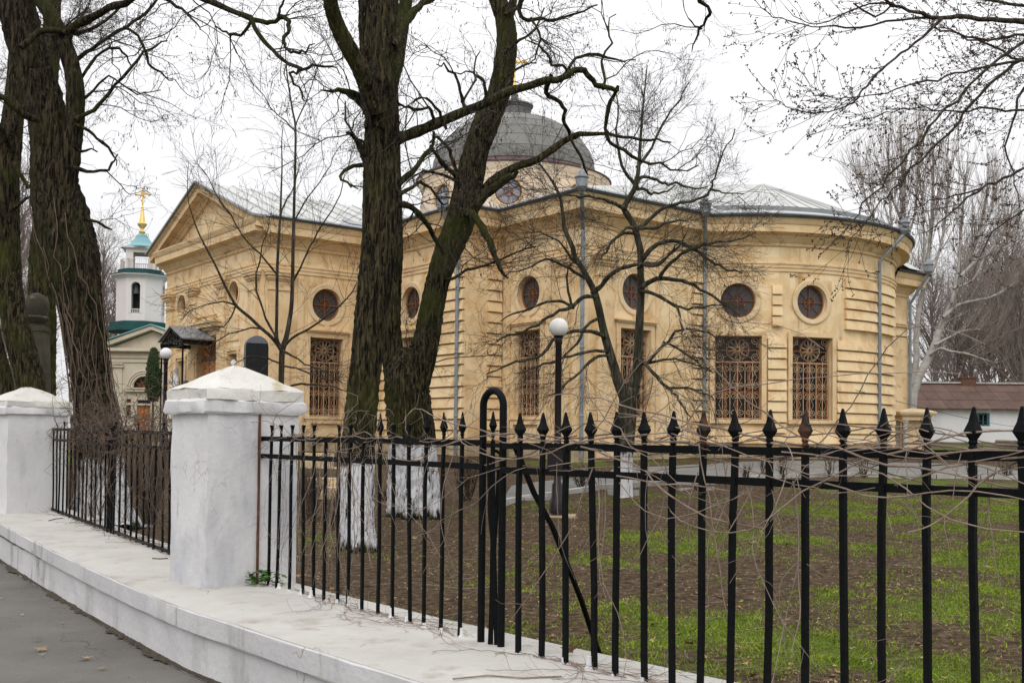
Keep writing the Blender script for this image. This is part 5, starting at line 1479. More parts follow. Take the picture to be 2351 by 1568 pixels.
# pale stone steps seen low between near pillar and first trunk
stp = [(700, 1098, 110, .10), (705, 1119, 105, .13), (690, 1040, 70, .10), (760, 1073, 60, .1)]
for i, (u, v, w_, h_) in enumerate(stp):
    Y = 19.5 - i * .5 if i < 2 else 27
    p = P(u, v, Y); q = P(u + w_, v + 4, Y)
    m = MB(); m.box(p.x, q.x, Y, Y + .5, min(p.z - h_, float(gz_in(0, Y))), p.z)
    tag(m.build("stone_kerb", M['pale_stone'], loc=p), ["upper pale stone grave edging left of the first whitewashed trunk", "lower pale stone grave edging left of the first whitewashed trunk", "pale stone slab behind the vines right of near pillar", "pale stone slab nearest the first trunk under the church window"][i], "stone edging")
# ------------------------------------------------------------------ trees
def line(pts, Y0, Y1=None, wob=0.0, rng=RNG):
    """reference polyline (u, v, half width px) laid at real distances Y0..Y1 -> points (n,3), radii (n)"""
    n = len(pts); Y1 = Y0 if Y1 is None else Y1
    out, rad = [], []
    for i, p in enumerate(pts):
        Y = Y0 + (Y1 - Y0) * i / (n - 1) + (rng.normal(0, wob) if 0 < i else 0)
        out.append(P(p[0], p[1], Y)); rad.append(p[2] / F_PX * Y)
    return np.array(out), np.array(rad)

def spline(pts, rad, step):
    """Catmull-Rom resample of a polyline with radii"""
    p = np.array(pts); r = np.array(rad)
    q = np.vstack([2 * p[0] - p[1], p, 2 * p[-1] - p[-2]]); rr = np.concatenate([[r[0]], r, [r[-1]]])
    out, ro = [], []
    for i in range(1, len(q) - 2):
        n = max(2, int(np.linalg.norm(q[i + 1] - q[i]) / step))
        for k in range(n):
            t = k / n
            out.append(.5 * (2 * q[i] + (q[i + 1] - q[i - 1]) * t + (2 * q[i - 1] - 5 * q[i] + 4 * q[i + 1] - q[i + 2]) * t * t + (3 * q[i] - q[i - 1] - 3 * q[i + 1] + q[i + 2]) * t ** 3))
            ro.append(rr[i] + (rr[i + 1] - rr[i]) * t)
    out.append(p[-1]); ro.append(r[-1])
    return np.array(out), np.array(ro)

def resample(pts, rad, n):
    d = np.concatenate([[0], np.cumsum(np.linalg.norm(np.diff(pts, axis=0), axis=1))])
    t = np.linspace(0, d[-1], n)
    return np.stack([np.interp(t, d, pts[:, k]) for k in range(3)], 1), np.interp(t, d, rad)

def tube_arrays(Pp, R, sides):
    """Pp (N,n,3), R (N,n) -> verts, quads"""
    N_, n, _ = Pp.shape
    T = np.gradient(Pp, axis=1); T /= np.linalg.norm(T, axis=2, keepdims=True) + 1e-9
    ref = np.zeros_like(T); ref[..., 0] = 1.0
    mean = T.mean(1, keepdims=True)
    alt = np.abs(mean[..., 0]) > .8
    ref = np.where(alt[..., None], np.array([0, 1.0, 0]), ref)
    A_ = np.cross(T, ref); A_ /= np.linalg.norm(A_, axis=2, keepdims=True) + 1e-9
    B_ = np.cross(T, A_)
    a = 2 * np.pi * np.arange(sides) / sides
    V = Pp[:, :, None, :] + R[:, :, None, None] * (A_[:, :, None, :] * np.cos(a)[None, None, :, None] + B_[:, :, None, :] * np.sin(a)[None, None, :, None])
    i = np.arange(N_ * n).reshape(N_, n)[:, :-1].ravel()
    k = np.arange(sides)
    base = i[:, None] * sides
    q = np.stack([base + k, base + (k + 1) % sides, base + sides + (k + 1) % sides, base + sides + k], -1).reshape(-1, 4)
    return V.reshape(-1, 3), q

def tubes_obj(name, groups, mat, parent, kind=None, wl=None):
    """groups: list of (P,R,sides)"""
    Vs, Qs, off = [], [], 0
    for Pp, R, s in groups:
        if not len(Pp): continue
        v, q = tube_arrays(Pp, R, s); Vs.append(v); Qs.append(q + off); off += len(v)
    V = np.concatenate(Vs); o_ = WL[parent.name] if parent else Vector((0, 0, 0))
    V = V - np.array(o_)
    o = put(name, mesh_np(name, V, [np.concatenate(Qs)]), mat, parent, sm=True)
    if kind: o["kind"] = kind
    return o

def spawn(rng, Pp, R, cnt, l0, l1, ang, up=0.0, rad=.006, n=6, wig=.14, t0=.1, t1=1.0, grav=0.0, bias=None, rmin=.0016):
    """child twigs on parent polylines (N,n,3)"""
    seg = np.linalg.norm(np.diff(Pp, axis=1), axis=2).sum(1)
    w = seg / seg.sum()
    idx = rng.choice(len(Pp), cnt, p=w)
    t = t0 + (t1 - t0) * rng.random(cnt) ** .75
    f = t * (Pp.shape[1] - 1); i = np.minimum(f.astype(int), Pp.shape[1] - 2); fr = (f - i)[:, None]
    pos = Pp[idx, i] * (1 - fr) + Pp[idx, i + 1] * fr
    tan = Pp[idx, i + 1] - Pp[idx, i]; tan /= np.linalg.norm(tan, axis=1, keepdims=True) + 1e-9
    rp = R[idx, i] * (1 - fr[:, 0]) + R[idx, i + 1] * fr[:, 0]
    v = rng.normal(size=(cnt, 3)); v -= (v * tan).sum(1, keepdims=True) * tan; v /= np.linalg.norm(v, axis=1, keepdims=True) + 1e-9
    a = rng.normal(ang, .25, cnt)[:, None]
    d = np.cos(a) * tan + np.sin(a) * v; d[:, 2] += up
    if bias is not None: d += np.array(bias)
    d /= np.linalg.norm(d, axis=1, keepdims=True)
    L_ = rng.uniform(l0, l1, cnt) * (1.15 - .55 * t)
    out = np.zeros((cnt, n, 3)); out[:, 0] = pos
    for k in range(1, n):
        out[:, k] = out[:, k - 1] + d * (L_ / (n - 1))[:, None]
        d = d + rng.normal(size=(cnt, 3)) * wig; d[:, 2] += grav
        d /= np.linalg.norm(d, axis=1, keepdims=True)
    r0 = np.minimum(rp * .75, rad * (L_ / l1) ** .6)
    rr = np.maximum(r0[:, None] * np.linspace(1, .3, n)[None], rmin)
    return out, rr

def bark_tube(name, pts, rad, mat, parent, sides=40, amp=.09, step=.06, seed=0, k=9, flare=None):
    """trunk with real furrows"""
    p, r = spline(pts, rad, step)
    n = len(p)
    T = np.gradient(p, axis=0); T /= np.linalg.norm(T, axis=1)[:, None]
    ref = np.array([1.0, .2, 0]); A_ = np.cross(T, ref); A_ /= np.linalg.norm(A_, axis=1)[:, None]; B_ = np.cross(T, A_)
    th = 2 * np.pi * np.arange(sides) / sides
    s = np.concatenate([[0], np.cumsum(np.linalg.norm(np.diff(p, axis=0), axis=1))])
    g = np.random.default_rng(seed); ph = g.uniform(0, 6.28, 8)
    TH, S = np.meshgrid(th, s)
    w1 = TH + .22 * np.sin(S * 2.1 + ph[0]) + .10 * np.sin(S * 6.3 + ph[1] + TH * 2)
    rd = np.abs(np.sin(w1 * k / 2 + .9 * np.sin(S * 3.7 + ph[2] + TH))) ** .7
    rd2 = np.abs(np.sin(w1 * k * .9 + 1.4 * np.sin(S * 5.1 + ph[3]) + ph[4])) ** .6
    rd3 = np.abs(np.sin(w1 * k * .55 + 2.2 * np.sin(S * 8.3 + ph[7] + 2 * np.sin(TH * 3)) + ph[1]))
    lump = .05 * np.sin(TH * 2 + S * 1.1 + ph[5]) + .035 * np.sin(TH * 3 - S * 2.3 + ph[6])
    dsp = 1 + amp * (rd * .6 + rd2 * .45 + rd3 * .5 - .95) + lump + g.normal(0, amp * .14, TH.shape)
    foot = np.exp(-S / .22) if name == 'trunk' else 0 * S
    dsp = dsp + foot * (.16 * np.sin(5 * TH + ph[6]) + .10 * np.sin(8 * TH + ph[7]))
    RR = r[:, None] * dsp
    V = p[:, None, :] + RR[..., None] * (A_[:, None, :] * np.cos(th)[None, :, None] + B_[:, None, :] * np.sin(th)[None, :, None])
    i = np.arange(n - 1)[:, None] * sides; kk = np.arange(sides)[None]
    q = np.stack([i + kk, i + (kk + 1) % sides, i + sides + (kk + 1) % sides, i + sides + kk], -1).reshape(-1, 4)
    cap = np.arange((n - 1) * sides, n * sides)[None]
    me = mesh_np(name, V.reshape(-1, 3) - np.array(WL[parent.name]), [q, cap])
    return put(name, me, mat, parent, sm=True), p, r

def small_faces(name, pos, dirs, ln, wd, mat, parent, rng, kind="stuff", thick=True):
    """buds, seed pods : tiny four-sided spindles"""
    n = len(pos)
    d = dirs / (np.linalg.norm(dirs, axis=1, keepdims=True) + 1e-9)
    a = np.cross(d, rng.normal(size=(n, 3))); a /= np.linalg.norm(a, axis=1, keepdims=True) + 1e-9
    b = np.cross(d, a)
    L_ = (ln * rng.uniform(.6, 1.4, n))[:, None]; W_ = (wd * rng.uniform(.7, 1.3, n))[:, None]
    mid = pos + d * L_ * .5
    V = np.stack([pos, mid + a * W_, mid + b * W_, mid - a * W_, mid - b * W_, pos + d * L_], 1).reshape(-1, 3) - np.array(WL[parent.name])
    o = np.arange(n)[:, None] * 6
    tri = np.concatenate([o + np.array([[0, 1, 2]]), o + np.array([[0, 2, 3]]), o + np.array([[0, 3, 4]]), o + np.array([[0, 4, 1]]), o + np.array([[5, 2, 1]]), o + np.array([[5, 3, 2]]), o + np.array([[5, 4, 3]]), o + np.array([[5, 1, 4]])])
    ob = put(name, mesh_np(name, V, [tri]), mat, parent)
    if kind: ob["kind"] = kind
    return ob

def stack(lines, n=18, r_scale=1.0):
    Ps, Rs = [], []
    for p, r in lines:
        p, r = spline(p, r, .25) if len(p) > 2 else (p, r)
        p, r = resample(p, r, n); Ps.append(p); Rs.append(r * r_scale)
    return np.array(Ps), np.array(Rs)

def tree(label, base, trunks, branches, mat, btwig, tw, rng, name="bare_tree", group=None, sides=40, amp=.09, k=9, jitter=.017):
    root = empty(name, base, label, "tree", group)
    tl = []
    for i, (pts, rad) in enumerate(trunks):
        o, p, r = bark_tube("trunk" if i == 0 else "limb", pts, rad, mat, root, sides, amp, .045, 7 * i + len(label), k)
        tl.append((p, r))
    bl = []
    for pts, rad in branches:
        d0_ = (pts[0] - pts[1]) / (np.linalg.norm(pts[0] - pts[1]) + 1e-9)
        pts = np.vstack([pts[:1] + d0_ * rad[0] * 2.2, pts]); rad = np.concatenate([rad[:1] * .8, rad])
        p, r = spline(pts, rad, .12)
        p = p + rng.normal(0, jitter, p.shape) * np.linspace(0, 1, len(p))[:, None]
        r = r * (1 + rng.normal(0, .07, len(r)) + .16 * (rng.random(len(r)) < .08))
        tubes_obj("branch", [(p[None], r[None], 8)], mat, root)
        bl.append((p, r))
    tw(root, tl, bl, rng, btwig)
    return root

# --- first whitewashed trunk (front) -----------------------------------------------------------------
Y1 = 12.3
t1 = [(820, 1290, 50), (820, 1262, 44), (819, 1215, 39), (821, 1100, 37), (827, 965, 37), (838, 849, 36), (847, 762, 36), (861, 660, 38), (872, 566, 39), (874, 450, 37), (873, 363, 36), (875, 254, 35), (869, 145, 36), (861, 60, 36), (857, -60, 34), (850, -260, 29), (842, -520, 22)]
t1b = [(862, 300, 24), (884, 215, 25), (903, 140, 24), (918, 70, 19), (930, 15, 15), (938, -60, 13), (955, -220, 9)]
t1c = [(858, 260, 24), (846, 205, 21), (826, 156, 20), (788, 88, 19), (766, 36, 17), (757, -10, 16), (745, -120, 13), (728, -300, 8)]
br1 = [
    line([(846, 252, 15), (828, 232, 12), (808, 217, 10), (785, 209, 7), (762, 208, 4), (736, 209, 1.5)], Y1, Y1 - .5),
    line([(846, 372, 15), (834, 352, 11), (822, 332, 7), (808, 313, 4.5), (796, 306, 2.5)], Y1, Y1 - .5),
    line([(912, 92, 9), (925, 62, 11), (942, 36, 10), (962, 15, 8), (988, -2, 7), (1050, -40, 5)], Y1, Y1 + .6),
    line([(872, 330, 17), (905, 322, 16), (925, 314, 14), (960, 302, 13), (1000, 284, 13), (1045, 264, 12), (1092, 246, 12), (1130, 228, 10), (1175, 207, 9.5), (1215, 198, 9), (1260, 184, 8.5), (1292, 181, 8), (1312, 166, 7.5), (1332, 161, 7.5), (1350, 167, 7), (1364, 184, 6.5), (1382, 198, 6.5), (1402, 207, 6), (1420, 209, 3.5)], Y1, Y1 + 1.0),
    line([(1262, 184, 6), (1256, 200, 6), (1253, 213, 5.5), (1268, 226, 5.5), (1284, 236, 5), (1295, 254, 5), (1293, 274, 4.5), (1307, 300, 4), (1320, 338, 3.5), (1336, 372, 3), (1348, 402, 2)], Y1 + .8, Y1 + 1.6),
    line([(1415, 208, 5), (1408, 224, 5), (1398, 242, 5), (1391, 276, 4.5), (1393, 312, 4.5), (1405, 333, 4), (1436, 345, 4), (1470, 368, 3.5), (1516, 381, 3), (1560, 392, 2), (1600, 386, 1.4)], Y1 + 1.0, Y1 + 1.6),
    line([(1290, 182, 4.5), (1303, 162, 4), (1322, 137, 3.8), (1350, 126, 3.4), (1397, 131, 3), (1430, 141, 2), (1462, 137, 1.4)], Y1 + .9, Y1 + 1.3),
    line([(1310, 168, 4), (1292, 153, 3.4), (1267, 151, 3.2), (1262, 134, 3), (1249, 115, 2.6), (1236, 104, 2), (1210, 96, 1.4)], Y1 + .9, Y1 + .7),
    line([(1385, 200, 3.6), (1388, 170, 3.2), (1380, 140, 3), (1402, 100, 2.6), (1395, 60, 2), (1410, 30, 1.4)], Y1 + 1, Y1 + 1.3),
    line([(1000, 286, 4.5), (992, 262, 4), (985, 248, 4), (950, 252, 3.6), (928, 243, 3), (910, 236, 2.4)], Y1 + .2, Y1 - .3),
    line([(1068, 258, 4), (1062, 226, 4), (1052, 196, 3.6), (1044, 172, 3), (1020, 152, 2.4), (1000, 146, 1.5)], Y1 + .3, Y1),
    line([(1064, 232, 3), (1078, 205, 2.8), (1094, 180, 2.4), (1090, 150, 2), (1100, 120, 1.4)], Y1 + .3, Y1 + .6),
    line([(1022, 290, 4), (1012, 268, 4), (1002, 250, 3.6), (988, 232, 3.4), (968, 227, 3), (945, 236, 2.4)], Y1 + .2, Y1),
    line([(890, 445, 8), (915, 423, 8), (938, 402, 7), (958, 384, 6), (974, 360, 5.5), (990, 338, 5), (997, 316, 4), (990, 300, 3)], Y1, Y1 + .5),
    line([(990, 340, 4), (1010, 366, 4.2), (1030, 388, 4.5), (1050, 404, 5)], Y1 + .5, Y1 + 2.8),
    line([(890, 476, 8), (918, 470, 9), (940, 474, 8), (962, 492, 7), (984, 522, 6), (1004, 556, 5), (1018, 585, 4)], Y1, Y1 + 1.6),
    line([(918, 447, 5), (945, 430, 4.4), (966, 421, 4), (990, 436, 3.4), (1010, 462, 2.6), (1030, 470, 1.6)], Y1, Y1 + .5),
    line([(842, 378, 6), (822, 381, 5), (800, 387, 4.4), (783, 400, 4), (786, 412, 3.4), (806, 428, 2.6), (818, 432, 1.6)], Y1, Y1 - .4),
    line([(842, 330, 4), (820, 318, 3), (800, 290, 2.6), (790, 260, 2), (798, 230, 1.4)], Y1, Y1 - .6),
]
rng1 = np.random.default_rng(21)
def tw_locust(n1, n2, n3, upper=None, seeds=1500):
    def f(root, tl, bl, rng, mat):
        Pb, Rb = stack(bl)
        A, RA_ = spawn(rng, Pb, Rb, n1, .5, 1.5, .9, .12, .011, 8, .30, .1)
        if upper:
            tp, tr = stack([(p[int(len(p) * upper):], r[int(len(p) * upper):]) for p, r in tl])
            A2, R2 = spawn(rng, tp, tr, n1 // 3, .7, 1.8, 1.1, .1, .014, 8, .28, .0); A = np.concatenate([A, A2]); RA_ = np.concatenate([RA_, R2])
        B, RB = spawn(rng, A, RA_, n2, .25, .85, .8, .05, .0055, 7, .26, .15, rmin=.0019)
        C, RC = spawn(rng, B, RB, n3, .10, .40, .75, .0, .003, 5, .22, .15, rmin=.0016)
        tubes_obj("twigs", [(A, RA_, 5), (B, RB, 4), (C, RC, 3)], mat, root, "stuff")
        if seeds:
            i = rng.integers(0, len(C), seeds); j = rng.integers(2, C.shape[1], seeds)
            small_faces("seed_pods", C[i, j], np.tile([0, 0, -1.0], (seeds, 1)) + rng.normal(0, .3, (seeds, 3)), .045, .006, M['seed'], root, rng)
    return f
for p_, r_ in br1: p_ *= 1 + .22 / Y1
bw1 = bark_mat("bark_with_limewash_front", (.0030, .0024, .0014), (.040, .033, .0165), (.038, .045, .0075), wash=-.30, foot=-1.35)
tree("thick dark trunk with whitewashed foot rising through the frame centre, nearest its leaning neighbour", P(820, 1262, Y1), [line(t1, Y1, Y1 + .4), line(t1b, Y1 + .15, Y1 + .8), line(t1c, Y1, Y1 - .9)], br1, bw1, M['twig_dark'],
     tw_locust(82, 680, 2500, .85), rng1, name="locust_tree", group="old locust trees", sides=64, amp=.15, k=13)

# --- second trunk, forked and leaning right ---------------------------------------------------------
Y2 = 16.3
t2 = [(952, 1215, 66), (952, 1185, 59), (951, 1130, 55), (950, 1060, 52), (946, 1000, 51), (938, 940, 51), (932, 890, 50), (930, 850, 44), (940, 800, 24)]
t2r = [(940, 930, 30), (952, 880, 32), (964, 835, 32), (983, 762, 29), (993, 704, 28), (1006, 646, 27), (1022, 595, 29), (1038, 555, 32), (1060, 494, 33), (1076, 421, 31), (1093, 349, 27), (1118, 280, 28), (1148, 206, 24), (1160, 131, 23), (1163, 80, 22), (1157, 36, 21), (1143, 0, 19), (1125, -60, 17), (1105, -200, 12)]
t2l = [(925, 920, 30), (914, 870, 28), (905, 825, 25), (896, 762, 24), (900, 660, 21), (905, 566, 20), (905, 460, 18), (902, 363, 17), (900, 250, 14), (899, 120, 12), (905, 0, 10), (915, -150, 7)]
t2s = [(1160, 60, 10), (1174, 20, 9), (1180, -20, 8), (1186, -120, 6)]
br2 = [
    line([(1085, 478, 14), (1103, 450, 12), (1121, 426, 11), (1143, 407, 10), (1179, 386, 9), (1216, 374, 8.5), (1252, 357, 8), (1288, 328, 7.5), (1321, 314, 7), (1348, 309, 6), (1378, 308, 5), (1433, 316, 4), (1490, 318, 3), (1540, 330, 2)], Y2, Y2 + .8),
    line([(1085, 482, 14), (1112, 447, 11), (1143, 426, 10), (1172, 409, 8.5), (1190, 393, 4)], Y2 - .1, Y2 - .5),
    line([(1075, 488, 11), (1090, 496, 9), (1107, 523, 9), (1129, 570, 8), (1151, 617, 5.5), (1166, 640, 2)], Y2 - .2, Y2 - .8),
    line([(1066, 428, 9), (1048, 404, 6.5), (1035, 392, 5.5), (1018, 380, 5), (1004, 362, 4), (990, 345, 3)], Y2, Y2 - .5),
    line([(1050, 404, 4.5), (1040, 372, 4), (1032, 345, 3.6), (1015, 325, 3.2), (1000, 316, 3), (984, 330, 2.2)], Y2 - .1, Y2 - .5),
    line([(1064, 424, 4), (1030, 408, 3.4), (990, 396, 3), (960, 400, 2.4), (935, 416, 1.6)], Y2 - .1, Y2 - .7),
    line([(1165, 30, 5), (1196, 10, 4.4), (1200, -5, 4)], Y2, Y2 + .3),
    line([(1184, -100, 7), (1300, -190, 6.5), (1450, -150, 6), (1560, -70, 5), (1611, 0, 4.4), (1630, 26, 4), (1622, 44, 3.6), (1606, 68, 3), (1598, 92, 2), (1588, 118, 1.3)], Y2, Y2 + 1),
    line([(1608, 66, 2.4), (1596, 60, 2), (1580, 40, 1.4)], Y2 + .9, Y2 + 1.1),
    line([(1196, 0, 5), (1193, 24, 5), (1200, 44, 4.6), (1222, 47, 4.4), (1248, 43, 4), (1270, 50, 3.6), (1300, 40, 3), (1340, 26, 2.4), (1372, 10, 1.6)], Y2 - .4, Y2 + .4),
    line([(1222, 47, 3.4), (1238, 76, 3), (1236, 108, 2.6), (1226, 136, 2), (1216, 150, 1.4)], Y2 - .2, Y2 - .5),
    line([(1130, 250, 4.5), (1118, 220, 4), (1112, 190, 3.4), (1095, 172, 2.8), (1070, 166, 2), (1040, 170, 1.4)], Y2 - .2, Y2 - .7),
    line([(1012, 640, 4), (1040, 640, 3.6), (1070, 622, 3.2), (1110, 612, 3), (1170, 588, 2.4), (1230, 566, 1.6)], Y2 - .2, Y2 - .6),
    line([(1160, 120, 4), (1182, 100, 3.6), (1206, 86, 3), (1228, 66, 2.4), (1250, 20, 1.6)], Y2 - .2, Y2 - .2),
    line([(1145, 215, 4), (1160, 180, 3), (1200, 150, 2.4), (1230, 140, 1.6)], Y2 - .3, Y2 - .8),
]
for p_, r_ in br2: p_ *= 1 + .18 / Y2
bw2 = bark_mat("bark_with_limewash_second", (.0030, .0024, .0014), (.040, .033, .0165), (.038, .045, .0075), wash=-.13, foot=-1.24)
tree("forked dark trunk leaning right in front of the dome, with whitewashed foot", P(952, 1185, Y2), [line(t2, Y2), line(t2r, Y2 - .05, Y2 + .5), line(t2l, Y2 + .1, Y2 + .5), line(t2s, Y2 + .4, Y2 + .6)], br2, bw2, M['twig_dark'],
     tw_locust(70, 620, 2400, .85), np.random.default_rng(22), name="locust_tree", group="old locust trees", sides=64, amp=.15, k=13)

# --- left leaning trunk with vines -------------------------------------------------------------------
Y3 = 14.2
l1 = [(240, 1225, 88), (238, 1200, 72), (234, 1140, 60), (228, 1050, 52), (222, 965, 48), (212, 900, 43), (206, 850, 42), (197, 780, 43), (190, 725, 44), (181, 680, 47), (172, 640, 53), (163, 600, 57), (152, 555, 59), (140, 500, 57), (126, 430, 50), (122, 363, 46), (116, 300, 44), (98, 218, 41), (78, 160, 40), (52, 80, 42), (36, 0, 39), (20, -90, 34), (0, -260, 26)]
l0 = [(98, 1010, 34), (97, 900, 30), (96, 800, 29), (96, 700, 28), (97, 620, 27), (101, 540, 26), (110, 440, 24), (116, 330, 22), (112, 200, 20), (118, 90, 18), (124, 0, 15), (130, -120, 10)]
l1r = [(136, 540, 10), (142, 490, 20), (150, 430, 22), (158, 370, 22), (166, 310, 21), (172, 260, 20), (173, 200, 19), (164, 150, 18), (150, 110, 19), (136, 75, 19), (112, 30, 16), (90, 0, 14), (60, -60, 12), (40, -200, 8)]
brl = [
    line([(150, 100, 10), (163, 66, 11), (200, 46, 10), (236, 31, 9.5), (268, 14, 9), (300, -6, 8.5), (345, -28, 8)], Y3, Y3 - .8),
    line([(345, -28, 8), (400, -26, 8), (440, -14, 7.5), (472, 0, 7), (498, 10, 7), (526, 22, 7), (555, 35, 6.6), (580, 46, 6.4), (604, 52, 6.2), (620, 53, 6), (640, 44, 5.2), (655, 43, 5), (664, 52, 4.6), (664, 66, 4.2), (655, 86, 4), (656, 104, 3.8), (664, 116, 3.4), (686, 123, 3.2), (703, 112, 2.6), (718, 97, 1.4)], Y3 - .8, Y3 - 2.4),
    line([(578, 46, 5.5), (586, 66, 5.2), (604, 94, 5), (628, 118, 4.8), (650, 140, 4.6), (672, 148, 4.4), (690, 158, 4.2), (680, 170, 3.6), (666, 173, 3.2), (680, 194, 2.8), (692, 214, 2.4), (703, 233, 1.5)], Y3 - 1.6, Y3 - 2.0),
    line([(690, 160, 4), (706, 157, 3.4), (728, 153, 3), (760, 154, 2.4), (780, 168, 1.4)], Y3 - 1.7, Y3 - 2.2),
    line([(576, 48, 4), (560, 76, 3.6), (540, 83, 3.2), (520, 76, 2.8), (500, 66, 2)], Y3 - 1.5, Y3 - 1.2),
    line([(638, 44, 3.6), (642, 28, 3.4), (648, 10, 3), (660, -10, 2.6)], Y3 - 1.9, Y3 - 2.0),
    line([(368, -10, 4), (392, 6, 4), (418, 22, 3.6), (440, 42, 3), (452, 58, 2.2), (463, 72, 1.4)], Y3 - .8, Y3 - 1.2),
    line([(166, 150, 5), (174, 141, 5), (198, 120, 4.6), (225, 102, 4.2), (255, 84, 4), (290, 64, 3.8), (320, 40, 3.4), (363, 0, 3), (380, -30, 2.4)], Y3 + .2, Y3 + .8),
    line([(290, 65, 3.6), (310, 76, 3.6), (323, 94, 3.4), (334, 118, 3.2), (341, 145, 3), (356, 160, 2.6), (377, 174, 2.2), (399, 187, 1.4)], Y3 + .4, Y3 + .2),
    line([(182, 270, 5.5), (206, 258, 5), (226, 243, 4.6), (266, 196, 4), (305, 152, 3.4), (330, 122, 2.8), (360, 108, 2.2), (385, 97, 1.4)], Y3 - .2, Y3 + .4),
    line([(176, 200, 4), (200, 160, 4), (220, 132, 3.6), (250, 114, 3.2), (276, 114, 3), (290, 130, 2.4), (302, 152, 1.5)], Y3, Y3 + .4),
    line([(182, 290, 4.5), (202, 300, 4), (222, 318, 3.6), (250, 338, 3), (262, 360, 2.2), (268, 380, 1.4)], Y3 - .2, Y3),
    line([(170, 385, 4.5), (200, 394, 4), (230, 394, 3.4), (250, 386, 2.8), (262, 370, 2), (276, 350, 1.3)], Y3 - .3, Y3),
    line([(206, 506, 4), (225, 512, 3.4), (242, 522, 3), (258, 528, 1.6)], Y3 - .3, Y3 - .2),
    line([(176, 342, 3.6), (186, 348, 3.2), (208, 345, 2.8), (218, 346, 1.6)], Y3 - .3, Y3 - .1),
    line([(60, 100, 8), (90, 74, 8), (128, 70, 7), (160, 78, 6), (190, 74, 5), (222, 60, 4), (260, 30, 3), (290, 6, 2)], Y3 - .4, Y3 + .3),
    line([(178, 240, 4), (200, 220, 3.6), (216, 208, 3), (240, 180, 2.6), (262, 176, 2), (300, 210, 2), (330, 214, 1.4), (372, 206, 1)], Y3, Y3 + .4),
    line([(70, 270, 9), (50, 262, 8), (28, 240, 8), (0, 222, 8), (-40, 200, 7)], Y3 - .5, Y3 - .8),
]
for p_, r_ in brl: p_ *= 1 + .35 / Y3
bw3 = bark_mat("bark_with_limewash_left", (.0026, .0021, .0014), (.034, .027, .0155), (.028, .032, .0075), wash=-.33, foot=-1.30)
tree("massive vine-covered trunk leaning left behind the farther white pillar", P(238, 1200, Y3), [line(l1, Y3, Y3 + .6), line(l1r, Y3 + .2, Y3 + .4)], brl, bw3, M['twig_dark'],
     tw_locust(80, 640, 2100, .85), np.random.default_rng(23), name="locust_tree", group="old locust trees", sides=64, amp=.15, k=13)
# ivy-like dead stems climbing that trunk are part of it
b0 = [line([(112, 230, 7), (90, 200, 6), (70, 180, 5), (50, 150, 4)], 21.5, 21), line([(118, 110, 6), (140, 80, 5), (170, 60, 4), (200, 20, 3)], 21.5, 22)]
tree("rough dark trunk standing behind the urn-topped monument, half hidden by the leaning trunk", P(98, 1010, 21.5), [line(l0, 21.5)], b0, M['bark'], M['twig_dark'],
     tw_locust(50, 420, 1500, .5, 200), np.random.default_rng(29), name="locust_tree", group="old locust trees", sides=44, amp=.12, k=11)
Y4 = 17.5
l2 = [(98, 985, 30), (80, 930, 31), (66, 860, 30), (48, 790, 31), (32, 720, 29), (24, 660, 27), (18, 560, 25), (16, 440, 25), (24, 330, 24), (32, 240, 21), (38, 150, 19), (42, 60, 17), (44, -40, 15), (50, -200, 10)]
l2b = [(10, 930, 16), (16, 890, 15), (8, 850, 15), (-4, 800, 14), (-20, 720, 12)]
brl2 = [line([(30, 300, 9), (44, 262, 8), (66, 240, 7), (80, 236, 6)], Y4 - .4, Y4 - .6), line([(20, 330, 8), (0, 290, 8), (-40, 260, 7)], Y4, Y4 - .4),
        line([(30, 480, 5), (52, 462, 4), (70, 450, 3)], Y4, Y4), line([(34, 380, 5), (58, 420, 5), (74, 428, 4)], Y4, Y4),
        line([(40, 120, 5), (70, 100, 4), (110, 110, 3), (150, 60, 2.4), (190, 30, 1.6)], Y4, Y4 + 1)]
tree("dark straight trunk at the left frame edge behind the white pillar", P(98, 985, Y4), [line(l2, Y4, Y4 + .4), line(l2b, Y4 + 1)], brl2, M['bark'], M['twig_dark'],
     tw_locust(60, 500, 1700, .5, 300), np.random.default_rng(24), name="locust_tree", group="old locust trees", sides=44, amp=.12, k=11)

# --- grey forked tree on the lawn -----------------------------------------------------------------------
Y5 = 20.0
c1 = lambda x, y, r: (1137.6 + .3024 * x, 587.8 + .3024 * y, r)
c2 = lambda x, y, r: (1289 + .18135 * x, 398 + .18135 * y, r)
g1 = [(1431, 1150, 24), (1432, 1137, 19), (1434, 1060, 18), (1437, 1000, 20), (1440, 950, 21), (1440, 925, 20), (1446, 890, 16)]
g1r = [(1438, 960, 15), (1445, 920, 14), c1(1050, 980, 13), c1(1072, 900, 12), c1(1080, 800, 11), c1(1087, 700, 10), c1(1092, 560, 10), c1(1097, 450, 9.5), c1(1105, 250, 9), c2(1000, 1250, 8), c2(1000, 1000, 8), c2(970, 850, 7.5), c2(940, 720, 7.5), c2(900, 630, 7), c2(855, 555, 7), c2(800, 470, 6.5), c2(800, 420, 6.5), c2(860, 310, 6), c2(910, 230, 6), c2(938, 160, 5.5), c2(955, 60, 5), c2(972, 0, 4.5), (1468, 360, 4), (1472, 300, 3), (1478, 230, 2), (1486, 150, 1.2)]
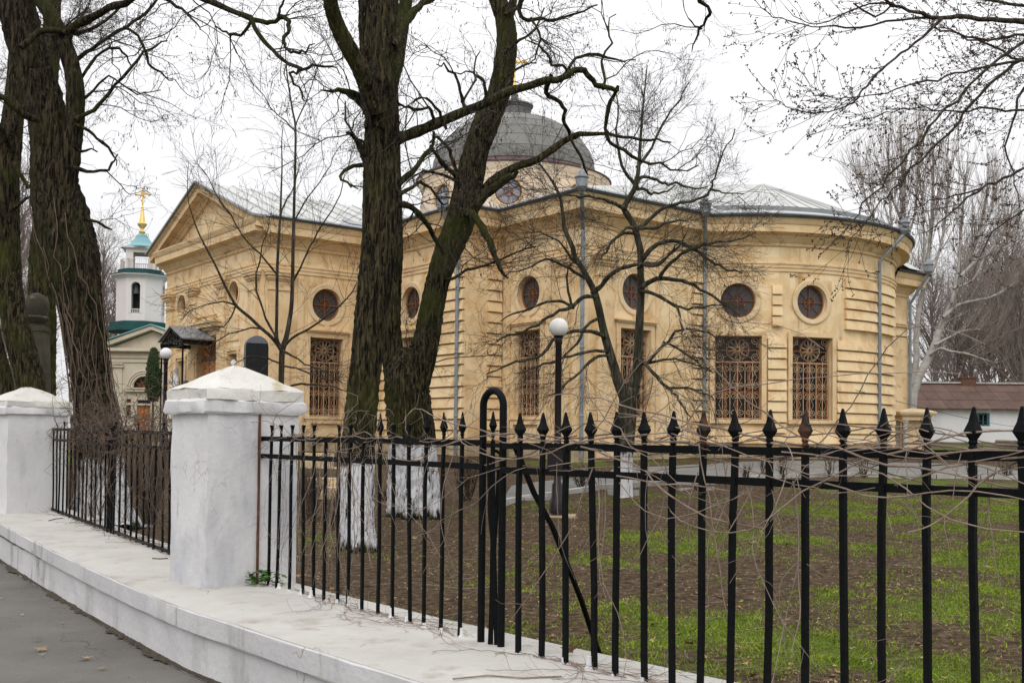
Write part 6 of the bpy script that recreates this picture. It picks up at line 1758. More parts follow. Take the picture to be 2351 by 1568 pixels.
g1l = [(1438, 950, 13), (1434, 915, 12), c1(930, 950, 11), c1(900, 840, 10.5), c1(880, 780, 10.5), c1(845, 660, 10), c1(818, 560, 9.5), c1(795, 450, 9), c1(780, 380, 9), c1(760, 300, 8.5), c1(735, 235, 7.5), c1(690, 150, 7), c1(650, 80, 6.5), c1(600, 0, 6), c2(150, 960, 6), c2(90, 820, 5.5), c2(40, 700, 5), c2(30, 620, 4.5), (1292, 490, 4), (1286, 455, 3.5), (1270, 420, 3), (1245, 385, 2), (1225, 360, 1.2)]
brg = [
    line([c1(760, 260, 6), c1(800, 230, 5.5), c1(830, 190, 5), c1(900, 120, 4.8), c1(1000, 82, 4.6), c1(1100, 65, 4.4), c1(1200, 75, 4), c1(1250, 60, 3.6), c1(1320, 0, 3), c1(1400, -80, 2.2), c1(1450, -160, 1.4)], Y5 - .3, Y5 - .9),
    line([c1(1128, 225, 6), c1(1180, 190, 5.5), c1(1270, 170, 5), c1(1340, 178, 4.6), c1(1400, 187, 4.4), c1(1505, 222, 4), c1(1600, 280, 3.4), c1(1700, 340, 3), c1(1800, 400, 2.4), c1(1850, 460, 1.5)], Y5 - .2, Y5 - .8),
    line([c1(1135, 270, 4.4), c1(1210, 288, 4), c1(1300, 340, 3.8), c1(1370, 380, 3.6), c1(1440, 400, 3.2), c1(1505, 392, 2.8), c1(1640, 380, 2), c1(1760, 350, 1.2)], Y5 - .2, Y5 - 1.0),
    line([c1(1375, 385, 3), c1(1400, 450, 2.8), c1(1410, 540, 2.4), c1(1418, 590, 1.4)], Y5 - .6, Y5 - .8),
    line([c1(745, 310, 5), c1(700, 305, 4.6), c1(650, 320, 4.4), c1(615, 355, 4.2), c1(580, 385, 4), c1(480, 420, 3.8), c1(400, 465, 3.4), c1(320, 515, 3.2), c1(200, 572, 2.8), c1(100, 610, 2.2), c1(0, 645, 1.4)], Y5 - .3, Y5 - .7),
    line([c1(575, 385, 3.6), c1(530, 355, 3.4), c1(480, 343, 3.2), c1(390, 352, 3), c1(300, 384, 2.8), c1(230, 412, 2.4), c1(120, 450, 2), c1(30, 484, 1.3)], Y5 - .4, Y5 - .9),
    line([c1(575, 375, 3), c1(555, 270, 2.8), c1(540, 160, 2.4), c1(560, 80, 2), c1(600, 10, 1.4)], Y5 - .4, Y5 - .3),
    line([c1(780, 475, 3.8), c1(720, 505, 3.6), c1(660, 570, 3.4), c1(620, 660, 3), c1(560, 720, 2.4), c1(480, 790, 1.6)], Y5 - .2, Y5 - .6),
    line([c1(812, 605, 5.2), c1(770, 585, 4.8), c1(720, 572, 4.6), c1(650, 568, 4.4), c1(560, 576, 4.2), c1(500, 600, 4), c1(430, 650, 4), c1(360, 745, 4), c1(270, 775, 3.4), c1(200, 790, 3.2), c1(100, 825, 2.8), c1(0, 868, 2), c1(-80, 900, 1.3)], Y5 - .3, Y5 - 1.3),
    line([c1(840, 725, 4), c1(760, 718, 3.6), c1(660, 735, 3.4), c1(560, 765, 3), c1(420, 805, 2.6), c1(280, 850, 2), c1(160, 905, 1.3)], Y5 - .2, Y5 - .8),
    line([c1(850, 755, 3.8), c1(780, 762, 3.6), c1(720, 800, 3.4), c1(640, 880, 3), c1(560, 960, 2.6), c1(490, 1030, 2), c1(400, 1060, 1.3)], Y5 - .2, Y5 - .7),
    line([c1(1095, 800, 4.2), c1(1140, 822, 4.2), c1(1200, 760, 3.8), c1(1280, 680, 3.6), c1(1340, 610, 3.4), c1(1400, 560, 3), c1(1505, 556, 2.6), c1(1620, 590, 2), c1(1720, 650, 1.3)], Y5 - .2, Y5 - .8),
    line([c1(1140, 820, 4.6), c1(1180, 870, 4.4), c1(1220, 912, 4.2), c1(1270, 968, 4), c1(1315, 1005, 3.6), c1(1350, 1040, 3), c1(1390, 1085, 2.6), c1(1430, 1160, 2.2), c1(1478, 1218, 1.6)], Y5 - .3, Y5 - .8),
    line([c1(1315, 1003, 3.2), c1(1400, 1003, 3), c1(1505, 1012, 2.6), c1(1600, 1060, 2), c1(1680, 1100, 1.3)], Y5 - .5, Y5 - 1),
    line([c1(1140, 812, 3.4), c1(1230, 800, 3), c1(1330, 785, 2.6), c1(1430, 800, 2.2), c1(1560, 840, 1.6), c1(1660, 880, 1.2)], Y5 - .2, Y5 - .9),
    line([c1(1290, 660, 3), c1(1370, 690, 2.8), c1(1440, 740, 2.4), c1(1520, 790, 2), c1(1640, 890, 1.3)], Y5 - .4, Y5 - .9),
    line([c2(955, 715, 5), c2(1020, 665, 4.6), c2(1100, 598, 4.4), c2(1200, 510, 4.2), c2(1300, 435, 4), c2(1400, 405, 3.8), c2(1500, 380, 3.6), c2(1620, 352, 3.4), c2(1720, 330, 3.2), c2(1830, 265, 3), c2(1905, 195, 2.8), c2(1920, 100, 2.4), c2(1950, 20, 2), (1660, 350, 1.6), (1690, 300, 1.2)], Y5 - .2, Y5 - .4),
    line([c2(1905, 205, 2.6), c2(2000, 235, 2.2), c2(2091, 250, 1.8), c2(2300, 260, 1.2)], Y5 - .4, Y5 - .6),
    line([c2(975, 702, 4), c2(1070, 698, 3.6), c2(1180, 705, 3.2), c2(1290, 650, 2.8), c2(1420, 610, 2.2), c2(1600, 590, 1.4)], Y5 - .2, Y5 - .6),
    line([c2(1030, 1090, 6), c2(1070, 1030, 5.6), c2(1130, 955, 5.2), c2(1210, 905, 5), c2(1300, 872, 4.8), c2(1400, 855, 4.6), c2(1500, 872, 4.4), c2(1600, 920, 4.2), c2(1700, 965, 4), c2(1800, 1040, 3.6), c2(1900, 1110, 3.4), c2(2000, 1165, 3), c2(2120, 1210, 2.4), c2(2300, 1260, 1.6)], Y5 - .2, Y5 - .9),
    line([c2(1250, 1305, 4), c2(1290, 1240, 4), c2(1340, 1180, 4), c2(1450, 1072, 3.8), c2(1560, 1000, 3.6), c2(1700, 940, 3.4), c2(1800, 900, 3.2), c2(1920, 880, 3), c2(2091, 862, 2.4), c2(2300, 820, 1.6), c2(2450, 760, 1.2)], Y5 - .4, Y5 - 1),
    line([c2(1000, 1180, 4.4), c2(1060, 1140, 4), c2(1150, 1150, 3.8), c2(1230, 1140, 3.4), c2(1330, 1060, 3), c2(1420, 960, 2.4), c2(1480, 880, 1.6)], Y5 - .3, Y5 - .9),
    line([c2(905, 690, 4), c2(850, 690, 3.6), c2(790, 720, 3.4), c2(690, 810, 3), c2(610, 900, 2.8), c2(550, 1000, 2.4), c2(500, 1100, 1.6)], Y5 - .3, Y5 - .8),
    line([c2(930, 765, 3.8), c2(860, 760, 3.6), c2(800, 765, 3.4), c2(700, 820, 3.2), c2(620, 890, 2.8), c2(560, 980, 2.2)], Y5 - .2, Y5 - .5),
    line([c2(780, 440, 4.6), c2(720, 405, 4.2), c2(640, 368, 4), c2(540, 335, 3.6), c2(420, 312, 3.2), c2(300, 290, 3), c2(170, 285, 2.6), c2(80, 270, 2), c2(-60, 300, 1.3)], Y5 - .2, Y5 - .9),
    line([c2(968, 100, 4.4), c2(1000, 60, 4.2), c2(1050, 50, 4), c2(1130, 62, 3.8), c2(1210, 85, 3.6), c2(1280, 120, 3.4), c2(1345, 152, 3.2), c2(1450, 130, 3), c2(1560, 165, 2.6), c2(1690, 200, 2.2), c2(1850, 180, 1.4)], Y5, Y5 + .4),
    line([c2(965, 200, 3.8), c2(1030, 195, 3.6), c2(1080, 215, 3.4), c2(1130, 265, 3), c2(1220, 255, 2.6), c2(1330, 230, 2), c2(1460, 150, 1.4)], Y5, Y5 + .3),
    line([c2(935, 150, 5), c2(880, 80, 4.4), c2(830, 20, 4), (1428, 380, 3.4), (1420, 340, 3), (1415, 300, 2.4), (1420, 250, 1.8), (1412, 200, 1.2)], Y5 + .1, Y5 - .3),
    line([(1466, 380, 3.6), (1490, 350, 3.2), (1510, 310, 2.8), (1530, 270, 2.4), (1560, 230, 1.8), (1580, 190, 1.2)], Y5 + .1, Y5 + .4),
    line([c1(700, 175, 4), c1(640, 150, 3.6), c1(560, 90, 3.2), c1(480, 50, 2.8), c1(380, 30, 2.4), c1(250, 80, 2), c1(120, 130, 1.4)], Y5 - .1, Y5 - .6),
    line([c1(640, 70, 3.4), c1(590, 40, 3), c1(540, -40, 2.6), c1(480, -110, 2.2), c1(380, -160, 1.8), c1(240, -180, 1.2)], Y5, Y5 - .6),
]
def tw_fine(n1, n2, n3, droop=-.03, upper=.62, l1=(.5, 1.5), rad=.008, nseed=0):
    def f(root, tl, bl, rng, mat):
        Pb, Rb = stack(bl)
        A, RA_ = spawn(rng, Pb, Rb, n1, l1[0], l1[1], .75, .08, rad, 8, .13, .15, grav=droop, rmin=.0024)
        tp, tr = stack([(p[int(len(p) * upper):], r[int(len(p) * upper):]) for p, r in tl])
        A2, R2 = spawn(rng, tp, tr, n1 // 4, l1[0], l1[1], .85, .12, rad, 8, .13, .0, rmin=.0024)
        A = np.concatenate([A, A2]); RA_ = np.concatenate([RA_, R2])
        B, RB = spawn(rng, A, RA_, n2, .25, .75, .7, .02, .0048, 6, .13, .15, grav=droop, rmin=.0021)
        C, RC = spawn(rng, B, RB, n3, .12, .38, .65, 0, .003, 4, .12, .2, rmin=.0019)
        tubes_obj("twigs", [(A, RA_, 5), (B, RB, 4), (C, RC, 3)], mat, root, "stuff")
        if nseed:
            i = rng.integers(0, len(B), nseed)
            small_faces("seed_tags", B[i, -1], np.tile([0, 0, -1.0], (nseed, 1)) + rng.normal(0, .3, (nseed, 3)), .09, .012, M['leaf_pale'], root, rng)
    return f
bw5 = bark_mat("grey_bark_with_limewash", (.030, .028, .02), (.070, .064, .047), (.048, .054, .026), wash=-.27, fur=4)
tree("grey forked tree with whitewashed foot on the lawn before the church corner", P(1432, 1137, Y5), [line(g1, Y5), line(g1r, Y5 + .05, Y5 - .2), line(g1l, Y5 - .05, Y5 - .5)], brg, bw5, M['twig_brown'],
     tw_fine(300, 2700, 7800, -.02, .5, nseed=90), np.random.default_rng(25), name="bare_tree", group="bare trees before the church", sides=28, amp=.03, k=7)

# --- slender young tree left of the trunks ---------------------------------------------------------------
Y6 = 19.0
d1 = lambda x, y, r: (331.8 + .4232 * x, 379.2 + .4232 * y, r)
d2 = lambda x, y, r: (568.8 + .3628 * x, .3628 * y, r)
b6 = G(646, 1160); vb = 1158
y1 = [(645, vb, 10), (645, 1000, 9), d1(742, 1180, 8.5), d1(744, 1100, 8.5), d1(746, 1030, 8.5), d1(752, 985, 9), d1(768, 940, 7.5), d1(785, 850, 6.5), d1(797, 760, 6), d1(803, 620, 5.5), d1(806, 450, 5), d2(290, 1450, 4.8), d2(296, 1200, 4.2), d2(301, 1000, 3.8), d2(301, 800, 3.4), d2(285, 710, 3), d2(270, 620, 2.6), d2(252, 500, 2.2), d2(243, 400, 1.8), d2(236, 250, 1.3), d2(230, 120, .9)]
y1b = [d1(745, 1000, 7), d1(722, 960, 6), d1(716, 900, 5), d1(718, 760, 4.6), d1(720, 580, 4.4), d1(727, 420, 4), d1(736, 280, 3.4), d1(742, 120, 2.8), d1(746, 0, 2.2), d2(215, 900, 1.6), d2(225, 780, 1)]
y1c = [d1(738, 1000, 6), d1(715, 965, 5.5), d1(680, 925, 5.2), d1(630, 882, 5), d1(570, 825, 4.8), d1(500, 765, 4.4), d1(455, 690, 3.8), d1(425, 630, 3.4), d1(385, 545, 3), d1(340, 460, 2.6), d1(290, 360, 2.2), d1(255, 260, 1.8), d1(236, 180, 1.4), d1(234, 60, 1), d1(240, -20, .7)]
bry = [
    line([d1(722, 960, 4.4), d1(700, 910, 4), d1(660, 830, 3.6), d1(625, 735, 3.2), d1(600, 630, 2.8), d1(618, 540, 2.4), d1(640, 440, 2), d1(668, 330, 1.5), d1(690, 260, 1)], Y6 - .2, Y6 - .6),
    line([d1(770, 970, 4.4), d1(800, 938, 4), d1(870, 900, 3.6), d1(940, 860, 3.2), d1(1000, 815, 2.8), d1(1060, 760, 2.4), d1(1130, 690, 1.8), d1(1195, 610, 1.2)], Y6 - .2, Y6 - .7),
    line([d1(718, 592, 3.2), d1(680, 545, 3), d1(620, 475, 2.8), d1(560, 420, 2.5), d1(510, 345, 2.2), d1(465, 270, 2), d1(400, 180, 1.6), d1(350, 80, 1.3), d1(295, -10, .9)], Y6, Y6 - .7),
    line([d1(808, 625, 3.4), d1(845, 560, 3), d1(880, 480, 2.8), d1(920, 405, 2.5), d1(960, 330, 2.2), d1(1015, 245, 1.9), d1(1060, 160, 1.6), d1(1090, 60, 1.2), d2(720, 800, .8)], Y6, Y6 - .5),
    line([d1(738, 280, 2.6), d1(760, 210, 2.2), d1(795, 150, 1.9), d1(822, 70, 1.6), d1(850, 0, 1.2), d2(300, 980, .9)], Y6, Y6 + .4),
    line([d1(812, 310, 2.8), d1(850, 235, 2.5), d1(895, 165, 2.2), d1(950, 90, 1.8), d1(1010, 0, 1.4), d2(560, 960, 1.2), d2(640, 870, 1), d2(742, 735, .7)], Y6 + .1, Y6 + .5),
    line([d2(302, 800, 2.4), d2(330, 730, 2.2), d2(370, 640, 1.9), d2(408, 540, 1.6), d2(440, 430, 1.4), d2(480, 330, 1.1), d2(520, 230, .7)], Y6, Y6 + .6),
    line([d2(290, 822, 2.2), d2(240, 770, 2), d2(170, 710, 1.8), d2(130, 650, 1.6), d2(80, 580, 1.3), d2(0, 490, 1), d2(-60, 420, .7)], Y6, Y6 - .5),
    line([d1(500, 768, 3), d1(455, 745, 2.6), d1(380, 748, 2.2), d1(300, 770, 1.8), d1(220, 820, 1.3)], Y6 - .3, Y6 - .9),
    line([d1(640, 888, 3), d1(580, 885, 2.6), d1(500, 900, 2.2), d1(420, 940, 1.8), d1(340, 985, 1.2)], Y6 - .2, Y6 - .9),
    line([d1(492, 770, 2.8), d1(470, 820, 2.4), d1(430, 870, 1.9), d1(370, 885, 1.3)], Y6 - .3, Y6 - .7),
    line([d1(755, 1010, 3.4), d1(830, 1050, 2.8), d1(900, 1090, 2.4), d1(980, 1120, 2), d1(1080, 1180, 1.3)], Y6 - .2, Y6 - 1.2),
    line([d1(748, 1090, 3), d1(820, 1100, 2.6), d1(900, 1130, 2.2), d1(1000, 1160, 1.7), d1(1090, 1150, 1.1)], Y6 - .2, Y6 - 1.2),
    line([d1(800, 1195, 3.2), d1(850, 1185, 3.2), d1(920, 1192, 3), d1(1000, 1195, 2.4), d1(1100, 1220, 1.5)], Y6 + .2, Y6 - .6),
    line([d1(742, 1075, 2.8), d1(690, 1060, 2.4), d1(640, 1040, 2), d1(560, 1050, 1.6), d1(480, 1090, 1.1)], Y6, Y6 - .7),
]
for pts_, rad_ in bry: rad_ *= .74
tree("slender young tree spreading thin branches over the church wing", P(645, vb, Y6), [(a_, r_ * .76) for a_, r_ in (line(y1, Y6), line(y1b, Y6, Y6 + .4), line(y1c, Y6 - .1, Y6 - .8))], bry, M['bark_thin'], M['twig_brown'],
     tw_fine(210, 760, 1100, .02, .35, (.4, 1.4), .0055), np.random.default_rng(26), name="bare_tree", group="bare trees before the church", sides=14, amp=.02, k=5)

# --- overhanging budding tree, its trunk just outside the frame ---------------------------------------------
Y7 = 11.0
e1 = lambda x, y, r: (1611.6 + .3628 * x, .3628 * y, r)
tX = P(2750, 800, Y7)
trunk7 = (np.array([(tX.x, Y7 + .2, -1.6), (tX.x, Y7 + .2, -1.2), (tX.x + .02, Y7 + .2, .2), (tX.x + .05, Y7 + .1, 2.4), (tX.x, Y7, 4.2), (tX.x - .1, Y7, 6.0), (tX.x, Y7, 8.5)]), np.array([.34, .24, .21, .19, .16, .12, .05]))
far7 = [(2440, 70), (2560, 120), (2660, 200)]
br7 = [
    line([(2740, 250, 11), (2560, 110, 9), e1(2200, 165, 7.5), e1(2038, 140, 6.5), e1(1850, 124, 6), e1(1700, 115, 5.6), e1(1560, 112, 5.2), e1(1450, 108, 4.8), e1(1350, 75, 4), e1(1250, 35, 3.6), e1(1150, 0, 3), e1(1000, -60, 2.2)], Y7, Y7 - 1),
    line([(2740, 200, 8), (2500, 60, 6), e1(2200, 85, 5), e1(2038, 52, 4.4), e1(1870, 20, 3.6), e1(1740, 0, 3), e1(1600, -40, 2)], Y7, Y7 + .8),
    line([e1(1480, 110, 3.6), e1(1330, 122, 3), e1(1160, 140, 2.6), e1(1000, 166, 2.3), e1(830, 180, 2), e1(730, 175, 1.7), e1(640, 162, 1.5), e1(500, 122, 1.2), e1(420, 85, 1), e1(330, 20, .8)], Y7 - .6, Y7 - 1.4),
    line([e1(1510, 128, 3.6), e1(1400, 232, 3.2), e1(1300, 312, 3), e1(1220, 375, 2.8), e1(1120, 462, 2.5), e1(1035, 540, 2.3), e1(1005, 590, 2), e1(965, 645, 1.8), e1(885, 690, 1.5), e1(800, 708, 1.3), e1(720, 716, 1.2), e1(600, 688, 1), e1(500, 640, .9), e1(425, 608, .7)], Y7 - .7, Y7 - 1.2),
    line([(2740, 360, 9), (2600, 180, 7), (2450, 95, 5.5), e1(2180, 210, 4.6), e1(2038, 268, 4.2), e1(1930, 340, 3.8), e1(1830, 402, 3.5), e1(1740, 495, 3.3), e1(1650, 590, 3), e1(1560, 680, 2.9), e1(1480, 762, 2.8), e1(1380, 880, 2.6), e1(1280, 1012, 2.4), e1(1180, 1120, 2.2), e1(1080, 1242, 2), e1(990, 1345, 1.7), e1(900, 1450, 1.4), e1(820, 1540, 1)], Y7, Y7 - 1.2),
    line([(2740, 400, 8), (2600, 230, 6), e1(2250, 260, 4.6), e1(2038, 372, 3.8), e1(1880, 482, 3.4), e1(1750, 620, 3.1), e1(1620, 772, 2.8), e1(1500, 895, 2.6), e1(1380, 1012, 2.4), e1(1290, 1105, 2.2), e1(1200, 1202, 2), e1(1130, 1285, 1.8), e1(1060, 1372, 1.6), e1(980, 1470, 1.3), e1(900, 1568, 1)], Y7 + .4, Y7 - .6),
    line([(2700, 330, 6), e1(2200, 350, 3.8), e1(2038, 386, 3.3), e1(1850, 412, 2.9), e1(1720, 442, 2.6), e1(1600, 472, 2.4), e1(1480, 502, 2.2), e1(1380, 526, 2), e1(1240, 572, 1.7), e1(1120, 600, 1.5), e1(1000, 608, 1.3), e1(900, 615, 1.1), e1(800, 610, 1), e1(740, 590, .8), e1(680, 555, .7)], Y7 - .4, Y7 - 1.6),
    line([(2720, 420, 6), (2500, 290, 4.4), e1(2200, 740, 3.4), e1(2038, 708, 3), e1(1920, 692, 2.7), e1(1800, 680, 2.5), e1(1720, 692, 2.3), e1(1640, 710, 2.1), e1(1540, 700, 1.9), e1(1450, 690, 1.7), e1(1350, 688, 1.5), e1(1270, 686, 1.3), e1(1150, 712, 1.1), e1(1010, 762, .8)], Y7 + .6, Y7 - .4),
    line([(2740, 520, 7), (2520, 360, 5), e1(2200, 990, 4), e1(2038, 1070, 3.4), e1(1950, 1110, 3.1), e1(1860, 1142, 2.9), e1(1740, 1202, 2.6), e1(1640, 1300, 2.2), e1(1560, 1370, 1.9), e1(1480, 1430, 1.5), e1(1400, 1480, 1)], Y7 + .6, Y7 - .2),
    line([e1(1740, 1202, 2.2), e1(1640, 1232, 1.9), e1(1540, 1256, 1.6), e1(1440, 1280, 1.3), e1(1340, 1310, .9)], Y7 + .1, Y7 - .2),
    line([(2600, 150, 5), e1(2200, 200, 4), e1(2038, 218, 3.5), e1(1940, 236, 3.2), e1(1850, 248, 3), e1(1760, 246, 2.7), e1(1680, 236, 2.4), e1(1600, 214, 2.2), e1(1540, 195, 2), e1(1480, 172, 1.7), e1(1420, 120, 1.3)], Y7 + .5, Y7 - .3),
    line([(2740, 300, 6), (2500, 200, 4), e1(2038, 560, 3), e1(1985, 700, 2.7), e1(1945, 830, 2.4), e1(1925, 930, 2.1), e1(1945, 1040, 1.8), e1(1990, 1170, 1.4), e1(2010, 1290, 1), e1(2010, 1420, .7)], Y7 + .8, Y7 + .2),
    line([(2600, 150, 5), e1(2300, 330, 3.6), e1(2100, 400, 3), e1(1900, 330, 2.6), e1(1750, 265, 2.3), e1(1640, 232, 2), e1(1500, 180, 1.6)], Y7 + .8, Y7 + .2),
    line([e1(1200, 35, 2.6), e1(1100, 110, 2.2), e1(960, 20, 1.8)], Y7 - .8, Y7 - 1),
    line([e1(1190, 20, 2.4), e1(1060, 30, 2), e1(920, 80, 1.7), e1(800, 130, 1.5), e1(700, 148, 1.2), e1(620, 130, 1), e1(520, 60, .8)], Y7 - .8, Y7 - 1.5),
    line([(2740, 620, 6), (2520, 520, 4), e1(2180, 1300, 2.6), e1(2050, 1330, 2.2), e1(1900, 1420, 1.8), e1(1800, 1530, 1.4), e1(1760, 1620, 1)], Y7 + .8, Y7 + .4),
]
def tw_buds(root, tl, bl, rng, mat):
    Pb, Rb = stack(bl, 24)
    # only the parts overhanging the view need fine twigs
    A, RA_ = spawn(rng, Pb, Rb, 430, .35, 1.05, .75, -.10, .0042, 9, .12, .25, grav=.035, bias=(-.15, 0, -.02), rmin=.0022)
    B, RB = spawn(rng, A, RA_, 620, .14, .5, .65, -.05, .003, 7, .10, .1, grav=.05, rmin=.002)
    C, RC = spawn(rng, Pb, Rb, 200, .12, .4, .85, .05, .003, 6, .10, .25, grav=.05, rmin=.002)
    tubes_obj("twigs", [(A, RA_, 5), (B, RB, 4), (C, RC, 4)], mat, root, "stuff")
    allP = [A, B, C]; pos, dr = [], []
    for Q in allP:
        tips = Q[:, -1]; td = Q[:, -1] - Q[:, -2]
        for m_, cl in ((1.0, 4), ):
            for k in range(cl):
                pos.append(tips + rng.normal(0, .006, tips.shape)); dr.append(td / np.linalg.norm(td, axis=1, keepdims=True) + rng.normal(0, .8, td.shape))
        for t_ in (-2, -3):
            keep = rng.random(len(Q)) < .6
            for k in range(3): pos.append(Q[keep, t_] + rng.normal(0, .004, (keep.sum(), 3))); dr.append(rng.normal(0, 1, (keep.sum(), 3)))
    small_faces("buds", np.concatenate(pos), np.concatenate(dr), .022, .0065, M['bud'], root, rng)
tree("budding tree overhanging from the right edge with knobbly red-brown buds", (tX.x, Y7 + .2, -1.35), [trunk7], br7, M['bark_thin'], M['twig_brown'], tw_buds, np.random.default_rng(27), name="budding_tree", sides=20, amp=.03, k=7)

# --- pale poplar behind the apse ----------------------------------------------------------------------------
Y8 = 56.0
p1 = [(2092, 1016, 18), (2092, 985, 14), (2090, 950, 13), (2088, 915, 12), (2084, 880, 8), (2080, 830, 7.5), (2076, 780, 7), (2078, 720, 6.5), (2082, 660, 6), (2078, 600, 5.5), (2074, 520, 5), (2074, 430, 4), (2070, 360, 2.6), (2066, 300, 1.2)]
p2 = [(2094, 950, 10), (2098, 905, 9.5), (2112, 862, 9), (2130, 826, 8.5), (2148, 785, 7.5), (2166, 735, 6.6), (2186, 690, 6), (2204, 640, 5.4), (2226, 590, 4.8), (2246, 540, 4), (2260, 480, 3), (2268, 430, 1.6)]
p3 = [(2086, 920, 8), (2098, 870, 7.5), (2104, 820, 6.6), (2104, 770, 6), (2110, 710, 5.6), (2122, 650, 5), (2132, 580, 4.4), (2140, 500, 3.6), (2142, 420, 2.6), (2144, 360, 1.3)]
brp = [
    line([(2140, 812, 4), (2160, 800, 3.2), (2182, 806, 2.6), (2220, 812, 2.2), (2260, 826, 1.8), (2290, 834, 1)], Y8, Y8 - 3),
    line([(2170, 725, 4), (2200, 700, 3.4), (2240, 690, 3), (2280, 680, 2.4), (2330, 650, 1.6)], Y8, Y8 + 2),
    line([(2150, 790, 3), (2176, 776, 2.6), (2210, 760, 2), (2250, 755, 1.4)], Y8, Y8 + 1),
    line([(2210, 630, 4), (2240, 600, 3.4), (2280, 580, 3), (2320, 560, 2.2), (2340, 520, 1.2)], Y8, Y8 + 2),
    line([(2186, 690, 3.6), (2200, 620, 3.2), (2206, 540, 2.8), (2212, 470, 2.2), (2216, 400, 1.2)], Y8, Y8 + 1),
    line([(2120, 660, 3.4), (2150, 600, 3), (2168, 520, 2.6), (2176, 450, 2.2), (2180, 380, 1.2)], Y8, Y8 + 1),
    line([(2082, 700, 3.4), (2060, 640, 3), (2050, 560, 2.6), (2044, 480, 2.2), (2040, 400, 1.6), (2038, 350, 1)], Y8, Y8 - 1),
    line([(2078, 760, 3), (2066, 700, 2.6), (2058, 650, 2)], Y8, Y8 + 1),
    line([(2078, 560, 3), (2098, 500, 2.6), (2106, 420, 2.2), (2108, 340, 1.4), (2108, 300, 1)], Y8, Y8 + 1),
    line([(2074, 520, 3), (2054, 470, 2.6), (2034, 430, 2.2), (1986, 420, 1.2)], Y8, Y8 + 1),
    line([(2060, 600, 2.6), (2030, 540, 2.2), (2004, 500, 1.8), (1985, 440, 1.2), (1978, 400, .8)], Y8, Y8 + 1),
    line([(2246, 540, 3), (2270, 500, 2.6), (2284, 450, 2), (2290, 410, 1.2)], Y8, Y8 + 1),
    line([(2120, 640, 3), (2122, 560, 2.6), (2118, 470, 2.2), (2126, 380, 1.4)], Y8, Y8 - 1),
    line([(2196, 660, 3), (2236, 640, 2.6), (2262, 590, 2.2), (2300, 540, 1.6), (2316, 480, 1)], Y8, Y8 - 1),
]
def tw_upright(n1, n2, l1=(1.5, 4.5), n3=0):
    def f(root, tl, bl, rng, mat):
        Pb, Rb = stack(bl + tl)
        A, RA_ = spawn(rng, Pb, Rb, n1, l1[0], l1[1], .55, .55, .020, 7, .06, .25, grav=.16, rmin=.006)
        B, RB = spawn(rng, A, RA_, n2, .5, 1.8, .5, .5, .011, 5, .07, .1, grav=.14, rmin=.005)
        tubes_obj("twigs", [(A, RA_, 4), (B, RB, 3)], mat, root, "stuff")
    return f
tree("tall pale-barked poplar with upright branches behind the rounded apse", P(2092, 1010, Y8), [line(p1, Y8), line(p2, Y8, Y8 + 1), line(p3, Y8 + .3, Y8 + 1)], brp, M['poplar_bark'], M['twig_pale'], tw_upright(760, 4600), np.random.default_rng(28), name="poplar_tree", sides=14, amp=.02, k=5)

# --- far bare trees -------------------------------------------------------------------------------------------
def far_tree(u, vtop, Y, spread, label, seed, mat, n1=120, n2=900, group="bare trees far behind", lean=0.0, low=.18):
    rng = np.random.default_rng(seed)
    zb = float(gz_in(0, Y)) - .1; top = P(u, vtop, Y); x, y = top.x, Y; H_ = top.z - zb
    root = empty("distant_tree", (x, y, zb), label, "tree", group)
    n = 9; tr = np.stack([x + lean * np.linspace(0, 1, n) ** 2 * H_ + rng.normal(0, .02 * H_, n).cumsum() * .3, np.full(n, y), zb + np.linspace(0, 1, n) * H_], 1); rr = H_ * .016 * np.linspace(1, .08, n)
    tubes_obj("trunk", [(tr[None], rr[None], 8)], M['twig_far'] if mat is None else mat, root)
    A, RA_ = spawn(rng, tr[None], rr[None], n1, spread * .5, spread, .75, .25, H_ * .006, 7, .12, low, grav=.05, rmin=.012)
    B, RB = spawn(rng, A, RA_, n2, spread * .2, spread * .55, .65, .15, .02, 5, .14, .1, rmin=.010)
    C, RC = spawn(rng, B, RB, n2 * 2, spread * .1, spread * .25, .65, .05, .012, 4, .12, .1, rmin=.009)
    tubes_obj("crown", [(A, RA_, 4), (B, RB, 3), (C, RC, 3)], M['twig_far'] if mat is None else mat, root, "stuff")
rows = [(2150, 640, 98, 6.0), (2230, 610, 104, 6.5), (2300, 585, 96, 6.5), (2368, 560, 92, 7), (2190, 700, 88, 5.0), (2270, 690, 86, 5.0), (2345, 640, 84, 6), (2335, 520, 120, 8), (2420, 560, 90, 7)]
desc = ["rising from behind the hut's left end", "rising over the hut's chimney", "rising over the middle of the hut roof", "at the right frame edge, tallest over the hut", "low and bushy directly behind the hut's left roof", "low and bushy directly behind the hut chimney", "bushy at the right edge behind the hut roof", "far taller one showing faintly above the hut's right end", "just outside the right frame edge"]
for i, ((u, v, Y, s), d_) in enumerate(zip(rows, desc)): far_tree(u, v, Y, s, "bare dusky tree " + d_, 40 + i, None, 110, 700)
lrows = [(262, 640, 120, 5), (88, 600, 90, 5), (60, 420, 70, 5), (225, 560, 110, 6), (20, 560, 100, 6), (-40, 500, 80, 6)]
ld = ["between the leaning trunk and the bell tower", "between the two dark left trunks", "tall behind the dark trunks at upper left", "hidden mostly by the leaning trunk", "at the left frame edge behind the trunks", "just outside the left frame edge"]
for i, ((u, v, Y, s), d_) in enumerate(zip(lrows, ld)): far_tree(u, v, Y, s, "distant bare tree " + d_, 60 + i, None, 100, 700)
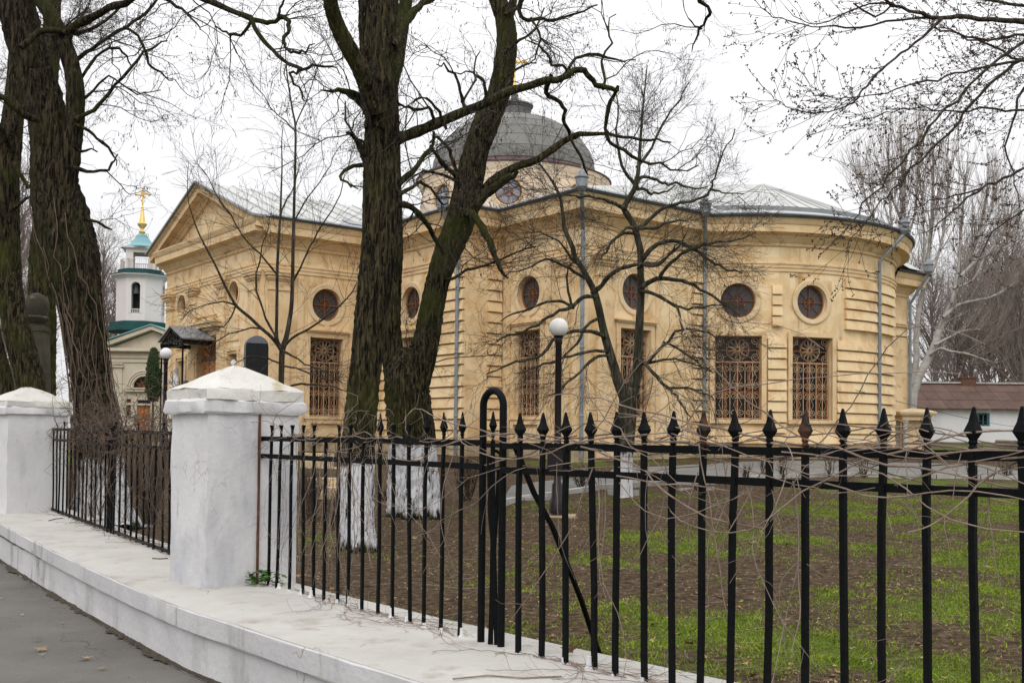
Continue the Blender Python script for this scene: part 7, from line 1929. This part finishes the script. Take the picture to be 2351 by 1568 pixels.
# far wood as one mass along the horizon
def wood(name, label_x, n, seed):
    rng = np.random.default_rng(seed)
    x = rng.uniform(label_x[0], label_x[1], n); y = rng.uniform(label_x[2], label_x[3], n); h = rng.uniform(label_x[4] * .6, label_x[4], n)
    base = np.stack([x, y, gz_in(x, y) - .2], 1); tr = base[:, None, :] + np.stack([rng.normal(0, .3, (n, 7)).cumsum(1) * .4, np.zeros((n, 7)), np.linspace(0, 1, 7)[None] * h[:, None]], -1)
    R = (.16 * np.linspace(1, .12, 7))[None] * np.ones((n, 1))
    A, RA_ = spawn(rng, tr, R, n * 22, 1.5, 4.5, .7, .3, .06, 6, .12, .12, grav=.04, rmin=.02)
    B, RB = spawn(rng, A, RA_, n * 60, .7, 2.2, .7, .1, .03, 4, .14, .1, rmin=.018)
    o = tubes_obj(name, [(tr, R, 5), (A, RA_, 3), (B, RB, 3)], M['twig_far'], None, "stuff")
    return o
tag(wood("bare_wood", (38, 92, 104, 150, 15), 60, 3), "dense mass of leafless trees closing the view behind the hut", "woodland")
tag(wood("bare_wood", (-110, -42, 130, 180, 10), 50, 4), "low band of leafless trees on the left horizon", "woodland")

# thuja beside the gatehouse
def thuja():
    rng = np.random.default_rng(9); Yt = 93.0
    b = P(350, 985, Yt); top = P(354, 806, Yt).z; zb = -.4
    root = empty("conifer", (b.x, Yt, zb), "dark green columnar conifer before the cream gatehouse", "tree")
    n = 5200; t = rng.random(n) ** .8; a = rng.uniform(0, 6.28, n)
    H_ = top - zb; rad = (.62 * np.sin(np.pi * np.clip(t * .93 + .07, 0, 1)) ** .6 * (1 - t * .45)) * (1 + .25 * np.sin(a * 3 + t * 14)) * rng.uniform(.55, 1, n)
    pos = np.stack([b.x + rad * np.cos(a), Yt + rad * np.sin(a), zb + H_ * (.40 + .60 * t)], 1)
    d = np.stack([np.cos(a) * .5, np.sin(a) * .5, np.full(n, 1.0)], 1) + rng.normal(0, .3, (n, 3))
    small_faces("crown", pos, d, .34, .06, M['thuja'], root, rng)
    m = MB(); m.tube([(b.x, Yt, zb - .2), (b.x, Yt, zb + H_ * .8)], [.14, .03], 8); m.build("trunk", M['shrub'], root)
thuja()

# ------------------------------------------------------------------ shrubs along the path
def shrub(u, v, hpx, wpx, n, label, seed, mat='shrub'):
    rng = np.random.default_rng(seed); g_ = G(u, v); Y = g_.y
    H_ = hpx / F_PX * Y; W_ = wpx / F_PX * Y
    root = empty("bare_shrub", g_, label, "shrub", "leafless shrubs in the churchyard")
    st_ = np.zeros((n, 6, 3)); a = rng.uniform(0, 6.28, n)
    out = rng.uniform(.05, 1, n) * W_
    for k in range(6):
        t = k / 5; st_[:, k, 0] = g_.x + np.cos(a) * out * (.12 + .88 * t ** .8) + rng.normal(0, .02, n); st_[:, k, 1] = g_.y + np.sin(a) * out * (.12 + .88 * t ** .8) + rng.normal(0, .02, n); st_[:, k, 2] = g_.z - .05 + H_ * t * rng.uniform(.6, 1.0, n)
    R = np.linspace(.011, .004, 6)[None] * np.ones((n, 1)) * (Y / 24)
    B, RB = spawn(rng, st_, R, n * 8, H_ * .2, H_ * .5, .6, .3, .005 * Y / 24, 5, .15, .25, rmin=.0022 * Y / 20)
    tubes_obj("stems", [(st_, R, 4)], M[mat], root, "stuff"); tubes_obj("twigs", [(B, RB, 3)], M[mat], root, "stuff")
sh = [(1338, 1124, 62, 30, 26, "dark twiggy bush just right of the lamp's base"), (1072, 1150, 110, 34, 30, "twiggy bush between the forked trunk's foot and the looped post"), (1710, 1104, 46, 22, 10, "upright bare shrub on the path edge left of the two apse windows"), (1756, 1099, 56, 16, 9, "thin bare shrub below the gap between the apse windows"), (1795, 1098, 62, 20, 12, "fuller bare shrub below the right-hand apse window"),
      (1905, 1096, 60, 20, 8, "sparse shrub before the apse's right half"), (1985, 1096, 56, 24, 10, "spreading shrub near the apse's right downpipe"), (2130, 1098, 50, 22, 10, "bare shrub below the columned tomb"), (2225, 1098, 50, 18, 12, "bare shrub before the hut"), (2310, 1098, 44, 26, 14, "bare shrub at the right frame edge before the hut"), (1535, 1116, 40, 26, 12, "low bare shrub right of the grey forked tree"), (1600, 1128, 30, 26, 12, "low reddish shrub on the lawn edge")]
for i, (u, v, h, w_, n, lb) in enumerate(sh): shrub(u, v, h, w_, n, lb, 80 + i)
shrub(715, 1195, 130, 44, 60, "dense brown thicket behind the near pillar's right side", 99, 'vine_dark')
shrub(765, 1215, 100, 26, 30, "thinner brown thicket left of the first whitewashed trunk", 98, 'vine_dark')
shrub(345, 1205, 190, 50, 70, "dense dark thicket behind the vine-covered fence panel", 97, 'vine_dark')
shrub(890, 1150, 34, 22, 26, "low dark weedy clump between the two whitewashed trunks", 96)

# ------------------------------------------------------------------ dead vines on the fences
def walk(rng, p, d, L_, n, wig, grav=0, keep=None):
    out = [np.array(p, float)]; d = np.array(d, float); d /= np.linalg.norm(d)
    for k in range(n - 1):
        out.append(out[-1] + d * L_ / (n - 1)); d = d + rng.normal(0, wig, 3); d[2] += grav
        if keep is not None: d = d + keep(out[-1])
        d /= np.linalg.norm(d)
    return np.array(out)
def vines(name, s_pts, specs, label, mat, seed, group):
    """s_pts: function t-> (x,y) along the panel ; specs: (count, t range, z range, direction kind, length, radius)"""
    rng = np.random.default_rng(seed); gr = {}
    for (cnt, tr, zr, kind, Lr, rr) in specs:
        for _ in range(cnt):
            t = rng.uniform(*tr); a = np.array(s_pts(t)); b = np.array(s_pts(min(1, t + .02))); al = (b - a) / np.linalg.norm(b - a); no = np.array([-al[1], al[0]])
            off = rng.normal(0, .025); z = rng.uniform(*zr); p = (*(a + no * off), z)
            a0 = a
            def keep(q, al=al, no=no, a0=a0, z=z, kind=kind):
                dist = (q[0] - a0[0]) * no[0] + (q[1] - a0[1]) * no[1]; r_ = -.9 * dist
                zz = -.35 * (q[2] - z) if kind in ('along', 'heap') else 0
                floor_ = .8 if q[2] < -1.02 else 0
                return np.array([no[0] * r_, no[1] * r_, zz + floor_])
            sg = rng.choice([-1, 1])
            if kind == 'along': d = (al[0] * sg, al[1] * sg, rng.normal(0, .15)); w_, g_ = .13, 0
            elif kind == 'heap': d = (al[0] * sg, al[1] * sg, rng.normal(0, .6)); w_, g_ = .42, 0
            elif kind == 'hang': d = (al[0] * rng.normal(0, .3), al[1] * rng.normal(0, .3), -1); w_, g_ = .11, -.02
            elif kind == 'ground': d = (al[0] * sg + no[0] * rng.normal(0, .5), al[1] * sg + no[1] * rng.normal(0, .5), 0); w_, g_ = .2, 0
            else: d = (al[0] * sg * .8, al[1] * sg * .8, rng.uniform(.2, .8)); w_, g_ = .16, -.12
            n = 14; L_ = rng.uniform(*Lr)
            q = walk(rng, p, d, L_, n, w_, g_, keep if kind != 'ground' else None)
            if kind == 'ground': q[:, 2] = z + np.abs(rng.normal(0, .006, n))
            gr.setdefault('a', []).append((q, np.linspace(1, .5, n) * rng.uniform(*rr)))
    Pp = np.array([g[0] for g in gr['a']]); R = np.array([g[1] for g in gr['a']])
    B, RB = spawn(rng, Pp, R, len(Pp) * 2, .05, .25, .8, .1, .0022, 5, .2, .1, rmin=.0009)
    o = tubes_obj(name, [(Pp, R, 5), (B, RB, 3)], mat, None, "stuff")
    tag(o, label, "dead vines", group)
ln = lambda A_, B_: (lambda t: (A_[0] + (B_[0] - A_[0]) * t, A_[1] + (B_[1] - A_[1]) * t))
rg = ln(right[0][:2], right[16][:2]); md = ln(mid[0][:2], mid[-1][:2]); lf = ln(lB, lA)
vines("dead_vines", rg, [(46, (0, 1), (-.055, .012), 'along', (.5, 1.8), (.0024, .0056)), (8, (0, 1), (-.19, -.14), 'along', (.5, 1.4), (.0022, .0042)), (9, (0, 1), (-.05, .02), 'arc', (.4, 1.0), (.0018, .0034)), (30, (0, 1), (-.2, -.02), 'hang', (.2, 1.1), (.0014, .0036)), (60, (0, .7), (-1.083, -1.083), 'ground', (.2, .7), (.0012, .0025))],
      "tangle of pale dead vine stems along the right fence panel's rails", M['vine'], 31, "dead vines on the fence")
vines("dead_vines", md, [(22, (0, 1), (-.06, .0), 'along', (.3, 1.1), (.002, .004)), (22, (0, .8), (-.06, .01), 'heap', (.3, .8), (.0014, .003)), (8, (0, 1), (-.2, -.13), 'along', (.3, .9), (.002, .0035)), (34, (0, .55), (-.2, 0), 'hang', (.4, 1.1), (.0012, .0028)), (14, (.4, 1), (-.2, 0), 'hang', (.3, 1.0), (.0012, .0026)), (50, (.2, 1), (-1.083, -1.083), 'ground', (.2, .7), (.0012, .0025)), (5, (0, 1), (-.05, .02), 'arc', (.4, .8), (.002, .0034))],
      "dead vine stems knotted over the middle fence panel right of the near pillar", M['vine'], 32, "dead vines on the fence")
vines("dead_vines", lf, [(60, (.05, 1), (-.12, .10), 'heap', (.5, 1.5), (.002, .0045)), (150, (.28, .72), (-.12, .16), 'heap', (.5, 1.4), (.002, .0045)), (50, (0, .35), (-.12, .08), 'heap', (.4, 1.1), (.0016, .004)), (95, (.02, .8), (-.15, .02), 'hang', (.5, 1.2), (.0018, .004)), (16, (.1, 1), (0, .12), 'arc', (.5, 1.2), (.002, .004)), (70, (0, 1), (-1.04, -1.03), 'ground', (.3, .9), (.0015, .003))],
      "thick brown bramble of dead vines heaped over the left fence panel", M['vine_dark'], 33, "dead vines on the fence")
# climbing stems on the leaning trunk
rng = np.random.default_rng(35); pc, rc = spline(*line(l1, Y3, Y3 + .6), .3); cl = []
for _ in range(26):
    i0 = rng.integers(0, 8); n = 16; ph = rng.uniform(2.6, 6.6) ; q = []
    i1 = min(len(pc) - 1, i0 + rng.integers(10, 26)); js = np.linspace(i0, i1, n)
    drift = rng.normal(0, .05)
    for k, j in enumerate(js):
        j = int(j); ph += rng.normal(drift, .16); r_ = rc[j] * 1.10 + .012
        q.append((pc[j][0] + r_ * math.cos(ph), pc[j][1] + r_ * math.sin(ph), pc[j][2]))
    cl.append(np.array(q))
o = tubes_obj("climbing_vines", [(np.array(cl), np.ones((len(cl), 16)) * rng.uniform(.003, .008, (len(cl), 1)), 5)], M['vine_dark'], None, "stuff")
tag(o, "dead climber stems clinging up the massive leaning trunk", "dead vines", "dead vines on the fence")
# loose twigs lying on the ledge
for i, (pts, lb) in enumerate([([(966, 1340, 0), (1010, 1345, 0), (1060, 1352, 0), (1120, 1348, 0), (1160, 1336, 0)], "long thin dead stem lying on the ledge below the looped post"),
               ([(1040, 1558, 0), (1120, 1550, 0), (1200, 1556, 0), (1290, 1552, 0)], "pale stem lying along the ledge at the bottom edge"),
               ([(112, 1204, 0), (128, 1200, 0), (144, 1199, 0)], "short dark twig on the ledge by the left pillar's foot"),
               ([(350, 1283, 0), (368, 1284, 0), (385, 1283, 0)], "dark stick on the ledge against the near pillar")]):
    q = []
    for (u, v, _) in pts:
        d = ray(u, v); Yp = -1.083 / d.z; q.append((d.x * Yp, Yp, float(ledge_z(Yp)) + .008))
    m = MB(); m.tube(q, [.004 if i < 2 else .007] * len(q), 5); tag(m.build("dead_twig", M['vine_dark'] if i > 1 else M['vine'], loc=q[0]), lb, "twig")

# ------------------------------------------------------------------ green weed on the ledge
wd = ray(605, 1342); Yw = -1.085 / wd.z; wx, wy = wd.x * Yw, Yw
wr = empty("ledge_weed", (wx, wy, LEDGE), "small green leafy weed growing on the ledge at the near pillar's foot", "weed")
rng = np.random.default_rng(44)
for k in range(90):
    a = rng.uniform(0, 6.28); r = rng.uniform(.01, .12); s = rng.uniform(.014, .030); c = Vector((wx + r * 1.25 * math.cos(a), wy + r * .8 * math.sin(a), LEDGE + .012 + rng.uniform(0, .10) * (1 - r * 4 if r < .2 else .3) + .01))
    m = MB(); tilt = rng.normal(0, .5, 2); pts = []
    for j in range(9):
        b = 2 * math.pi * j / 9; rr = s * (1 if j % 2 == 0 else .72); pts.append((c.x + rr * math.cos(b), c.y + rr * math.sin(b), c.z + rr * (math.cos(b) * tilt[0] + math.sin(b) * tilt[1]) * .6))
    m.add([c + Vector((0, 0, .004))] + pts, [(0, j + 1, (j + 1) % 9 + 1) for j in range(9)]); m.build("leaf", M['ivy'], wr)

# ------------------------------------------------------------------ fallen leaves
def leaf_mesh(seed, lobes=5):
    rng = np.random.default_rng(seed); m = MB(); n = lobes * 4; pts = []
    for j in range(n):
        a = 2 * math.pi * j / n; ph = j % 4; rr = (1.0, .55, .36, .55)[ph] * (1 if a > .5 and a < 5.8 else .6) * rng.uniform(.85, 1.1)
        x, y = rr * math.cos(a), rr * math.sin(a); pts.append((x, y, .22 * abs(y) ** 1.4 * rng.uniform(.3, 1.5) + .12 * max(0, x) ** 2 * rng.uniform(0, 1.5)))
    m.add([(0, 0, .03)] + pts, [(0, j + 1, (j + 1) % n + 1) for j in range(n)])
    m.tube([(0, 0, .03), (-.5, .02, .06), (-1.05, .1, .02)], .025, 3)
    return m.mesh("fallen_leaf")
LM = [leaf_mesh(i) for i in range(5)]
for i, me in enumerate(LM): me.materials.append(M['leaf'] if i < 3 else M['leaf_pale'])
def put_leaf(p, s, label, group, i, rz, tilt=.15):
    o = bpy.data.objects.new("fallen_leaf", LM[i % 5]); o.location = p; o.scale = (s, s, s); o.rotation_euler = (random.gauss(0, tilt), random.gauss(0, tilt), rz); COL.objects.link(o)
    tag(o, label, "leaf", group)
walk_leaves = [(94, 1490, .075, "pale star-shaped fallen leaf, leftmost large one on the pavement"), (195, 1511, .075, "pale star-shaped leaf in the middle of the pavement corner"), (233, 1534, .045, "small tan leaf nearest the bottom edge on the pavement"), (145, 1437, .03, "little curled leaf on the pavement under the wall's middle"), (98, 1503, .03, "scrap of leaf touching the leftmost large pavement leaf"), (143, 1430, .024, "tiny pale leaf scrap on the pavement, upper of a close pair"), (120, 1393, .035, "thin dark curled leaf on the pavement near the wall foot"), (298, 1467, .03, "tan leaf scrap on the pavement by the wall foot, rightmost"), (5, 1374, .035, "leaf at the left frame edge on the pavement"), (52, 1412, .03, "faint small leaf left on the pavement below the kerb line")]
for i, (u, v, s, lb) in enumerate(walk_leaves):
    d = ray(u, v); Yp = (WALK + .012) / d.z; put_leaf((d.x * Yp, Yp, WALK + .018), s * .75, lb, "fallen leaves on the pavement", 3 + i % 2, random.uniform(0, 6))
for i, (u, v, s, lb) in enumerate([(1388, 1590, .05, "large brown leaf leaning on the inner ledge edge"), (1310, 1500, .06, "curled brown leaf standing against the ledge beside the brace foot")]):
    d = ray(u, v); Yp = -1.08 / d.z; put_leaf((d.x * Yp, Yp, -1.06), s, lb, "fallen leaves on the ledge", i, 1.0, .6)
big = [(1650, 1382, .085, "broad orange-brown leaf on the lawn behind the fence, centre"), (1585, 1490, .075, "bright tan leaf on the lawn low between two fence bars"), (2318, 1415, .095, "large curled brown leaf on the lawn at far right"), (2205, 1440, .06, "pair-like tan leaf on the lawn left of the large curled leaf"), (2270, 1310, .07, "flat tan leaf on the lawn behind the rightmost bars"), (1815, 1550, .07, "tan leaf at the bottom edge of the lawn"), (2150, 1240, .06, "brown leaf in the lawn's middle right"), (1700, 1500, .055, "small pink-brown leaf near the lawn's front edge")]
for i, (u, v, s, lb) in enumerate(big):
    g_ = G(u, v); put_leaf(g_ + Vector((0, 0, .04)), s * .8, lb, "large fallen leaves on the lawn", i, random.uniform(0, 6), .3)
rng = np.random.default_rng(51); cnt = 0
while cnt < 230:
    u, v = rng.uniform(640, 2400), 1105 + 463 * rng.random() ** 1.2
    g_ = G(u, v)
    if sdist(np.array([g_.x]), np.array([g_.y]))[0] < .42: continue
    s = rng.uniform(.018, .042); z = float(ground_z(np.array([g_.x]), np.array([g_.y]))[0])
    put_leaf(Vector((g_.x, g_.y, z + .012)), s, "small dry leaf scattered on the lawn behind the fence", "small leaves scattered on the lawn", int(rng.integers(0, 5)), rng.uniform(0, 6), .3); cnt += 1

# ------------------------------------------------------------------ grass and litter
rng = np.random.default_rng(61)
def blades(n, xr, yr, hmin, hmax, th, thin=1.0):
    x = rng.uniform(*xr, n); y = yr[0] + (yr[1] - yr[0]) * rng.random(n) ** 1.5
    pr = patch(x, y) + .40 * (x - 1.5) - .17 * (y - 7.5) + rng.normal(0, .95, n); sd = sdist(x, y)
    inview = np.abs(x / y) < .56
    k = (pr > th) & (sd > .4) & inview
    x, y = x[k], y[k]; m_ = len(x)
    z = ground_z(x, y)
    h = rng.uniform(hmin, hmax, m_) * (.7 + .6 * (np.sin(x * 9 + 2 * np.sin(y * 7)) * .5 + .5)); a = rng.uniform(0, 6.28, m_); w_ = rng.uniform(.0028, .0055, m_) * (1 + .06 * y); ln_ = rng.uniform(.2, 1.3, m_) * h; b = rng.uniform(0, 6.28, m_)
    p0 = np.stack([x - w_ * np.cos(a), y - w_ * np.sin(a), z - .006], 1); p1 = np.stack([x + w_ * np.cos(a), y + w_ * np.sin(a), z - .006], 1)
    p2 = np.stack([x + ln_ * np.cos(b) * .5, y + ln_ * np.sin(b) * .5, z + h * .7], 1); p3 = np.stack([x + ln_ * np.cos(b), y + ln_ * np.sin(b), z + h], 1)
    V = np.stack([p0, p1, p2, p3], 1).reshape(-1, 3); i = np.arange(m_)[:, None] * 4
    return V, np.concatenate([i + np.array([[0, 1, 2]]), i + np.array([[1, 3, 2]])])
V, T_ = blades(610000, (-7, 12), (3.6, 22), .010, .034, .7)
tag(put("grass", mesh_np("grass", V, [T_]), M['grass']), "patchy short green grass growing on the churchyard lawn", "grass", kind="stuff")
n = 34000; x = rng.uniform(-7, 12, n); y = 3.8 + 18 * rng.random(n) ** 1.5; k = (sdist(x, y) > .38) & (np.abs(x / y) < .56); x, y = x[k], y[k]
root_l = tag(put("leaf_litter", None if False else mesh_np("leaf_litter", *(lambda z, m_: (np.stack([np.stack([x + rng.normal(0, .010, m_), y + rng.normal(0, .010, m_), z + rng.uniform(.004, .02, m_)], 1) for _ in range(3)], 1).reshape(-1, 3), [np.arange(3 * m_).reshape(-1, 3)]))(ground_z(x, y), len(x))), M['leaf_pale']), "fine dry leaf scraps strewn over the lawn soil", "leaf litter", kind="stuff")

# dead stalks and twigs on the lawn, grit on the pavement
rng = np.random.default_rng(71)
n = 2600; x = rng.uniform(-6, 10, n); y = 4.2 + 15 * rng.random(n) ** 1.4; k = (sdist(x, y) > .42) & (np.abs(x / y) < .56); x, y = x[k], y[k]; n = len(x)
a = rng.uniform(0, 6.28, n); ln_ = rng.uniform(.04, .22, n); z = ground_z(x, y)
t = np.linspace(0, 1, 4)[None]
Pp = np.stack([x[:, None] + np.cos(a)[:, None] * ln_[:, None] * t + rng.normal(0, .006, (n, 4)), y[:, None] + np.sin(a)[:, None] * ln_[:, None] * t + rng.normal(0, .006, (n, 4)), z[:, None] + .008 + rng.uniform(0, .05, n)[:, None] * t * rng.integers(0, 2, n)[:, None]], -1)
o = tubes_obj("dead_stalks", [(Pp, np.ones((n, 4)) * rng.uniform(.0012, .003, (n, 1)), 3)], M['vine'], None, "stuff")
tag(o, "broken dead stalks and twiglets strewn over the lawn", "twig litter")
n = 3000; s_ = rng.uniform(4, s_end - 3, n); d_ = -.72 - rng.random(n) ** 2.2 * 2.6
c = np.stack([np.interp(s_, FS, FL[:, 0]) + np.interp(s_, FS, FN[:, 0]) * d_, np.interp(s_, FS, FL[:, 1]) + np.interp(s_, FS, FN[:, 1]) * d_], 1)
pos = np.concatenate([c, np.full((n, 1), WALK + .011)], 1)
o_ = empty("pavement_grit", (0, 0, WALK), "loose grit and crumbs scattered over the asphalt pavement", "grit"); o_["kind"] = "stuff"
small_faces("grit", pos, rng.normal(0, 1, (n, 3)) * np.array([1, 1, .1]), .007, .0022, M['kerb'], o_, rng)
small_faces("dark_grit", pos[: n // 4] + rng.normal(0, .05, (n // 4, 3)) * np.array([1, 1, 0]), rng.normal(0, 1, (n // 4, 3)) * np.array([1, 1, .1]), .010, .0022, M['dirt'], o_, rng)
